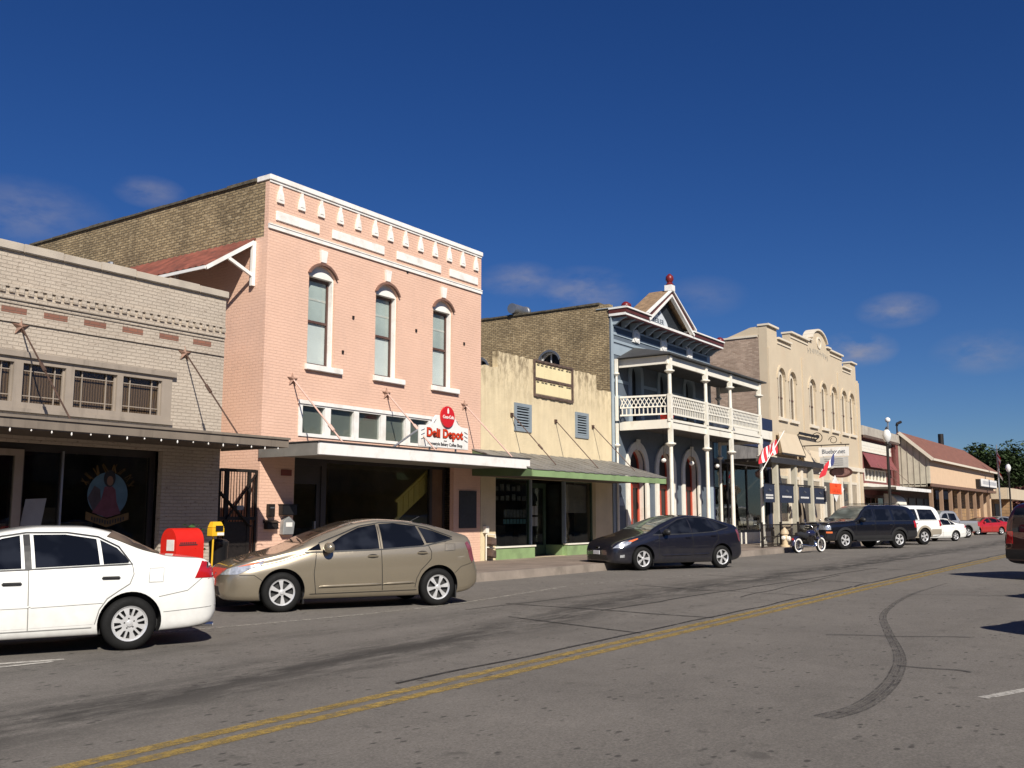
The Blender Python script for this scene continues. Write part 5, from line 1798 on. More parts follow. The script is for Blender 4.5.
sgn(14.75, 16.35, 4.72, 5.22, 'board', M['white'])
sgn(14.8, 16.3, 4.10, 4.68, 'board', pm('pale_grey_board', (0.50, 0.49, 0.46), 0.6, var=0.15))
text('Bluebonnet', 0.34, (sx - 0.006, 15.55, 4.97), M['blue_deep'], hs_, rot=(PI / 2, 0, -PI / 2), sx=0.8)
b = MB()
for k in range(4):
    b.box(sx - 0.008, sx - 0.002, 15.05, 16.05, 4.22 + k * 0.11, 4.25 + k * 0.11)
b.build('small_lettering', M['steel'], hs_)
b = MB()
b.tube([(sx + 0.05, 14.7, 5.34), (sx + 0.05, Y0 - 0.01, 5.34)], 0.03, 8)
b.tube([(sx + 0.05, 14.9 + 0.0, 5.34), (sx + 0.05, 14.9, 5.2)], 0.015, 6)
b.tube([(sx + 0.05, 16.2, 5.34), (sx + 0.05, 16.2, 5.2)], 0.015, 6)
sp = [(sx + 0.05, 16.4 + 0.32 * math.cos(a) * (1 - a / 16), 5.75 + 0.32 * math.sin(a) * (1 - a / 16)) for a in [k * 0.35 for k in range(26)]]
b.tube(sp, 0.022, 6)
sp = [(sx + 0.05, 15.55 + 0.24 * math.cos(a) * (1 - a / 16), 5.6 + 0.22 * math.sin(a) * (1 - a / 16)) for a in [k * 0.35 for k in range(22)]]
b.tube(sp, 0.018, 6)
b.build('scroll_bracket', M['iron'], hs_)
ov = thing('oval_sign', (52.6, 15.2, 3.3), 'brown oval sign hanging under the white board above the orange sign', 'sign')
o1 = disc(15.3, 3.86, 0.62, 0.30, 30)
MB().plate(o1, [], FX(53.9), 0, 0.08).build('oval_board', pm('dark_brown_board', (0.09, 0.035, 0.025), 0.5), ov)
MB().plate(disc(15.3, 3.86, 0.5, 0.21, 30), [], FX(53.818), 0.0, 0.006).build('oval_face', pm('rose_brown_face', (0.25, 0.13, 0.11), 0.6, var=0.3, scale=6), ov)
b = MB()
b.tube([(53.94, 15.0, 4.12), (53.94, 15.0, 4.1 + 0.02)], 0.012, 5)
b.tube([(53.94, 14.95, 4.09), (53.94, 14.95, 4.3)], 0.012, 5)
b.tube([(53.94, 15.65, 4.09), (53.94, 15.65, 4.3)], 0.012, 5)
b.build('hanger', M['iron'], ov)
os_ = thing('arrow_sign', (50.9, 14.7, 0.2), 'bright orange arrow sign with white diamond backing on a post', 'sign')
yo = 14.62
osx = 50.3
MB().plate([(osx - 0.8, 2.88), (osx + 0.05, 3.55), (osx + 0.9, 2.88), (osx + 0.05, 2.20)], [], FY(yo), 0, 0.03).build('white_diamond', M['white'], os_)
MB().plate([(osx + 0.85, 3.16), (osx + 1.55, 2.88), (osx + 0.85, 2.58)], [], FY(yo), 0.0, 0.03).build('arrow_head', M['white'], os_)
MB().plate(rect(osx - 0.98, osx + 0.95, 2.60, 3.14), [], FY(yo - 0.032), 0, 0.03).build('orange_board', M['orange'], os_)
text('THE', 0.2, (osx, yo - 0.066, 3.02), M['ink_red'], os_)
text('CAFE BLUE', 0.26, (osx, yo - 0.066, 2.77), M['ink_red'], os_, sx=1.05)
MB().tube([(osx + 0.05, yo + 0.06, 0.2), (osx + 0.05, yo + 0.06, 3.4)], 0.035, 8).build('post', M['black'], os_)
# patio furniture along the kerb ----------------------------------
pf = thing('patio_fence', (44, 14.35, 0.2), 'low black iron patio fence along the kerb behind the motorcycle', 'fence')
b = MB()
for z in (1.12, 0.62, 0.3):
    b.box(39.4, 48.6, 14.5, 14.54, z, z + 0.045)
for k in range(70):
    x = 39.45 + k * 0.130
    b.box(x, x + 0.018, 14.51, 14.53, 0.2, 1.14)
b.build('rail_panel', M['iron'], pf)
for x in (39.4, 41.7, 44.0, 46.3, 48.6):
    MB().box(x - 0.04, x + 0.04, 14.48, 14.56, 0.2, 1.25).build('fence_post', M['iron'], pf)
fh = thing('fire_hydrant', (41.3, 14.22, 0.2), 'cream fire hydrant with tan caps at the kerb before the patio fence', 'hydrant')
b = MB()
b.lathe([(0.2, 0.2), (0.2, 0.27), (0.13, 0.29), (0.13, 0.72), (0.18, 0.74), (0.18, 0.80), (0.14, 0.90), (0.06, 0.98), (0.03, 1.02)], 16, (41.3, 14.22, 0))
b.build('barrel', pm('hydrant_cream', (0.60, 0.47, 0.30), 0.5, var=0.2), fh, smooth=40)
for d in (-1, 1):
    MB().lathe([(0.09, 0.0), (0.09, 0.10), (0.05, 0.13)], 10, (41.3 + d * 0.12, 14.22, 0.58), axis='x').build('side_cap', M['cream_white'], fh) if d > 0 else MB().lathe([(0.05, -0.13), (0.09, -0.10), (0.09, 0.0)], 10, (41.3 - 0.12, 14.22, 0.58), axis='x').build('side_cap', M['cream_white'], fh)
MB().lathe([(0.07, -0.13), (0.11, -0.10), (0.11, 0.0)], 10, (41.3, 14.10, 0.55), axis='y').build('front_cap', M['cream_white'], fh)
um = thing('patio_umbrella', (48.1, 15.7, 0.2), 'folded grey brown patio umbrella behind the motorcycle', 'umbrella')
b = MB()
pr = [(0.04, 2.25), (0.10, 2.1), (0.16, 1.7), (0.20, 1.15), (0.12, 1.0)]
vs, fs = [], []
nn = 16
for r_, h in pr:
    for k in range(nn):
        a = 2 * PI * k / nn
        q = r_ * (1 + 0.35 * (k % 2))
        vs.append((48.1 + q * math.cos(a), 15.7 + q * math.sin(a), h))
for i in range(len(pr) - 1):
    for k in range(nn):
        fs.append((i * nn + k, i * nn + (k + 1) % nn, (i + 1) * nn + (k + 1) % nn, (i + 1) * nn + k))
b.add(vs, fs)
b.build('folded_canopy', pm('umbrella_cloth', (0.20, 0.16, 0.12), 0.9, var=0.2), um, smooth=30)
MB().tube([(48.1, 15.7, 0.2), (48.1, 15.7, 2.32)], 0.025, 8).build('pole', M['iron'], um)
MB().lathe([(0.28, 0.2), (0.28, 0.26), (0.06, 0.3)], 14, (48.1, 15.7, 0)).build('base', M['iron'], um)
for i, (x, y) in enumerate(((43.6, 15.6), (45.9, 15.9))):
    tb_ = thing('patio_table', (x, y, 0.2), ('round patio table behind the iron fence, nearer the hydrant', 'round patio table behind the iron fence beside the folded umbrella')[i], 'table', 'patio tables behind the fence')
    MB().lathe([(0.42, 0.92), (0.42, 0.95)], 18, (x, y, 0)).build('tabletop', M['iron'], tb_)
    MB().lathe([(0.03, 0.2), (0.03, 0.92)], 8, (x, y, 0)).build('pedestal', M['iron'], tb_)
    MB().lathe([(0.25, 0.201), (0.25, 0.23)], 14, (x, y, 0)).build('base', M['iron'], tb_)

# ================================================================ maroon building
mr_ = thing('brick_building', (70.8, Y0, 0.2), 'low maroon brick building with white dentil band and cream parapet', 'building')
front(mr_, rect(65.73, 75.9, 0.2, 6.75), [rect(66.2, 71.8, 3.80, 4.62), rect(66.0, 75.0, 0.2001, 2.9)], M['maroon_brick'], th=0.2)
body(mr_, 65.73, 75.9, 6.7, 6.0, M['maroon_brick'], M['maroon_brick'], y=Y0 + 0.2, depth=12, zl=6.5)
b = MB()
b.box(65.73, 75.95, Y0 - 0.15, Y0 + 0.2, 6.80, 7.42)
b.build('parapet', M['concrete'], mr_)
MB().box(65.73, 74.9, Y0 - 0.3, Y0 - 0.151, 6.62, 6.79).build('cornice', M['brown_frame'], mr_)
b = MB()
b.box(65.73, 73.4, Y0 - 0.05, Y0 - 0.001, 6.12, 6.40)
b.box(65.73, 73.4, Y0 - 0.07, Y0 - 0.001, 5.72, 5.80)
x = 65.8
while x < 73.3:
    b.box(x, x + 0.17, Y0 - 0.06, Y0 - 0.001, 5.80, 5.98)
    x += 0.34
b.box(65.73, 73.4, Y0 - 0.04, Y0 - 0.001, 5.98, 6.12)
b.build('dentil_band', M['cream_white'], mr_)
b = MB()
for k in range(16):
    xa = 66.0 + k * 0.45
    b.hexa([(xa, Y0 - 0.5, 4.66), (xa + 0.43, Y0 - 0.5, 4.66), (xa + 0.43, Y0 - 0.02, 5.6), (xa, Y0 - 0.02, 5.6)],
           [(xa, Y0 - 0.53, 4.68), (xa + 0.43, Y0 - 0.53, 4.68), (xa + 0.43, Y0 - 0.02, 5.66), (xa, Y0 - 0.02, 5.66)])
b.build('ribbed_awning', pm('maroon_sheet', (0.25, 0.075, 0.07), 0.5, var=0.12), mr_)
b = MB().plate(rect(66.2, 71.8, 3.80, 4.62), [rect(66.35 + k * 0.9, 67.15 + k * 0.9, 3.9, 4.55) for k in range(6)], FY(Y0), -0.1, 0.03)
o = b.build('window_band', M['cream_white'], mr_)
MB().box(66.2, 71.8, Y0 + 0.06, Y0 + 0.07, 3.8, 4.62).build('pane', pm('beige_blind', (0.36, 0.32, 0.24), 0.5, var=0.2), o)
MB().box(73.9, 74.5, Y0 - 0.1, Y0 - 0.001, 3.3, 6.6).build('pilaster', M['maroon_dark'], mr_)
b = MB()
b.box(65.73, 75.9, 15.22, Y0 - 0.01, 3.22, 3.36)
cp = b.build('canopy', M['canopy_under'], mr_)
MB().box(65.7, 75.93, 15.15, 15.215, 3.16, 3.38).build('fascia', M['white'], cp)
MB().box(65.73, 75.9, Y0 - 0.3, Y0 - 0.011, 3.40, 3.62).build('ledge', M['cream_white'], mr_)
for x in (68.0, 71.5):
    tie_rod(mr_, x, 5.3, 15.4, 3.38, M['rod'], None, x1=x + 0.6)
room(mr_, 66.0, 75.0, Y0 + 0.4, Y0 + 4, 0.22, 3.0, M['interior_dark'])
b = MB().plate(rect(66.0, 75.0, 0.2, 2.9), [rect(66.2 + k * 1.76, 67.75 + k * 1.76, 0.6, 2.7) for k in range(5)], FY(Y0), -0.16, -0.08)
b.build('shop_front_frame', M['maroon_dark'], mr_)
MB().box(66.0, 75.0, Y0 + 0.11, Y0 + 0.117, 0.5, 2.8).build('shop_window', M['glass'], mr_)
# a pale quarter round awning under the canopy
b = MB()
qa = [(15.9 + 0.0, 3.0)] + [(15.9 + 0.9 - 0.9 * math.cos(PI / 2 * k / 8), 2.25 + 0.75 * math.sin(PI / 2 * k / 8)) for k in range(9)] + [(16.8, 2.25)]
b.plate([(15.9, 2.25)] + [(15.9 + 0.9 * (1 - math.cos(PI / 2 * k / 8)), 2.25 + 0.75 * math.sin(PI / 2 * k / 8)) for k in range(1, 9)] + [(16.8, 2.25)], [], FX(69.0), -2.5, 0)
b.build('quarter_awning', M['cream_white'], mr_)
for i, (x, z) in enumerate(((76.2, 8.45), (79.0, 8.45))):
    tv = thing('roof_turbine', (x, 18.0, 6.0), ('white turbine vent on a thin pipe behind the maroon building', 'dark bent flue pipe on a thin pipe behind the maroon building')[i], 'vent')
    MB().tube([(x, 18.0, 6.0), (x, 18.0, z)], 0.06, 8).build('pipe', M['steel'] if i == 0 else M['iron'], tv)
    if i == 0:
        MB().ball((x, 18.0, z + 0.2), 0.2, 0.2, 0.2).build('turbine_head', M['white'], tv)
    else:
        MB().tube([(x, 18.0, z), (x + 0.15, 18.0, z + 0.15), (x + 0.5, 17.8, z + 0.3)], 0.11, 8).build('flue_hood', M['iron'], tv)
M['arcade'] = pm('shaded_arcade_tan', (0.30, 0.19, 0.12), 0.8, var=0.1)  # column tan darkened in place of shade under the arcade
# ================================================================ long gabled building
gb = thing('gabled_building', (91, 15.2, 0.2), 'long peach building with red shingle roof and boarded gable end', 'building')
GX0, GX1, GY = 76.0, 105.4, 15.2
MB().plate([(GY, 3.62), (19.3, 3.62), (19.3, 5.6), (17.15, 7.62), (GY, 5.62)], [], FX(GX0), -0.2, 0).build('gable_wall', M['boards'], gb)
b = MB()
for k in range(11):
    y = GY + 0.2 + k * 0.42
    z1 = min(5.6 + (y - GY) * 1.0, 5.6 + (19.3 - y) * 0.95)
    b.box(GX0 - 0.03, GX0 - 0.001, y, y + 0.05, 3.62, z1 - 0.05)
b.build('board_batten', pm('darker_batten', (0.34, 0.31, 0.24), 0.8), gb)
b = MB()
b.box(GX0 + 0.2, GX1, GY, GY + 0.2, 3.85, 5.62)
b.build('fascia_wall', M['peach'], gb)
b = MB()
b.box(GX0, GX1, GY - 0.12, GY + 0.3, 3.62, 3.845)
b.build('arcade_beam', pm('brown_beam', (0.16, 0.09, 0.06), 0.7), gb)
MB().box(GX0, GX1, GY + 0.31, GY + 3.0, 3.72, 3.80).build('arcade_ceiling', M['canopy_under'], gb)
b = MB()
b.hexa([(GX0 - 0.3, GY - 0.35, 5.55), (GX1 + 0.3, GY - 0.35, 5.55), (GX1 - 3.6, 17.15, 7.58), (GX0 - 0.3, 17.15, 7.58)],
       [(GX0 - 0.3, GY - 0.35, 5.68), (GX1 + 0.3, GY - 0.35, 5.68), (GX1 - 3.6, 17.15, 7.70), (GX0 - 0.3, 17.15, 7.70)])
b.hexa([(GX0 - 0.3, 17.15, 7.58), (GX1 - 3.6, 17.15, 7.58), (GX1 + 0.3, 19.6, 5.55), (GX0 - 0.3, 19.6, 5.55)],
       [(GX0 - 0.3, 17.15, 7.70), (GX1 - 3.6, 17.15, 7.70), (GX1 + 0.3, 19.6, 5.68), (GX0 - 0.3, 19.6, 5.68)])
b.add([(GX1 + 0.3, GY - 0.35, 5.68), (GX1 + 0.3, 19.6, 5.68), (GX1 - 3.6, 17.15, 7.70)], [(0, 1, 2)])
b.build('roof', M['roof_red'], gb)
b = MB()
b.bar((GX0 - 0.33, GY - 0.35, 5.55), (GX0 - 0.33, 17.15, 7.62), 0.06, 0.22)
b.bar((GX0 - 0.3, GY - 0.38, 5.57), (GX1 + 0.3, GY - 0.38, 5.57), 0.06, 0.16)
b.build('barge_board', M['tan_light'], gb)
for k in range(8):
    x = GX0 + 0.9 + k * 3.6
    MB().box(x - 0.16, x + 0.16, GY + 0.05, GY + 0.29, 0.2, 3.615).build('arcade_column', M['arcade'], gb)
b = MB()
b.box(GX0 + 0.2, 93.0, GY + 3.0, GY + 3.2, 0.2, 5.5)
b.build('shop_wall', pm('brown_shop_wall', (0.10, 0.065, 0.045), 0.7, var=0.3), gb)
b = MB()
for k in range(6):
    b.box(GX0 + 0.8 + k * 2.8, GX0 + 3.0 + k * 2.8, GY + 2.95, GY + 2.998, 0.6, 2.9)
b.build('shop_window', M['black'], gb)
MB().box(93.0, GX1, GY + 1.5, GY + 1.8, 0.2, 3.7).build('stone_wall', M['stone'], gb)
MB().box(98.3, 98.9, GY + 1.3, GY + 1.45, 1.6, 3.0).build('yellow_notice', pm('yellow_notice', (0.75, 0.62, 0.03), 0.6), gb)
MB().box(GX1 - 0.3, GX1, GY + 0.4, 19.3, 0.2, 5.5).build('side_wall', M['peach'], gb)
sgn_ = thing('box_sign', (99.5, GY - 0.2, 4.1), 'long white box sign with dark return on the peach wall', 'sign')
MB().box(94.9, 104.2, GY - 0.32, GY - 0.003, 4.02, 4.72).build('sign_box', M['iron'], sgn_)
MB().box(95.6, 104.3, GY - 0.36, GY - 0.323, 4.12, 4.80).build('sign_face', M['white'], sgn_)
b = MB()
for k in range(17):
    b.box(96.4 + k * 0.45, 96.7 + k * 0.45, GY - 0.366, GY - 0.361, 4.30, 4.62)
b.build('lettering', pm('grey_letters', (0.35, 0.36, 0.38), 0.6), sgn_)
vp = MB()
vp.tube([(93.5, 17.6, 6.9), (93.5, 17.6, 8.75)], 0.24, 10)
tag(vp.build('flue_pipe', M['iron'], None, smooth=40), 'thick dark flue pipe standing on the red shingle roof', 'pipe')
# low building at the far end
fe = thing('low_building', (113, 15.2, 0.2), 'small far sandstone building with pale box fascia beyond the red roof', 'building')
MB().box(106.2, 118, 16.2, 24, 0.2, 3.1).build('wall', M['stone'], fe)
MB().box(105.8, 119, 14.2, 24.3, 3.105, 4.2).build('fascia', M['tan'], fe)
MB().box(108.6, 110.4, 14.4, 15.2, 0.2, 3.10).build('stone_column', M['stone'], fe)
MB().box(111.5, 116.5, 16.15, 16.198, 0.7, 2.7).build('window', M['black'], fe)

# street lamps ------------------------------------------------------
def street_lamp(x, y, label, h=5.75):
    t = thing('street_lamp', (x, y, 0.2), label, 'street lamp', 'globe street lamps')
    b = MB()
    b.lathe([(0.22, 0), (0.22, 0.12), (0.16, 0.2), (0.17, 0.65), (0.10, 0.75), (0.085, 2.5), (0.075, h - 0.35), (0.13, h - 0.3), (0.10, h - 0.2)], 14, (0, 0, 0))
    b.build('pole', M['iron'], t, smooth=40, world=False)
    b = MB()
    b.lathe([(0.10, h - 0.2), (0.18, h - 0.1), (0.24, h + 0.10), (0.24, h + 0.24), (0.18, h + 0.42), (0.10, h + 0.52)], 18, (0, 0, 0))
    b.build('globe', pm('milky_globe', (0.72, 0.72, 0.70), 0.25, var=0.0), t, smooth=50, world=False)
    b = MB()
    b.lathe([(0.11, h + 0.52), (0.08, h + 0.58), (0.02, h + 0.70)], 12, (0, 0, 0))
    b.build('finial', M['iron'], t, world=False)
    b = MB()
    b.bar((0.05, 0, h - 0.5), (0.75, 0.1, h - 0.5), 0.04, 0.04)
    b.ball((0.8, 0.1, h - 0.35), 0.16, 0.16, 0.2)
    b.build('side_lantern', M['iron'], t, world=False)
    return t


street_lamp(58.8, 13.98, 'tall black street lamp with white globe behind the black SUV')
street_lamp(106.0, 13.98, 'distant black street lamp with white globe against the dark tree')
fp_ = thing('flagpole', (99.5, 13.98, 0.2), 'tall pale flagpole with a limp flag before the dark tree', 'flagpole')
MB().tube([(99.5, 13.98, 0.2), (99.5, 13.98, 8.0)], [0.09, 0.05], 8).build('pole', M['steel'], fp_)
vs, fs, mi = flag_cloth(Vector((99.5, 13.95, 7.7)), Vector((-0.1, -0.1, -2.6)), Vector((-0.55, -0.2, -0.5)), 14, 4, lambda s, t: 0 if int(s * 7) % 2 else 1)
q = MB().add(vs, fs)
q.mi = mi
q.build('limp_flag', [M['flag_red'], M['flag_white']], fp_)

# trees -------------------------------------------------------------
def leaf_mat(name, col, var=0.4):
    t = NT(name)
    t.p.inputs['Roughness'].default_value = 0.6
    t.p.inputs['Specular IOR Level'].default_value = 0.3
    f = t.rng(t.noise(0.6, 3), 0.3, 0.7, 1 - var, 1 + var)
    f = t.math('MULTIPLY', f, t.rng(t.noise(6, 2), 0.3, 0.7, 0.75, 1.25))
    v = t.n('ShaderNodeVectorMath', operation='SCALE')
    v.inputs[0].default_value = col
    t.l(f, v.inputs['Scale'])
    t.l(v.outputs[0], t.p.inputs['Base Color'])
    return t.m


M['bark'] = pm('grey_bark', (0.09, 0.07, 0.05), 0.95, var=0.3, scale=8, bump=0.03)
LEAF = [leaf_mat('live_oak_leaves', (0.032, 0.052, 0.016)), leaf_mat('dark_leaves', (0.026, 0.044, 0.016)), leaf_mat('rusty_rose_leaves', (0.17, 0.07, 0.055))]


def tree(x, y, h, r, label, lm, seed, n=5200, leaf=0.34, trunk=0.3, name='tree', lowf=0.22):
    t = thing(name, (x, y, 0.0), label, 'tree', 'far trees at the end of the street')
    g = random.Random(seed)
    b = MB()
    th = h * lowf * 1.6
    b.tube([(0, 0, -0.1), (0.1, 0.05, th * 0.5), (0.0, 0.1, th), (0.1, 0, h * 0.6)], [trunk, trunk * 0.8, trunk * 0.65, trunk * 0.3], 8)
    cl = []
    for k in range(26):
        a = g.uniform(0, 2 * PI)
        e = g.uniform(-0.25, 1.0)
        d = g.uniform(0.35, 0.85)
        c = Vector((math.cos(a) * r * d * math.cos(e * 1.2), math.sin(a) * r * d * math.cos(e * 1.2), h * (lowf + 0.3) + (h * (0.62 - lowf)) * math.sin(e * 1.3) * d + h * 0.08))
        cl.append((c, r * g.uniform(0.22, 0.42)))
        if k < 11:
            b.tube([(0, 0.05, th * g.uniform(0.7, 1.1)), tuple(c * 0.55 + Vector((0, 0, th * 0.45))), tuple(c)], [trunk * 0.4, trunk * 0.22, 0.03], 5)
    b.build('trunk', M['bark'], t, world=False, smooth=50)
    q = MB()
    for i in range(n):
        c, cr_ = g.choice(cl)
        v = Vector((g.gauss(0, 1), g.gauss(0, 1), g.gauss(0, 1))).normalized()
        p = c + Vector((v.x, v.y, v.z * 0.75)) * cr_ * (g.random() ** 0.4)
        s = leaf * g.uniform(0.6, 1.3)
        m = Matrix.Rotation(g.uniform(0, 6.3), 3, 'Z') @ Matrix.Rotation(g.uniform(-1.0, 1.0), 3, 'X') @ Matrix.Rotation(g.uniform(0, 6.3), 3, 'Z')
        q.add([tuple(p + m @ Vector(w_)) for w_ in ((-s, 0, 0), (0, -s * 0.5, 0.08 * s), (s, 0, 0), (0, s * 0.5, 0.08 * s))], [(0, 1, 2, 3)])
    q.build('crown', lm, t, world=False)
    return t


tree(160, 22.2, 11.6, 7.2, 'large dark green tree with round crown behind the flagpole', LEAF[0], 3, 16000, 0.30, 0.5, 'oak_tree')
tree(185, 24.0, 11.5, 8.0, 'dark tree half hidden behind the distant street lamp', LEAF[1], 5, 12000, 0.30, 0.45, 'oak_tree')
tree(190, 27.5, 8.6, 5.0, 'dark tree over the far roof end, left of the large round crown', LEAF[1], 8, 7000, 0.30, 0.45, 'oak_tree')
tree(215, 26.0, 11.0, 9.0, 'hazy dark tree closing the end of the street', LEAF[1], 11, 9000, 0.35, 0.5, 'oak_tree')
tree(128, 15.3, 5.2, 3.0, 'low rusty rose flowering tree under the distant street lamp', LEAF[2], 14, 5000, 0.2, 0.12, 'crape_myrtle', 0.12)
tree(136, 13.5, 4.6, 3.2, 'rusty rose shrub at the right edge beyond the lamp', LEAF[2], 17, 4500, 0.2, 0.12, 'crape_myrtle', 0.10)


# ---------------------------------------------------------------- the other side of the street: unseen plain row, added for windows to reflect
for i, (xa, xc, h, mt) in enumerate(((-14, 9, 7.0, 'rose_brick'), (9.1, 27, 6.0, 'maroon_brick'), (27.1, 55, 7.2, 'rose_brick'), (55.1, 90, 6.2, 'tan_brick'))):
    t = thing('brick_building', ((xa + xc) / 2, -13, 0), ('unseen tall rose brick block added behind the camera', 'unseen low maroon brick block added across the street', 'unseen long rose brick block added across the street', 'unseen low tan brick block added far down the near side')[i], 'building')
    n = int((xc - xa) / 4)
    wn_ = [(xa + 1 + k * (xc - xa - 2) / n, xa + 1 + (k + 0.75) * (xc - xa - 2) / n) for k in range(n)]
    MB().plate(rect(xa, xc, 0, h), [rect(a, c, 0.5, 2.8) for a, c in wn_] + [rect(a + 0.6, c - 0.6, 3.9, 5.2) for a, c in wn_], lambda u, v, w_: (u, -13 + w_, v), -0.2, 0).build('front_wall', M[mt], t)
    MB().box(xa, xc, -24, -13.3, 0, h - 0.3).build('shell', M['frame_dark'], t)
    MB().box(xa, xc, -13.2, -11.2, 3.0, 3.2).build('canopy', M['canopy_under'], t) if False else MB().box(xa, xc, -12.99, -11.2, 3.0, 3.2).build('canopy', M['canopy_under'], t)

# ---------------------------------------------------------------- things on the near pavement
dbx = thing('drop_box', (11.05, 14.72, 0.2), 'bright red curved top drop box standing behind the white sedan', 'drop box')
hw = 0.22
prof = [(14.72 - hw, 0.32), (14.72 + hw, 0.32), (14.72 + hw, 1.06)] + [(14.72 + hw * math.cos(PI * k / 14), 1.06 + 0.26 * math.sin(PI * k / 14)) for k in range(1, 14)] + [(14.72 - hw, 1.06)]
b = MB()
b.plate(prof, [], FX(10.80), -0.58, 0)
b.build('housing', M['red_bright'], dbx, smooth=30)
b = MB()
for x in (10.86, 11.32):
    for y in (14.56, 14.88):
        b.box(x - 0.03, x + 0.03, y - 0.03, y + 0.03, 0.2, 0.318)
b.build('foot', M['iron'], dbx)
MB().plate(rect(14.56, 14.76, 0.93, 1.12), [], FX(10.80), 0.001, 0.008).build('label_plate', M['white'], dbx)
b = MB()
b.box(10.86, 11.24, 14.72 - hw - 0.006, 14.72 - hw - 0.001, 1.02, 1.04)
for k in range(9):
    b.box(10.88 + k * 0.038, 10.905 + k * 0.038, 14.72 - hw - 0.006, 14.72 - hw - 0.001, 1.05, 1.075)
b.build('lettering', M['ink_black'], dbx)
yp = thing('flyer_post', (11.62, 14.5, 0.2), 'yellow headed box on a thin yellow post by the kerb', 'post')
b = MB()
b.tube([(11.56, 14.5, 0.2), (11.58, 14.5, 1.2)], 0.017, 8)
b.lathe([(0.12, 0.2), (0.12, 0.23), (0.02, 0.25)], 12, (11.56, 14.5, 0))
b.build('post', M['yellow'], yp)
b = MB()
b.box(11.50, 11.76, 14.42, 14.58, 1.17, 1.32)
b.hexa([(11.50, 14.42, 1.322), (11.76, 14.42, 1.322), (11.76, 14.58, 1.322), (11.50, 14.58, 1.322)], [(11.54, 14.46, 1.43), (11.72, 14.46, 1.43), (11.72, 14.56, 1.43), (11.54, 14.56, 1.43)])
b.build('box', M['yellow'], yp, bevel=0.008)
MB().box(11.56, 11.72, 14.405, 14.418, 1.26, 1.36).build('slot', M['black'], yp)
MB().box(11.60, 11.74, 14.405, 14.418, 1.185, 1.235).build('label_plate', M['white'], yp)
bn_ = thing('litter_bin', (11.95, 14.8, 0.2), 'slim black bin behind the yellow post', 'bin')
MB().lathe([(0.15, 0.2), (0.17, 0.98), (0.18, 1.0), (0.18, 1.06), (0.13, 1.10), (0.02, 1.12)], 18, (11.95, 14.8, 0)).build('barrel', M['black'], bn_, smooth=40)
MB().lathe([(0.185, 0.55), (0.185, 0.6)], 18, (11.95, 14.8, 0)).build('band', M['iron'], bn_)
tp_ = thing('potted_plant', (11.72, 15.3, 0.2), 'small green plant in a grey pot between the red box and the yellow post', 'plant')
MB().lathe([(0.14, 0.2), (0.2, 0.75), (0.22, 0.78), (0.19, 0.80)], 16, (11.72, 15.3, 0)).build('pot', M['grey_box'], tp_)
g = random.Random(31)
q = MB()
for k in range(130):
    a, e = g.uniform(0, 2 * PI), g.uniform(0.0, 1.3)
    c = Vector((11.72, 15.3, 0.85)) + Vector((math.cos(a) * math.cos(e), math.sin(a) * math.cos(e), math.sin(e) * 1.9)) * g.uniform(0.05, 0.3)
    s_ = g.uniform(0.04, 0.09)
    m = Matrix.Rotation(g.uniform(0, 6.3), 3, 'Z') @ Matrix.Rotation(g.uniform(-1.2, 1.2), 3, 'X')
    q.add([tuple(c + m @ Vector(w_)) for w_ in ((-s_, 0, 0), (0, -s_ * 0.4, 0.01), (s_, 0, 0), (0, s_ * 0.4, 0.01))], [(0, 1, 2, 3)])
q.build('leaves', M['leaf'], tp_)
# gas meter by the yellow shop corner
gm_ = thing('gas_meter', (23.9, Y0 - 0.2, 0.2), 'white pipework and grey meters on the left corner of the yellow shop', 'meter')
b = MB()
b.box(23.62, 23.78, Y0 - 0.12, Y0 - 0.002, 1.02, 1.22)
b.tube([(23.7, Y0 - 0.07, 1.02), (23.7, Y0 - 0.07, 0.22)], 0.02, 8)
b.tube([(23.7, Y0 - 0.09, 0.98), (24.1, Y0 - 0.11, 0.96), (24.12, Y0 - 0.11, 0.85)], 0.022, 8)
b.tube([(23.72, Y0 - 0.09, 0.6), (24.05, Y0 - 0.12, 0.56)], 0.02, 8)
b.build('pipework', M['cream_white'], gm_, smooth=40)
for z in (0.68, 0.32):
    MB().hexa([(23.72, Y0 - 0.26, z), (23.98, Y0 - 0.26, z - 0.05), (23.98, Y0 - 0.06, z - 0.05), (23.72, Y0 - 0.06, z)],
              [(23.72, Y0 - 0.26, z + 0.22), (23.98, Y0 - 0.26, z + 0.18), (23.98, Y0 - 0.06, z + 0.18), (23.72, Y0 - 0.06, z + 0.22)]).build('meter', M['brown_frame'], gm_, bevel=0.02)

# ================================================================ vehicles
M['tyre'] = pm('tyre_rubber', (0.010, 0.010, 0.010), 0.75, var=0.2, scale=8, spec=0.18)
M['rim'] = pm('alloy_silver', (0.74, 0.74, 0.74), 0.33, metal=0.55, var=0.05)
M['hub_dark'] = pm('brake_shadow', (0.02, 0.02, 0.02), 0.6, var=0)
M['trim_black'] = pm('black_plastic', (0.018, 0.018, 0.019), 0.5, var=0.1)
M['seam'] = pm('panel_gap', (0.012, 0.011, 0.010), 0.8, var=0)
M['seam_soft'] = pm('soft_panel_gap', (0.20, 0.20, 0.19), 0.8, var=0)
M['lamp_clear'] = pm('headlamp_lens', (0.62, 0.64, 0.66), 0.08, metal=0.55, var=0.35, scale=14, coat=1.0)
M['lamp_amber'] = pm('amber_lens', (0.75, 0.17, 0.05), 0.12, var=0.1, coat=1.0)
M['lamp_red'] = pm('red_lens', (0.40, 0.012, 0.015), 0.1, var=0.2, scale=12, coat=1.0)
M['lamp_pale_red'] = pm('pale_red_lens', (0.17, 0.05, 0.065), 0.12, var=0.3, scale=14, coat=1.0)
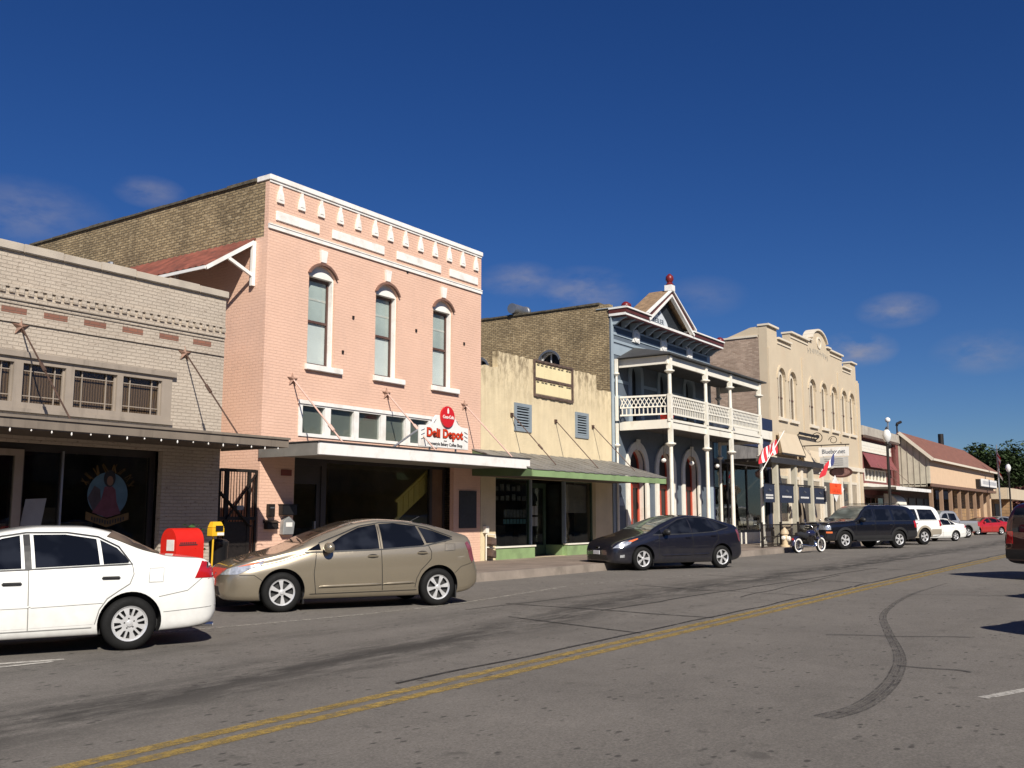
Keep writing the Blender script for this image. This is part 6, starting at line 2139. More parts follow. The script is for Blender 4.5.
M['chrome'] = pm('chrome', (0.75, 0.75, 0.76), 0.12, metal=1.0, var=0)
M['plate'] = pm('licence_plate', (0.66, 0.67, 0.70), 0.5, var=0.1)


def tint_glass(name, col):
    t = NT(name)
    t.base(col)
    t.p.inputs['Roughness'].default_value = 0.02
    t.p.inputs['Specular IOR Level'].default_value = 0.32
    # seats and pillars dimly seen through the tint
    f = t.rng(t.noise(2.6, 2, 0.5, stretch=(1, 0.3, 1.2)), 0.45, 0.62, 0.0, 1.0)
    t.l(t.mix(f, (*col, 1), tuple(c * 2.2 + 0.004 for c in col) + (1,)), t.p.inputs['Base Color'])
    return t.m


M['car_glass'] = tint_glass('tinted_car_glass', (0.005, 0.006, 0.009))
M['car_glass_brown'] = tint_glass('windscreen_glass', (0.055, 0.04, 0.03))
M['car_glass_pale'] = tint_glass('bright_windscreen', (0.10, 0.11, 0.10))


def pchip(xs, ys, q):
    xs, ys = np.array(xs, float), np.array(ys, float)
    h = np.diff(xs)
    d = np.diff(ys) / h
    m = np.zeros_like(ys)
    m[0], m[-1] = d[0], d[-1]
    for i in range(1, len(xs) - 1):
        if d[i - 1] * d[i] <= 0:
            m[i] = 0
        else:
            w1, w2 = 2 * h[i] + h[i - 1], h[i] + 2 * h[i - 1]
            m[i] = (w1 + w2) / (w1 / d[i - 1] + w2 / d[i])
    q = np.clip(q, xs[0], xs[-1])
    k = np.clip(np.searchsorted(xs, q) - 1, 0, len(h) - 1)
    t = (q - xs[k]) / h[k]
    t2, t3 = t * t, t * t * t
    return (2 * t3 - 3 * t2 + 1) * ys[k] + (t3 - 2 * t2 + t) * h[k] * m[k] + (-2 * t3 + 3 * t2) * ys[k + 1] + (t3 - t2) * h[k] * m[k + 1]


def section(zb, zt, ztop, W, Wr, box=0.0):
    h, g_ = zt - zb, max(ztop - zt, 0.004)
    pts = [(0, zb), (W * 0.55, zb), (W * 0.86, zb + 0.004), (W * 0.955, zb + 0.05), (W * 0.985, zb + 0.25 * h), (W, zb + 0.55 * h), (W * 0.992, zb + 0.82 * h), (W * 0.965, zb + 0.97 * h),
           (W * 0.945, zt + 0.04 * g_), ((W * 0.945 + Wr) / 2 + 0.012, zt + 0.48 * g_), (Wr + 0.012, zt + 0.80 * g_), (Wr * 0.95, zt + 0.92 * g_), (Wr * 0.78, zt + 0.975 * g_), (Wr * 0.4, zt + 0.997 * g_), (0, ztop)]
    out = []
    P = [np.array(p) for p in pts]
    P = [np.array((-P[1][0], P[1][1]))] + P + [np.array((-P[-2][0], P[-2][1]))]
    for i in range(1, len(P) - 2):
        a, b, c, d = P[i - 1], P[i], P[i + 1], P[i + 2]
        for j in range(4):
            t = j / 4
            out.append(0.5 * ((2 * b) + (c - a) * t + (2 * a - 5 * b + 4 * c - d) * t * t + (3 * b - a - 3 * c + d) * t ** 3))
    out.append(P[-2])
    return out


class Car:
    def __init__(s, name, loc, heading, label, cat, keys, axles, wr, ww, paintm, track_w, under=None, arch_r=None):
        s.root = thing(name, (loc[0], loc[1], loc[2] if len(loc) > 2 else 0.0), label, cat, 'cars parked nose-in along the street', PI - heading)
        s.keys = sorted(keys)
        s.axles, s.wr, s.ww = axles, wr, ww
        K = np.array(s.keys)
        x0, x1 = K[0, 0], K[-1, 0]
        u = np.linspace(0, 1, 92)
        xs = x0 + (x1 - x0) * (0.5 - 0.5 * np.cos(PI * u)) * 0.35 + (x1 - x0) * u * 0.65
        P = [pchip(K[:, 0], K[:, i], xs) for i in range(1, 6)]
        rings = []
        for i, x in enumerate(xs):
            h = section(*[p[i] for p in P])
            ring = [(x, q[0], q[1]) for q in h] + [(x, -q[0], q[1]) for q in h[-2:0:-1]]
            rings.append(ring)
        n = len(rings[0])
        vs = [p for r_ in rings for p in r_]
        fs = []
        for i in range(len(rings) - 1):
            for k in range(n):
                fs.append((i * n + k, i * n + (k + 1) % n, (i + 1) * n + (k + 1) % n, (i + 1) * n + k))
        # rounded end caps
        for e, (i0, sgn_) in enumerate(((0, -1), (len(rings) - 1, 1))):
            base = rings[i0]
            cx_, cz_ = 0.0, sum(p[2] for p in base) / n
            prev = [i0 * n + k for k in range(n)]
            for sc_, dx in ((0.8, 0.018), (0.4, 0.03)):
                o = len(vs)
                vs += [(base[k][0] + sgn_ * dx, base[k][1] * sc_, cz_ + (base[k][2] - cz_) * sc_) for k in range(n)]
                for k in range(n):
                    fs.append((prev[k], prev[(k + 1) % n], o + (k + 1) % n, o + k))
                prev = [o + k for k in range(n)]
            fs.append(tuple(prev))
        s.bvh = BVHTree.FromPolygons([Vector(v) for v in vs], fs)
        b = MB().add(vs, fs)
        s.body = b.build('body', [paintm, under or M['trim_black']], s.root, world=False)
        s.paint = paintm
        # wheel arches cut through
        ar = arch_r or wr * 1.16
        s.ar = ar
        cut = MB()
        for ax_ in axles:
            for sd in (1, -1):
                cut.lathe([(ar, 0.0), (ar, 0.8)] if sd > 0 else [(ar, -0.8), (ar, 0.0)], 40, (ax_, sd * (track_w / 2 - ww - 0.05), wr + 0.01), axis='y')
        co = cut.build('cutter', M['trim_black'], s.root, world=False)
        md = s.body.modifiers.new('arch', 'BOOLEAN')
        md.operation = 'DIFFERENCE'
        md.object = co
        md.solver = 'EXACT'
        bpy.context.view_layer.update()
        dg = bpy.context.evaluated_depsgraph_get()
        me = bpy.data.meshes.new_from_object(s.body.evaluated_get(dg))
        old = s.body.data
        s.body.modifiers.clear()
        s.body.data = me
        bpy.data.meshes.remove(old)
        bpy.data.objects.remove(co)
        me.materials.clear()
        me.materials.append(paintm)
        me.materials.append(under or M['trim_black'])
        for p in me.polygons:
            c = p.center
            dark = p.normal.z < -0.75 and c.z < 0.45
            for ax_ in axles:
                d = math.hypot(c.x - ax_, c.z - wr - 0.01)
                if d < ar * 1.004 and (abs(p.normal.y) > 0.98 or abs(d - ar) < 0.02) and abs(c.y) < K[:, 4].max() - 0.0:
                    rad = Vector((c.x - ax_, 0, c.z - wr - 0.01)).normalized()
                    if abs(p.normal.dot(rad)) > 0.9 or abs(c.y) < track_w / 2 - ww - 0.02:
                        dark = True
            p.material_index = 1 if dark else 0
        me.polygons.foreach_set('use_smooth', [True] * len(me.polygons))
        me.set_sharp_from_angle(angle=R(38))
        s.tw = track_w

    def cast(s, o, d):
        h = s.bvh.ray_cast(Vector(o), Vector(d), 12)
        if h[0] is None:
            return None
        nn = h[1]
        if nn.dot(Vector(d)) > 0:
            nn = -nn
        return h[0], nn

    def basis(s, view):
        if view == 'L':
            return Vector((0, -1, 0)), Vector((1, 0, 0)), Vector((0, 0, 1))
        if view == 'R':
            return Vector((0, 1, 0)), Vector((1, 0, 0)), Vector((0, 0, 1))
        if view == 'F':
            return Vector((-1, 0, 0)), Vector((0, 1, 0)), Vector((0, 0, 1))
        if view == 'B':
            return Vector((1, 0, 0)), Vector((0, 1, 0)), Vector((0, 0, 1))
        if view == 'T':
            return Vector((0, 0, -1)), Vector((1, 0, 0)), Vector((0, 1, 0))
        if view == 'FT':     # down the bonnet and windscreen, from ahead and above
            a = R(35)
            d = Vector((-math.cos(a), 0, -math.sin(a)))
            return d, Vector((0, 1, 0)), Vector((-math.sin(a), 0, math.cos(a)))
        if view == 'BT':
            a = R(35)
            d = Vector((math.cos(a), 0, -math.sin(a)))
            return d, Vector((0, 1, 0)), Vector((math.sin(a), 0, math.cos(a)))
        if view in ('FL', 'FR', 'BL', 'BR'):
            a = R(45)
            sx_ = 1 if view[0] == 'F' else -1
            sy_ = 1 if view[1] == 'L' else -1
            d = Vector((-sx_ * math.cos(a), -sy_ * math.sin(a), 0))
            # horizontal axis: distance along the outline, positive towards the nose (F) or flank
            return d, Vector((math.sin(a), -sy_ * sx_ * math.cos(a), 0)), Vector((0, 0, 1))

    def panel(s, name, mat, view, poly, off=0.004, parent=None, grid=0.07, holes=(), smooth=True):
        d, U, V = s.basis(view)

        def dense(lp):
            out = []
            for i in range(len(lp)):
                a, b = Vector(lp[i]), Vector(lp[(i + 1) % len(lp)])
                k = max(1, int((b - a).length / grid))
                out += [a.lerp(b, j / k) for j in range(k)]
            return out
        loops = [dense(poly)] + [dense(h) for h in holes]
        co, ed = [], []
        for lp in loops:
            o = len(co)
            co += lp
            ed += [(o + i, o + (i + 1) % len(lp)) for i in range(len(lp))]

        def inside(p, lp):
            r = False
            j = len(lp) - 1
            for i in range(len(lp)):
                a, b = lp[i], lp[j]
                if (a[1] > p[1]) != (b[1] > p[1]) and p[0] < (b[0] - a[0]) * (p[1] - a[1]) / (b[1] - a[1]) + a[0]:
                    r = not r
                j = i
            return r
        us, ws = [p[0] for p in loops[0]], [p[1] for p in loops[0]]
        gx = np.arange(min(us) + grid / 2, max(us), grid)
        gy = np.arange(min(ws) + grid / 2, max(ws), grid)
        for x in gx:
            for y in gy:
                if inside((x, y), loops[0]) and not any(inside((x, y), h) for h in loops[1:]):
                    if min((Vector((x, y)) - q).length for lp in loops for q in lp) > grid * 0.35:
                        co.append(Vector((x, y)))
        v, e, f, _, _, _ = delaunay_2d_cdt(co, ed, [], 0, 1e-6)
        P, Q, ok = [], [], []
        for p in v:
            o = U * p[0] + V * p[1] - d * 6
            h = s.cast(o, d)
            if h is None:
                # just past the outline: nearest point of the body
                q = s.bvh.find_nearest(U * p[0] + V * p[1] - d * 1.0)
                h = (q[0], -d)
            P.append(h[0] + h[1] * off)
            Q.append(h[0] - h[1] * 0.006)
        tri = []
        for t in f:
            c = (sum(v[i][0] for i in t) / 3, sum(v[i][1] for i in t) / 3)
            if inside(c, loops[0]) and not any(inside(c, h) for h in loops[1:]):
                nn = (P[t[1]] - P[t[0]]).cross(P[t[2]] - P[t[0]])
                tri.append(tuple(t) if nn.dot(d) < 0 else tuple(t)[::-1])
        n = len(P)
        fs = list(tri)
        cnt = set()
        for t in tri:
            for i in range(3):
                cnt.add((t[i], t[(i + 1) % 3]))
        for (a, b) in list(cnt):
            if (b, a) not in cnt:
                fs.append((b, a, a + n, b + n))
        me = bpy.data.meshes.new(name)
        me.from_pydata([tuple(p) for p in P + Q], [], fs)
        me.materials.append(mat)
        me.polygons.foreach_set('use_smooth', [True] * len(me.polygons))
        me.set_sharp_from_angle(angle=R(40))
        o = bpy.data.objects.new(name, me)
        C.objects.link(o)
        o.parent = parent or s.root
        return o

    def line(s, name, mat, view, pts, w_, off=0.0035, parent=None, closed=False):
        d, U, V = s.basis(view)
        # resample
        out = []
        P = [Vector(p) for p in pts] + ([Vector(pts[0])] if closed else [])
        for i in range(len(P) - 1):
            k = max(1, int((P[i + 1] - P[i]).length / 0.06))
            out += [P[i].lerp(P[i + 1], j / k) for j in range(k)]
        out.append(P[-1])
        L, Rr_ = ribbon([tuple(p) for p in out], w_)
        b = MB()
        vs = []
        for lp in (L, Rr_):
            for p in lp:
                h = s.cast(U * p[0] + V * p[1] - d * 6, d)
                if h is None:
                    q = s.bvh.find_nearest(U * p[0] + V * p[1] - d * 1.0)
                    h = (q[0], -d)
                vs.append(tuple(h[0] + h[1] * off))
        n = len(L)
        fs = []
        for i in range(n - 1):
            nn = (Vector(vs[n + i]) - Vector(vs[i])).cross(Vector(vs[i + 1]) - Vector(vs[i]))
            q = (i, n + i, n + i + 1, i + 1)
            fs.append(q if nn.dot(d) < 0 else q[::-1])
        me = bpy.data.meshes.new(name)
        me.from_pydata(vs, [], fs)
        me.materials.append(mat)
        o = bpy.data.objects.new(name, me)
        C.objects.link(o)
        o.parent = parent or s.root
        return o

    def rod(s, name, mat, view, pts, r):
        d, U, V = s.basis(view)
        P = []
        for i in range(len(pts) - 1):
            a, b_ = Vector(pts[i]), Vector(pts[i + 1])
            k = max(1, int((b_ - a).length / 0.1))
            P += [a.lerp(b_, j / k) for j in range(k)]
        P.append(Vector(pts[-1]))
        q = []
        for p in P:
            h = s.cast(U * p[0] + V * p[1] - d * 6, d)
            if h:
                q.append(h[0] + h[1] * r * 0.3)
        o = MB().tube(q, [r * 0.3] + [r] * (len(q) - 2) + [r * 0.3], 10).build(name, mat, s.root, smooth=60, world=False)
        return o

    def side_y(s, x, z, sd=1):
        h = s.cast((x, 6 * sd, z), (0, -sd, 0))
        return h[0].y if h else 0.8 * sd

    def wheels(s, holes, rim_r, tyre_w=None, spoke_mat=None, whitewall=False, cap=0.035):
        w_, r_ = s.ww, s.wr
        src = None
        for ax_ in s.axles:
            for sd in (1, -1):
                loc = Vector((ax_, sd * (s.tw / 2 - w_ / 2), r_))
                if src is None:
                    wh = bpy.data.objects.new('wheel', None)
                    wh.empty_display_size = 0.2
                    C.objects.link(wh)
                    wh.parent = s.root
                    wh.location = loc
                    b = MB()
                    h = w_ / 2
                    b.lathe([(rim_r + 0.005, -h), (r_ - 0.05, -h - 0.004), (r_ - 0.018, -h + 0.012), (r_ - 0.003, -h + 0.035), (r_, 0), (r_ - 0.003, h - 0.035), (r_ - 0.018, h - 0.012), (r_ - 0.05, h + 0.004), (rim_r + 0.005, h), (rim_r - 0.015, h - 0.02), (rim_r - 0.02, -h + 0.02)], 44, axis='y', cap=False)
                    ty = b.build('tyre', M['tyre'], wh, smooth=50, world=False)
                    b = MB()
                    fr = lambda u, v, q: (u, q, v)
                    b.plate(disc(0, 0, rim_r, rim_r, 44), holes, fr, h - 0.035, h - 0.012)
                    b.lathe([(rim_r - 0.012, h - 0.011), (rim_r + 0.004, h + 0.004), (rim_r + 0.007, h - 0.004), (rim_r + 0.004, h - 0.03)], 44, axis='y', cap=False)
                    b.lathe([(cap, h - 0.011), (cap * 0.95, h + 0.004), (0.001, h + 0.008)], 20, axis='y', cap=False)
                    b.build('rim', spoke_mat or M['rim'], wh, smooth=35, world=False)
                    b = MB()
                    b.lathe([(0.001, h - 0.07), (rim_r - 0.012, h - 0.07), (rim_r - 0.012, -h + 0.03), (0.001, -h + 0.03)], 30, axis='y', cap=False)
                    b.build('brake_disc', M['hub_dark'], wh, smooth=35, world=False)
                    if whitewall:
                        b = MB()
                        b.lathe([(rim_r + 0.012, h + 0.003), (rim_r + 0.05, h + 0.006)], 44, axis='y', cap=False)
                        b.build('white_wall', M['white'], wh, world=False)
                    src = wh
                else:
                    wh = copy_tree(src, s.root)
                    wh.location = loc
                    if sd < 0:
                        wh.rotation_euler = (0, 0, PI)
                    else:
                        wh.rotation_euler = (0, random.uniform(0, 6), 0)
        if src is not None:
            src.rotation_euler = (0, 0.3, 0)

    def mirror(s, x, z, m, sd=1, sz=1.0):
        y = s.side_y(x, z, sd)
        b = MB()
        b.ball((x - 0.02, y + sd * 0.12 * sz, z + 0.02), 0.075 * sz, 0.11 * sz, 0.075 * sz, 14, 10)
        b.bar((x, y - sd * 0.02, z - 0.04), (x, y + sd * 0.08, z - 0.02), 0.07, 0.035)
        o = b.build('wing_mirror', m, s.root, smooth=60, world=False)
        return o

    def handle(s, x, z, m, parent, sd=1, L=0.19):
        y = s.side_y(x, z, sd)
        b = MB()
        b.box(x - L / 2, x + L / 2, y + sd * 0.004, y + sd * 0.030, z - 0.016, z + 0.016)
        o = b.build('handle', m, parent, bevel=0.01, smooth=60, world=False)
        return o

    def both(s, fn):
        fn('L', 1)
        fn('R', -1)


def spoke_holes(n, r0, r1, frac, rot=0.0, steps=5):
    out = []
    for k in range(n):
        a = 2 * PI * k / n + rot
        d = PI / n * frac
        din = d * 0.75
        p = [(r1 * math.cos(a - d + 2 * d * j / steps), r1 * math.sin(a - d + 2 * d * j / steps)) for j in range(steps + 1)]
        q = [(r0 * math.cos(a + din), r0 * math.sin(a + din)), (r0 * math.cos(a - din), r0 * math.sin(a - din))]
        out.append(p + q)
    return out


def slot_holes(n, r0, r1, w_, rot=0):
    out = []
    for k in range(n):
        a = 2 * PI * k / n + rot
        t, u = Vector((math.cos(a), math.sin(a))), Vector((-math.sin(a), math.cos(a)))
        out.append([tuple(t * r0 - u * w_ * 0.6), tuple(t * r1 - u * w_), tuple(t * r1 + u * w_), tuple(t * r0 + u * w_ * 0.6)])
    return out


P_WHITE = paint('white_car_paint', (0.78, 0.78, 0.75), 0, 0.3)
P_GOLD = paint('gold_car_paint', (0.35, 0.30, 0.22), 0.65, 0.30, 0.05)
P_DARK = paint('dark_blue_grey_car_paint', (0.012, 0.0125, 0.021), 0.3, 0.3, 0.05, dust=0.10)
P_BLACK = paint('black_car_paint', (0.006, 0.0065, 0.010), 0.0, 0.25, dust=0.06)
P_SILVER = paint('silver_car_paint', (0.50, 0.50, 0.49), 0.6, 0.32, 0.05)
P_RED = paint('red_car_paint', (0.42, 0.012, 0.014), 0.1, 0.3)
P_MAROON = paint('maroon_car_paint', (0.035, 0.004, 0.005), 0.2, 0.3, dust=0.1)
P_TAN = paint('tan_cladding_paint', (0.42, 0.37, 0.29), 0.3, 0.4)
P_BLUE = paint('blue_car_paint', (0.03, 0.06, 0.18), 0.3, 0.3)


def hatchback(loc, heading, label, paintm, wheel_holes, dark):
    keys = [(2.27, 0.28, 0.52, 0.60, 0.50, 0.40), (2.22, 0.22, 0.58, 0.67, 0.64, 0.54), (2.05, 0.19, 0.66, 0.775, 0.775, 0.68), (1.75, 0.18, 0.735, 0.865, 0.84, 0.75), (1.35, 0.18, 0.82, 0.96, 0.858, 0.765),
            (1.05, 0.18, 0.905, 1.055, 0.862, 0.745), (0.85, 0.18, 0.945, 1.165, 0.864, 0.71), (0.45, 0.18, 0.965, 1.325, 0.864, 0.635), (0.05, 0.18, 0.98, 1.445, 0.864, 0.59), (-0.35, 0.18, 0.995, 1.49, 0.864, 0.575),
            (-0.8, 0.18, 1.015, 1.468, 0.864, 0.575), (-1.3, 0.18, 1.04, 1.385, 0.86, 0.595), (-1.62, 0.19, 1.075, 1.30, 0.855, 0.635), (-1.82, 0.21, 1.09, 1.235, 0.845, 0.68), (-1.92, 0.23, 1.085, 1.20, 0.835, 0.71), (-1.98, 0.25, 1.04, 1.13, 0.825, 0.72), (-2.02, 0.27, 0.90, 0.99, 0.81, 0.72), (-2.07, 0.29, 0.74, 0.80, 0.79, 0.71), (-2.12, 0.32, 0.64, 0.68, 0.75, 0.67)]
    c = Car('parked_hatchback', loc, heading, label, 'car', keys, (1.35, -1.35), 0.318, 0.195, paintm, 1.70)
    gl = M['car_glass']
    for view, sd in (('L', 1), ('R', -1)):
        fd = c.panel('door', paintm, view, [(0.78, 0.30), (0.80, 0.9), (0.74, 0.965), (-0.30, 0.985), (-0.33, 0.33)], 0.003)
        c.line('door_seam', M['seam'], view, [(0.80, 0.27), (0.84, 0.6), (0.80, 0.96)], 0.011, 0.005, fd)
        rd = c.panel('door', paintm, view, [(-0.345, 0.33), (-0.32, 0.985), (-1.15, 1.02), (-1.21, 0.92), (-1.20, 0.80), (-1.12, 0.715), (-1.01, 0.61), (-0.94, 0.48), (-0.91, 0.34)], 0.003)
        c.line('door_seam', M['seam'], view, [(-0.337, 0.30), (-0.31, 0.99), (-0.30, 1.36)], 0.011, 0.005, rd)
        c.line('door_seam', M['seam'], view, [(-1.16, 1.04), (-1.22, 0.92), (-1.21, 0.80), (-1.13, 0.715), (-1.02, 0.61), (-0.95, 0.48), (-0.92, 0.33)], 0.011, 0.005, rd)
        c.handle(-0.16, 0.865, paintm, fd, sd)
        c.handle(-1.05, 0.905, paintm, rd, sd)
        c.panel('side_window', gl, view, [(0.69, 0.955), (0.62, 1.04), (0.34, 1.205), (0.04, 1.335), (-0.275, 1.39), (-0.28, 0.985), (0.3, 0.965)], 0.005)
        c.panel('side_window', gl, view, [(-0.345, 0.987), (-0.335, 1.395), (-0.6, 1.405), (-1.0, 1.36), (-1.10, 1.045), (-1.0, 1.015)], 0.005)
        c.panel('quarter_window', gl, view, [(-1.14, 1.065), (-1.045, 1.34), (-1.3, 1.275), (-1.62, 1.15), (-1.5, 1.085)], 0.005)
        c.panel('quarter_window', gl, view, [(0.96, 0.97), (0.74, 1.085), (0.72, 0.98)], 0.005)
        c.line('window_frame', M['trim_black'], view, [(0.99, 0.945), (0.6, 0.948), (-0.3, 0.972), (-1.1, 1.02), (-1.63, 1.13)], 0.022, 0.006)
        c.line('roof_seam', M['trim_black'], view, [(0.75, 1.09), (0.34, 1.237), (0.02, 1.362), (-0.35, 1.42), (-0.8, 1.412), (-1.2, 1.332), (-1.64, 1.165)], 0.018, 0.006)
        c.rod('side_moulding', paintm, view, [(0.75, 0.395), (-0.32, 0.405)], 0.022)
        c.rod('side_moulding', paintm, view, [(-0.35, 0.405), (-0.90, 0.42)], 0.022)
        if not dark:
            for hx, hz_ in ((-0.16, 0.865), (-1.05, 0.905)):
                c.panel('handle_recess_shade', M['seam'], view, [(hx - 0.09 + 0.09 * (1 - math.cos(2 * PI * k / 14)) , hz_ + 0.035 * math.sin(2 * PI * k / 14)) for k in range(14)], 0.005, grid=0.03)  # flat dark ellipse painted as the shade of the handle hollow
        c.line('moulding_shadow_gap', M['seam'], view, [(0.76, 0.368), (-0.92, 0.393)], 0.008, 0.006)
        c.line('sill_seam', M['seam'], view, [(0.9, 0.275), (-0.95, 0.285)], 0.012, 0.005)
        c.panel('fuel_flap', paintm, view, [(-1.47, 0.93), (-1.66, 0.94), (-1.66, 1.05), (-1.48, 1.05)], 0.003)
        c.line('flap_seam', M['seam'], view, [(-1.47, 0.93), (-1.66, 0.94), (-1.665, 1.05), (-1.48, 1.05)], 0.006, 0.004, closed=True)
        # bumper joints
        c.line('bumper_seam', M['seam'], view, [(1.66, 0.50), (1.8, 0.60), (2.02, 0.60)], 0.008, 0.004)
        c.line('bumper_seam', M['seam'], view, [(-1.66, 0.55), (-1.78, 0.66), (-2.0, 0.72)], 0.008, 0.004)
        lw = 'F' + view
        if dark:
            hl = c.panel('headlamp', M['lamp_clear'], lw, [(1.10, 0.60), (0.98, 0.69), (0.74, 0.775), (0.62, 0.77), (0.66, 0.71), (0.85, 0.615)], 0.006, grid=0.04)
            c.panel('indicator', M['lamp_amber'], lw, [(0.72, 0.785), (0.50, 0.86), (0.48, 0.84), (0.62, 0.765)], 0.009, hl, grid=0.04)
            c.panel('fog_lamp', M['lamp_clear'], view, [(2.05, 0.42), (1.93, 0.43), (1.93, 0.36), (2.05, 0.35)], 0.006, grid=0.04)
        else:
            hl = c.panel('headlamp', M['lamp_clear'], lw, [(1.27, 0.60), (1.12, 0.69), (0.76, 0.79), (0.60, 0.83), (0.62, 0.75), (0.9, 0.615)], 0.006, grid=0.04)
            c.panel('indicator', M['lamp_amber'], lw, [(0.95, 0.725), (0.66, 0.815), (0.60, 0.825), (0.72, 0.765)], 0.009, hl, grid=0.04)
        c.panel('tail_lamp', M['lamp_pale_red'], view, [(-1.86, 1.06), (-1.91, 1.09), (-1.99, 0.97), (-2.03, 0.77), (-1.99, 0.73), (-1.95, 0.79), (-1.91, 0.93)], 0.008, grid=0.05)
        c.panel('bumper_lower', M['trim_black'] if dark else paintm, view, [(-1.72, 0.30), (-2.0, 0.33), (-2.0, 0.29), (-1.72, 0.24)], 0.004)
        c.mirror(0.64, 1.0, M['trim_black'] if dark else paintm, sd, 1.2)
    c.panel('windscreen', M['car_glass_pale'] if dark else M['car_glass_brown'], 'FT', [(-0.66, 0.32), (0.66, 0.32), (0.67, 0.40), (0.545, 1.10), (-0.545, 1.10), (-0.67, 0.40)], 0.005)
    c.panel('rear_window', M['car_glass'], 'BT', [(-0.56, 0.30), (0.56, 0.30), (0.52, 0.60), (-0.52, 0.60)], 0.005)
    c.line('bonnet_seam', M['seam'], 'T', [(2.02, 0.60), (1.7, 0.70), (1.0, 0.735)], 0.009, 0.004)
    c.line('bonnet_seam', M['seam'], 'T', [(2.02, -0.60), (1.7, -0.70), (1.0, -0.735)], 0.009, 0.004)
    c.line('wiper', M['trim_black'], 'FT', [(0.45, 0.345), (-0.1, 0.42)], 0.018, 0.02)
    c.line('wiper', M['trim_black'], 'FT', [(-0.1, 0.345), (-0.55, 0.40)], 0.018, 0.02)
    c.panel('lower_grille', M['trim_black'], 'F', [(-0.5, 0.28), (0.5, 0.28), (0.46, 0.42), (-0.46, 0.42)], 0.004)
    c.panel('licence_plate', M['plate'], 'F', [(-0.155, 0.43), (0.155, 0.43), (0.155, 0.53), (-0.155, 0.53)], 0.012, grid=0.05)
    c.panel('badge', M['chrome'], 'F', [(-0.07, 0.585), (0.07, 0.585), (0.07, 0.625), (-0.07, 0.625)], 0.006, grid=0.05)
    c.panel('rear_licence_plate', M['plate'], 'B', [(-0.155, 0.6), (0.155, 0.6), (0.155, 0.7), (-0.155, 0.7)], 0.012, grid=0.05)
    c.wheels(wheel_holes, 0.205)
    b = MB()
    y = c.side_y(-1.75, 0.3, 1)
    b.box(-1.71, -1.69, 0.62, 0.80, 0.12, 0.34)
    b.box(0.985, 1.0, 0.62, 0.80, 0.12, 0.3)
    b.build('mud_flap', M['trim_black'], c.root, world=False)
    b = MB()
    b.tube([(-1.1, 0.0, 1.42), (-1.3, 0.0, 1.52)], 0.006, 5)
    b.build('aerial', M['trim_black'], c.root, world=False)
    return c


def place(front, rear, th):
    """centre of the wheelbase from the near side wheel contacts: moved inwards by half the track"""
    th_ = R(th)
    return None


def at_wheel(rear, th, wb, half):
    """rear near-side contact point, heading (deg from the street), wheelbase, half width -> centre of the car"""
    t = R(th)
    n = Vector((-math.cos(t), math.sin(t)))
    left = Vector((-math.sin(t), -math.cos(t)))
    p = Vector(rear) + n * wb / 2 - left * half
    return (p.x, p.y), t


(lc, t_) = at_wheel((13.38, 10.74), 29, 2.70, 0.85)
hatchback(lc, t_, 'gold hatchback with tinted windows parked before the pink building', P_GOLD, spoke_holes(6, 0.055, 0.185, 0.62, 0.2), False)
SH = 1.045
(lc, t_) = at_wheel((27.45, 11.34), 28, 2.70 * SH, 0.85 * SH)
dk_ = hatchback(lc, t_, 'dark blue grey hatchback parked before the yellow and blue buildings', P_DARK, spoke_holes(5, 0.05, 0.185, 0.62, 0.3), True)


dk_.root.scale = (SH, SH, SH)


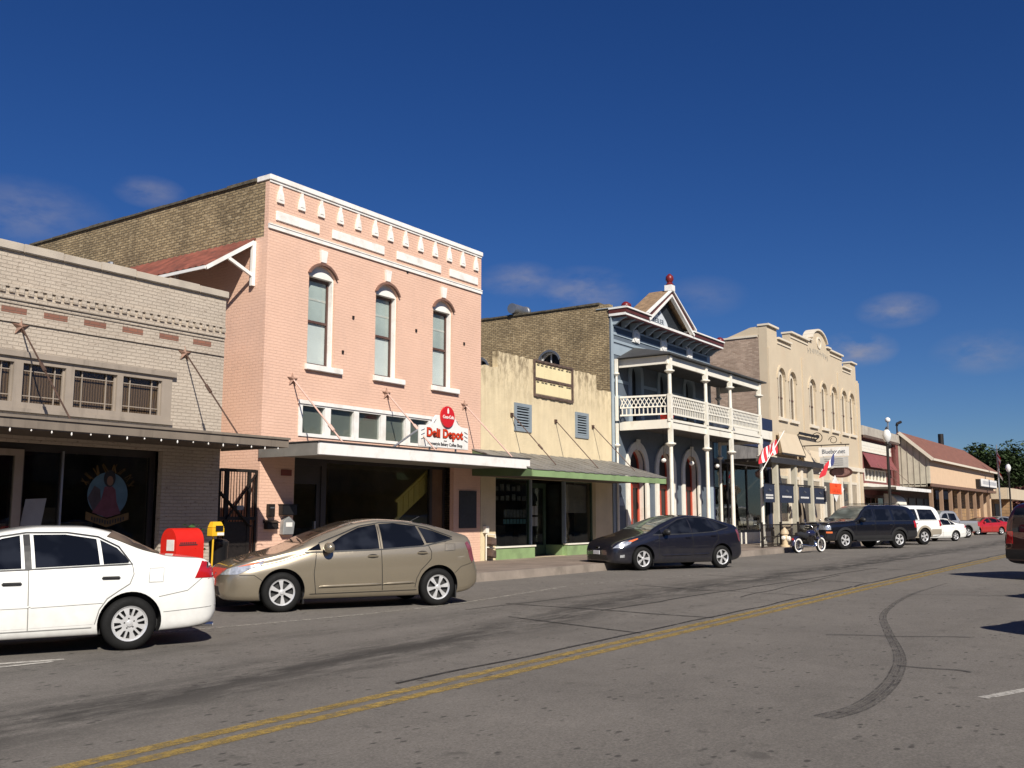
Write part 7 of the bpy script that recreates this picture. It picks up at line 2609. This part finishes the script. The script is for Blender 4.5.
def sedan(name, loc, heading, label, paintm, holes, detailed=True, sport=0.0, red_lamp=True):
    keys = [(2.22, 0.25, 0.54, 0.60, 0.56, 0.46), (2.15, 0.2, 0.61, 0.68, 0.70, 0.60), (1.92, 0.18, 0.69, 0.79, 0.81, 0.71), (1.31, 0.18, 0.80, 0.93, 0.85, 0.76),
            (0.95, 0.18, 0.875, 0.985, 0.857, 0.765), (0.75, 0.18, 0.915, 1.07, 0.857, 0.735), (0.35, 0.18, 0.92, 1.275, 0.857, 0.64), (0.0, 0.18, 0.93, 1.385, 0.857, 0.595), (-0.4, 0.18, 0.94, 1.43, 0.857, 0.58),
            (-0.8, 0.18, 0.955, 1.425, 0.857, 0.585), (-1.1, 0.18, 0.97, 1.365, 0.856, 0.60), (-1.45, 0.18, 0.99, 1.19, 0.852, 0.66), (-1.70, 0.19, 0.995, 1.075, 0.848, 0.745), (-1.92, 0.20, 0.995, 1.05, 0.84, 0.76),
            (-2.12, 0.22, 0.975, 1.035, 0.82, 0.745), (-2.24, 0.25, 0.90, 0.97, 0.775, 0.70), (-2.30, 0.29, 0.72, 0.80, 0.72, 0.64), (-2.33, 0.32, 0.56, 0.62, 0.67, 0.6)]
    if sport:
        keys = [(k[0], k[1], k[2] - 0.02, k[3] - sport * max(0, min(1, (k[3] - 0.9) / 0.5)), k[4] * 1.04, k[5]) for k in keys]
    dz = sport
    c = Car(name, loc, heading, label, 'car', keys, (1.31, -1.31), 0.305, 0.19, paintm, 1.69)
    gl = M['car_glass']
    hm_ = M['trim_black'] if not sport else paintm
    sm_ = M['seam_soft'] if paintm is P_WHITE else M['seam']
    for view, sd in (('L', 1), ('R', -1)):
        fd = c.panel('door', paintm, view, [(0.83, 0.29), (0.86, 0.6), (0.80, 0.915), (-0.21, 0.94), (-0.235, 0.31)], 0.003)
        c.line('door_seam', sm_, view, [(0.84, 0.28), (0.87, 0.6), (0.80, 0.92)], 0.010, 0.005, fd)
        rd = c.panel('door', paintm, view, [(-0.255, 0.31), (-0.23, 0.94), (-1.30, 0.975), (-1.32, 0.87), (-1.28, 0.76), (-1.17, 0.69), (-1.04, 0.60), (-0.96, 0.48), (-0.915, 0.32)], 0.003)
        c.line('door_seam', sm_, view, [(-0.245, 0.28), (-0.22, 0.95), (-0.2, 1.28)], 0.010, 0.005, rd)
        c.line('door_seam', sm_, view, [(-1.31, 0.99), (-1.33, 0.87), (-1.29, 0.76), (-1.18, 0.69), (-1.05, 0.60), (-0.97, 0.48), (-0.93, 0.32)], 0.010, 0.005, rd)
        c.handle(-0.06, 0.80, hm_, fd, sd, 0.2)
        c.handle(-1.08, 0.835, hm_, rd, sd, 0.2)
        c.panel('side_window', gl, view, [(0.70, 0.94), (0.36, 1.14), (0.05, 1.285 - dz * .6), (-0.13, 1.32 - dz * .6), (-0.15, 0.96)], 0.005)
        c.panel('side_window', gl, view, [(-0.29, 0.965), (-0.265, 1.325 - dz * .6), (-0.6, 1.325 - dz * .6), (-0.93, 1.27 - dz * .6), (-0.96, 0.985)], 0.005)
        c.panel('quarter_window', gl, view, [(-1.0, 0.985), (-0.97, 1.26 - dz * .6), (-1.15, 1.165 - dz * .5), (-1.28, 1.02), (-1.27, 0.995)], 0.005)
        c.line('window_frame', M['trim_black'], view, [(0.78, 0.925), (-0.2, 0.945), (-1.31, 0.98), (-1.17, 1.18 - dz * .5), (-0.95, 1.295 - dz * .6), (-0.62, 1.347 - dz * .6), (-0.2, 1.35 - dz * .6), (0.06, 1.31 - dz * .6), (0.4, 1.15)], 0.018, 0.006)
        c.line('pillar_trim', M['trim_black'], view, [(-0.22, 0.955), (-0.195, 1.33 - dz * .6)], 0.07, 0.0055)
        c.line('side_moulding', paintm, view, [(0.80, 0.54), (-0.24, 0.545)], 0.022, 0.012)
        c.line('side_moulding', paintm, view, [(-0.26, 0.545), (-1.0, 0.565)], 0.022, 0.012)
        c.line('moulding_gap', sm_, view, [(0.82, 0.527), (-1.0, 0.552)], 0.006, 0.006)
        c.line('sill_seam', sm_, view, [(0.9, 0.275), (-0.9, 0.285)], 0.010, 0.005)
        if detailed:
            c.line('flap_seam', sm_, view, [(-1.50, 0.77), (-1.66, 0.77), (-1.67, 0.93), (-1.51, 0.93)], 0.006, 0.004, closed=True)
        c.line('bumper_seam', sm_, view, [(-1.62, 0.60), (-1.95, 0.66), (-2.12, 0.80)], 0.007, 0.004)
        c.line('bumper_crease', sm_, view, [(-1.68, 0.42), (-2.31, 0.46)], 0.007, 0.003)
        c.panel('tail_lamp', M['lamp_red'], view, [(-2.03, 0.80), (-2.12, 1.0), (-2.235, 0.975), (-2.30, 0.80)], 0.007, grid=0.04)
        c.panel('tail_lamp', M['lamp_red'], 'B' , [(sd * 0.42, 0.80), (sd * 0.69, 0.80), (sd * 0.69, 0.96), (sd * 0.45, 0.96)], 0.006, grid=0.05)
        c.panel('headlamp', M['lamp_clear'], view, [(2.16, 0.58), (1.9, 0.60), (1.72, 0.70), (1.9, 0.72), (2.12, 0.66)], 0.006, grid=0.05)
        c.mirror(0.63, 0.96, paintm, sd)
    c.panel('windscreen', M['car_glass_brown'], 'FT', [(-0.66, 0.40), (0.66, 0.40), (0.55, 1.06), (-0.55, 1.06)], 0.005)
    c.panel('rear_window', M['car_glass_brown'], 'BT', [(-0.71, -0.04), (0.71, -0.04), (0.715, 0.0), (0.61, 0.46), (-0.61, 0.46), (-0.715, 0.0)], 0.022)
    c.panel('rear_licence_plate', M['plate'], 'B', [(-0.155, 0.68), (0.155, 0.68), (0.155, 0.78), (-0.155, 0.78)], 0.012, grid=0.05)
    c.panel('grille', M['trim_black'], 'F', [(-0.4, 0.42), (0.4, 0.42), (0.36, 0.5), (-0.36, 0.5)], 0.004)
    c.line('boot_seam', sm_, 'T', [(-1.80, 0.66), (-2.12, 0.62)], 0.008, 0.004)
    c.line('boot_seam', sm_, 'T', [(-1.80, -0.66), (-2.12, -0.62)], 0.008, 0.004)
    c.wheels(holes, 0.195)
    b = MB()
    b.tube([(-2.05, 0.45, 0.22), (-2.36, 0.45, 0.21)], 0.03, 10)
    b.build('exhaust_pipe', M['rim'], c.root, world=False)
    return c


CIV_HOLES = slot_holes(6, 0.085, 0.165, 0.016, 0.12) + slot_holes(6, 0.085, 0.165, 0.016, -0.12)
CIV_HOLES = []
for k in range(6):
    for d_ in (-0.15, 0.15):
        a = 2 * PI * k / 6 + PI / 6
        t2, u2 = Vector((math.cos(a), math.sin(a))), Vector((-math.sin(a), math.cos(a)))
        s2 = 1 if d_ > 0 else -1
        CIV_HOLES.append([tuple(t2 * 0.085 + u2 * s2 * 0.012), tuple(t2 * 0.168 + u2 * s2 * 0.012), tuple(t2 * 0.160 + u2 * s2 * 0.055), tuple(t2 * 0.095 + u2 * s2 * 0.035)])
    a = 2 * PI * k / 6
    for q_ in (1,):
        pass
for k in range(5):
    a = 2 * PI * k / 5 + 0.3
    CIV_HOLES.append(disc(0.056 * math.cos(a), 0.056 * math.sin(a), 0.010, 0.010, 8))
(lc, t_) = at_wheel((6.98, 10.16), 24, 2.62, 0.845)
sedan('parked_sedan', lc, t_, 'white four door sedan cut off by the left edge of the photo', P_WHITE, CIV_HOLES)

# ---- big sport utility vehicles
def suv(name, loc, heading, label, paintm, clad, L0, L1, wb, h, hoodz, W, wr, holes, rack=True, tint=None, dz_arch=0.0):
    """L0 nose x, L1 tail x"""
    f = wb / 2
    keys = [(L0, 0.42, 0.80, 0.90, W - 0.20, W - 0.27), (L0 - 0.05, 0.36, 0.92, 1.02, W - 0.11, W - 0.18), (L0 - 0.25, 0.34, 1.0, hoodz - 0.03, W - 0.05, W - 0.12), (f, 0.33, 1.05, hoodz, W - 0.01, W - 0.09), (0.95, 0.33, 1.10, hoodz + 0.04, W, W - 0.08),
            (0.72, 0.33, 1.12, hoodz + 0.16, W, W - 0.10), (0.30, 0.33, 1.125, h - 0.16, W, W - 0.19), (0.08, 0.33, 1.13, h - 0.05, W, W - 0.215), (-0.4, 0.33, 1.135, h, W, W - 0.225), (-1.2, 0.33, 1.14, h, W, W - 0.225), (L1 + 0.65, 0.35, 1.145, h - 0.015, W, W - 0.225),
            (L1 + 0.30, 0.37, 1.145, h - 0.06, W - 0.01, W - 0.22), (L1 + 0.13, 0.40, 1.14, h - 0.22, W - 0.03, W - 0.19), (L1 + 0.04, 0.44, 1.10, h - 0.50, W - 0.05, W - 0.15), (L1, 0.48, 0.95, 1.10, W - 0.09, W - 0.16)]
    c = Car(name, loc, heading, label, 'car', keys, (f, -f), wr, 0.25, paintm, W * 2 - 0.05, arch_r=wr * 1.15)
    gl = tint or M['car_glass']
    zt = h - 0.21
    for view, sd in (('L', 1), ('R', -1)):
        fd = c.panel('door', paintm, view, [(0.86, 0.5), (0.88, 1.11), (-0.16, 1.13), (-0.18, 0.5)], 0.003)
        c.line('door_seam', M['seam'], view, [(0.87, 0.45), (0.90, 0.8), (0.87, 1.12)], 0.011, 0.005, fd)
        rd = c.panel('door', paintm, view, [(-0.20, 0.5), (-0.18, 1.13), (-1.18, 1.14), (-1.2, 1.0), (-1.0, 0.8), (-0.95, 0.5)], 0.003)
        c.line('door_seam', M['seam'], view, [(-0.19, 0.45), (-0.165, 1.14), (-0.14, zt)], 0.011, 0.005, rd)
        c.line('door_seam', M['seam'], view, [(-1.2, 1.15), (-1.22, 1.0), (-1.0, 0.78), (-0.96, 0.45)], 0.011, 0.005, rd)
        c.handle(-0.02, 0.99, M['trim_black'], fd, sd, 0.16)
        c.handle(-1.02, 1.0, M['trim_black'], rd, sd, 0.16)
        c.panel('side_window', gl, view, [(0.70, 1.165), (0.30, zt - 0.06), (0.08, zt + 0.01), (-0.10, zt + 0.02), (-0.10, 1.175)], 0.005)
        c.panel('side_window', gl, view, [(-0.22, 1.175), (-0.21, zt + 0.02), (-1.10, zt + 0.02), (-1.16, 1.185)], 0.005)
        c.panel('quarter_window', gl, view, [(-1.26, 1.185), (-1.22, zt + 0.015), (L1 + 0.52, zt), (L1 + 0.30, 1.19)], 0.005)
        c.line('window_frame', M['trim_black'], view, [(0.78, 1.15), (-0.2, 1.155), (L1 + 0.28, 1.165)], 0.02, 0.006)
        for ax_ in (f, -f):       # arch flares
            pts = [(ax_ + (wr * 1.20) * math.cos(a), wr + 0.01 + (wr * 1.20) * math.sin(a)) for a in [PI * k / 14 for k in range(15)]]
            c.line('arch_flare', clad, view, pts, 0.10, 0.022)
        c.panel('lower_cladding', clad, view, [(f - wr * 1.2, 0.37), (f - wr * 1.22, 0.56), (-f + wr * 1.22, 0.57), (-f + wr * 1.2, 0.37)], 0.015)
        c.panel('lower_cladding', clad, view, [(-f - wr * 1.2, 0.48), (-f - wr * 1.22, 0.74), (L1 + 0.06, 0.74), (L1 + 0.06, 0.50)], 0.015)
        c.panel('tail_lamp', M['lamp_red'], view, [(L1 + 0.18, 0.88), (L1 + 0.20, 1.16), (L1 + 0.05, 1.16), (L1 + 0.02, 0.88)], 0.008, grid=0.05)
        c.panel('tail_lamp', M['lamp_red'], 'B', [(sd * (W - 0.30), 0.86), (sd * (W - 0.11), 0.86), (sd * (W - 0.15), 1.16), (sd * (W - 0.30), 1.16)], 0.008, grid=0.06)
        c.panel('headlamp', M['lamp_clear'], 'F', [(sd * (W - 0.52), 0.80), (sd * (W - 0.20), 0.80), (sd * (W - 0.2), 0.98), (sd * (W - 0.52), 0.98)], 0.008, grid=0.06)
        c.panel('headlamp', M['lamp_clear'], view, [(L0 - 0.02, 0.80), (L0 - 0.22, 0.80), (L0 - 0.22, 0.97), (L0 - 0.04, 0.97)], 0.008, grid=0.05)
        c.panel('indicator', M['lamp_amber'], view, [(L0 - 0.03, 0.66), (L0 - 0.28, 0.66), (L0 - 0.28, 0.73), (L0 - 0.03, 0.73)], 0.008, grid=0.05)
        c.mirror(0.62, 1.19, M['trim_black'], sd, 1.35)
        if rack:
            b = MB()
            y = sd * (W - 0.30)
            b.tube([(-0.1, y, h - 0.015), (-0.15, y, h + 0.045), (L1 + 0.75, y, h + 0.045), (L1 + 0.70, y, h - 0.03)], 0.018, 6)
            b.build('roof_rail', M['trim_black'], c.root, world=False, smooth=50)
        b = MB()
        b.bar((f - wr * 1.3, sd * (W + 0.02), 0.36), (-f + wr * 1.3, sd * (W + 0.02), 0.36), 0.16, 0.05)
        b.build('running_board', clad, c.root, world=False)
    if rack:
        b = MB()
        for x in (-0.5, -1.5):
            b.tube([(x, -(W - 0.30), h + 0.05), (x, W - 0.30, h + 0.05)], 0.016, 6)
        b.build('roof_bar', M['trim_black'], c.root, world=False)
    c.panel('windscreen', M['car_glass_pale'], 'FT', [(-(W - 0.18), 0.58), (W - 0.18, 0.58), (W - 0.27, 1.30), (-(W - 0.27), 1.30)], 0.005)
    c.panel('rear_window', gl, 'B', [(-(W - 0.28), 1.14), (W - 0.28, 1.14), (W - 0.32, h - 0.18), (-(W - 0.32), h - 0.18)], 0.006)
    c.panel('grille', M['chrome'], 'F', [(-(W - 0.55), 0.78), (W - 0.55, 0.78), (W - 0.55, 0.98), (-(W - 0.55), 0.98)], 0.006)
    gp = c.panel('grille_opening', M['trim_black'], 'F', [(-(W - 0.58), 0.80), (W - 0.58, 0.80), (W - 0.58, 0.865), (-(W - 0.58), 0.865)], 0.010)
    c.panel('grille_opening', M['trim_black'], 'F', [(-(W - 0.58), 0.895), (W - 0.58, 0.895), (W - 0.58, 0.96), (-(W - 0.58), 0.96)], 0.010)
    c.panel('bumper', clad, 'F', [(-(W - 0.16), 0.46), (W - 0.16, 0.46), (W - 0.15, 0.68), (-(W - 0.15), 0.68)], 0.03)
    c.panel('rear_bumper', clad, 'B', [(-(W - 0.1), 0.5), (W - 0.1, 0.5), (W - 0.1, 0.72), (-(W - 0.1), 0.72)], 0.03)
    c.panel('licence_plate', M['plate'], 'F', [(-0.155, 0.52), (0.155, 0.52), (0.155, 0.64), (-0.155, 0.64)], 0.04, grid=0.06)
    c.panel('rear_licence_plate', M['plate'], 'B', [(-0.155, 0.88), (0.155, 0.88), (0.155, 1.0), (-0.155, 1.0)], 0.012, grid=0.06)
    c.wheels(holes, wr * 0.58, cap=0.05)
    return c


SUVH = lambda r: spoke_holes(5, r * 0.26, r * 0.90, 0.55, 0.2)
SZ = 1.10
(lc, t_) = at_wheel((48.3, 11.15), 32, 2.95 * SZ, 0.96 * SZ)
bk_ = suv('parked_suv', lc, t_, 'large black sport utility vehicle with roof rack beside the motorcycle', P_BLACK, M['trim_black'], 2.40, -2.55, 2.95, 1.84, 1.15, 0.985, 0.385, SUVH(0.223), tint=M['car_glass'])
bk_.root.scale = (SZ, SZ, SZ)
(lc, t_) = at_wheel((54.9, 11.4), 31, 3.02 * SZ, 0.97 * SZ)
wh_ = suv('parked_suv', lc, t_, 'large white sport utility vehicle with tan lower cladding behind the black one', P_WHITE, P_TAN, 2.45, -2.70, 3.02, 1.88, 1.16, 1.0, 0.39, SUVH(0.226), rack=False)
wh_.root.scale = (SZ, SZ, SZ)
(lc, t_) = at_wheel((63.4, 11.4), 31, 2.62, 0.86)
sedan('parked_coupe', lc, t_, 'white low coupe parked behind the white sport utility vehicle', P_WHITE, spoke_holes(6, 0.05, 0.178, 0.6), sport=0.06)
(lc, t_) = at_wheel((86.0, 12.1), 31, 2.62, 0.86)
sedan('parked_coupe', lc, t_, 'bright red coupe parked between the silver pickup and the far cars', P_RED, spoke_holes(5, 0.05, 0.178, 0.6), sport=0.05)
(lc, t_) = at_wheel((96.5, 12.6), 31, 2.62, 0.86)
sedan('parked_sedan', lc, t_, 'silver white sedan just beyond the red coupe', P_SILVER, spoke_holes(5, 0.05, 0.178, 0.6))
(lc, t_) = at_wheel((104.5, 13.0), 31, 2.62, 0.86)
sedan('parked_sedan', lc, t_, 'dark blue sedan, last of the parked row at the far end', P_BLUE, spoke_holes(5, 0.05, 0.178, 0.6))


def pickup(loc, heading, label, paintm):
    W, h = 0.98, 1.86
    f = 1.75
    keys = [(2.6, 0.45, 0.85, 0.95, 0.76, 0.66), (2.5, 0.4, 0.98, 1.06, 0.9, 0.8), (2.2, 0.38, 1.05, 1.14, 0.95, 0.86), (1.2, 0.38, 1.10, 1.19, W, 0.89), (0.95, 0.38, 1.13, 1.35, W, 0.86), (0.55, 0.38, 1.14, 1.68, W, 0.78), (0.3, 0.38, 1.14, 1.83, W, 0.75),
            (-0.1, 0.38, 1.14, h, W, 0.745), (-0.75, 0.38, 1.15, h - 0.02, W, 0.745), (-0.92, 0.38, 1.15, h - 0.15, W, 0.77), (-1.02, 0.38, 1.15, 1.22, W, 0.93), (-1.1, 0.38, 1.14, 1.17, W, 0.95), (-2.75, 0.42, 1.14, 1.17, W, 0.95), (-2.85, 0.46, 1.10, 1.15, W - 0.02, 0.93), (-2.9, 0.5, 1.0, 1.08, W - 0.05, 0.9)]
    c = Car('pickup_truck', loc, heading, label, 'truck', keys, (f, -f), 0.385, 0.25, paintm, W * 2 - 0.05, arch_r=0.46)
    for view, sd in (('L', 1), ('R', -1)):
        c.panel('side_window', M['car_glass'], view, [(0.75, 1.18), (0.4, 1.58), (0.2, 1.66), (0.0, 1.67), (0.0, 1.19)], 0.005)
        c.panel('side_window', M['car_glass'], view, [(-0.1, 1.19), (-0.1, 1.67), (-0.72, 1.65), (-0.78, 1.19)], 0.005)
        d_ = c.panel('door', paintm, view, [(0.95, 0.5), (0.97, 1.12), (-0.05, 1.14), (-0.07, 0.5)], 0.003)
        c.handle(0.08, 1.0, M['trim_black'], d_, sd, 0.16)
        c.line('cab_seam', M['seam'], view, [(-0.98, 0.45), (-0.98, 1.16)], 0.03, 0.005)
        c.line('arch_flare', M['trim_black'], view, [(-f + 0.47 * math.cos(a), 0.395 + 0.47 * math.sin(a)) for a in [PI * k / 14 for k in range(15)]], 0.07, 0.02)
        c.panel('tail_lamp', M['lamp_red'], view, [(-2.7, 0.8), (-2.7, 1.1), (-2.86, 1.1), (-2.88, 0.8)], 0.008, grid=0.06)
        c.panel('headlamp', M['lamp_clear'], view, [(2.56, 0.8), (2.3, 0.8), (2.3, 0.98), (2.5, 0.98)], 0.008, grid=0.06)
        c.mirror(0.68, 1.2, M['trim_black'], sd, 1.3)
    c.panel('bed_cover', M['trim_black'], 'T', [(-1.12, -0.84), (-1.12, 0.84), (-2.78, 0.84), (-2.78, -0.84)], 0.006, grid=0.15)
    c.panel('windscreen', M['car_glass_pale'], 'FT', [(-0.8, 0.66), (0.8, 0.66), (0.7, 1.28), (-0.7, 1.28)], 0.005)
    c.panel('rear_window', M['car_glass'], 'B', [(-0.68, 1.26), (0.68, 1.26), (0.64, 1.62), (-0.64, 1.62)], 0.006)
    c.panel('rear_bumper', M['chrome'], 'B', [(-0.85, 0.54), (0.85, 0.54), (0.85, 0.72), (-0.85, 0.72)], 0.03)
    c.wheels(SUVH(0.22), 0.22, cap=0.05)


(lc, t_) = at_wheel((73.0, 12.35), 31, 3.5, 0.96)
pickup(lc, t_, 'silver pickup truck between the white coupe and the red coupe', P_SILVER)
# the dark maroon one at the right edge, nose to the near kerb
th = R(150)
suv('parked_suv', (28.6, 1.68), PI + R(28), 'dark maroon sport utility vehicle cut off by the right edge', P_MAROON, M['trim_black'], 2.45, -2.60, 3.02, 1.90, 1.16, 0.99, 0.39, SUVH(0.226), rack=False)

# two more cars stand nose-in at the near kerb, just outside the photo; their shadows reach into it
sedan('parked_sedan', (15.9, -0.28), PI + R(28), 'silver sedan at the near kerb just outside the right edge, casting the near shadow', P_SILVER, spoke_holes(5, 0.05, 0.178, 0.6))
sedan('parked_sedan', (22.0, 0.25), PI + R(28), 'blue sedan at the near kerb just outside the right edge beside the maroon vehicle', P_BLUE, spoke_holes(5, 0.05, 0.178, 0.6))

# ---- motorcycle -----------------------------------------------------
def motorcycle(loc, rz):
    t = thing('motorcycle', (loc[0], loc[1], 0.0), 'dark blue cruiser motorcycle with white wall tyres and raked chrome fork', 'motorcycle', None, rz)
    kw = dict(world=False)
    for x, r_, w_ in ((0.86, 0.33, 0.11), (-0.80, 0.32, 0.14)):
        wh = bpy.data.objects.new('wheel', None)
        C.objects.link(wh)
        wh.parent = t
        wh.location = (x, 0, r_)
        h = w_ / 2
        MB().lathe([(r_ - 0.115, -h * 0.8), (r_ - 0.05, -h), (r_ - 0.012, -h * 0.6), (r_, 0), (r_ - 0.012, h * 0.6), (r_ - 0.05, h), (r_ - 0.115, h * 0.8)], 32, axis='y', cap=False).build('tyre', M['tyre'], wh, smooth=60, **kw)
        b = MB()
        for s_ in (1, -1):
            b.lathe([(r_ - 0.105, s_ * (h * 0.86 + 0.004)), (r_ - 0.085, s_ * (h * 0.93 + 0.008)), (r_ - 0.045, s_ * (h * 0.99 + 0.006))], 32, axis='y', cap=False)
        b.build('white_wall', M['white'], wh, smooth=60, **kw)
        b = MB()
        b.lathe([(r_ - 0.12, -0.04), (r_ - 0.105, -0.045), (r_ - 0.10, 0), (r_ - 0.105, 0.045), (r_ - 0.12, 0.04)], 32, axis='y', cap=False)
        b.lathe([(0.05, -0.07), (0.05, 0.07)], 14, axis='y')
        for k in range(16):
            a = 2 * PI * k / 16
            b.tube([(0.04 * math.cos(a), 0.03 * (-1) ** k, 0.04 * math.sin(a)), ((r_ - 0.11) * math.cos(a + 0.2), 0, (r_ - 0.11) * math.sin(a + 0.2))], 0.004, 4)
        b.build('rim', M['chrome'], wh, smooth=40, **kw)
    blue = paint('motorcycle_blue', (0.018, 0.02, 0.06), 0.3, 0.25)
    b = MB()
    for y in (-0.09, 0.09):
        b.tube([(0.86, y, 0.33), (0.47, y, 1.02)], 0.026, 8)
    b.build('fork', M['chrome'], t, smooth=40, **kw)
    b = MB()
    b.tube([(0.44, -0.36, 1.14), (0.38, -0.2, 1.16), (0.46, -0.08, 1.05), (0.46, 0.08, 1.05), (0.38, 0.2, 1.16), (0.28, 0.40, 1.12)], 0.015, 8)
    b.build('handlebar', M['chrome'], t, smooth=40, **kw)
    MB().ball((0.60, 0, 0.93), 0.10, 0.10, 0.10, 14, 10).build('headlamp', M['chrome'], t, smooth=60, **kw)
    b = MB()
    b.ball((0.18, 0, 0.80), 0.30, 0.15, 0.14, 18, 12)
    b.build('fuel_tank', blue, t, smooth=60, **kw)
    b = MB()
    b.tube([(0.45, 0, 0.95), (0.1, 0, 0.62), (-0.3, 0, 0.55), (-0.78, 0.0, 0.34)], 0.028, 8)
    b.tube([(0.42, 0, 0.88), (0.33, 0, 0.35), (-0.35, 0, 0.28)], 0.026, 8)
    b.build('frame', M['iron'], t, smooth=40, **kw)
    b = MB()
    b.box(-0.22, 0.25, -0.16, 0.16, 0.24, 0.46)
    for s_ in (-1, 1):
        b.lathe([(0.085, 0), (0.095, 0.06), (0.08, 0.07), (0.095, 0.13), (0.08, 0.14), (0.09, 0.22)], 12, (0.05 + s_ * 0.11, 0, 0.46))
    b.build('engine', M['iron'], t, bevel=0.012, **kw)
    b = MB()
    for (y) in (-0.17, -0.23):
        b.tube([(0.18, y * 0.8, 0.5), (0.22, y, 0.3), (0.0, y, 0.26), (-0.85, y, 0.26 + (0.0 if y > -0.2 else 0.09))], 0.035, 8)
    b.build('exhaust', M['chrome'], t, smooth=50, **kw)
    b = MB()
    b.tube([(-0.05, 0, 0.74), (-0.3, 0, 0.68), (-0.55, 0, 0.74), (-0.85, 0, 0.76)], [0.09, 0.15, 0.13, 0.08], 12)
    b.build('seat', M['trim_black'], t, smooth=60, **kw)
    b = MB()
    for (cx_, r_, a0, a1) in ((0.86, 0.37, R(20), R(140)), (-0.80, 0.37, R(20), R(185))):
        vs, n = [], 14
        for k in range(n + 1):
            a = a0 + (a1 - a0) * k / n
            for y, q in ((-0.085, -0.05), (-0.05, 0.0), (0.05, 0.0), (0.085, -0.05)):
                vs.append((cx_ + (r_ + q) * math.cos(a), y, 0.33 + (r_ + q) * math.sin(a)))
        b.add(vs, [(k * 4 + j, k * 4 + j + 1, k * 4 + j + 5, k * 4 + j + 4) for k in range(n) for j in range(3)])
    b.build('mudguard', blue, t, smooth=60, **kw)
    MB().ball((-1.12, 0, 0.56), 0.05, 0.07, 0.05).build('tail_lamp', M['lamp_red'], t, smooth=60, **kw)
    b = MB()
    for y in (-0.30, 0.33):
        b.tube([(0.38, y, 1.14), (0.34, y * 1.15, 1.30)], 0.008, 6)
        b.ball((0.33, y * 1.17, 1.33), 0.02, 0.06, 0.04)
    b.build('wing_mirror', M['chrome'], t, smooth=60, **kw)
    MB().tube([(-0.1, 0.14, 0.26), (-0.16, 0.32, 0.01)], 0.014, 6).build('side_stand', M['iron'], t, **kw)
    # chrome frame sticks out as the screen
    return t


motorcycle((40.65, 13.0), R(-16))
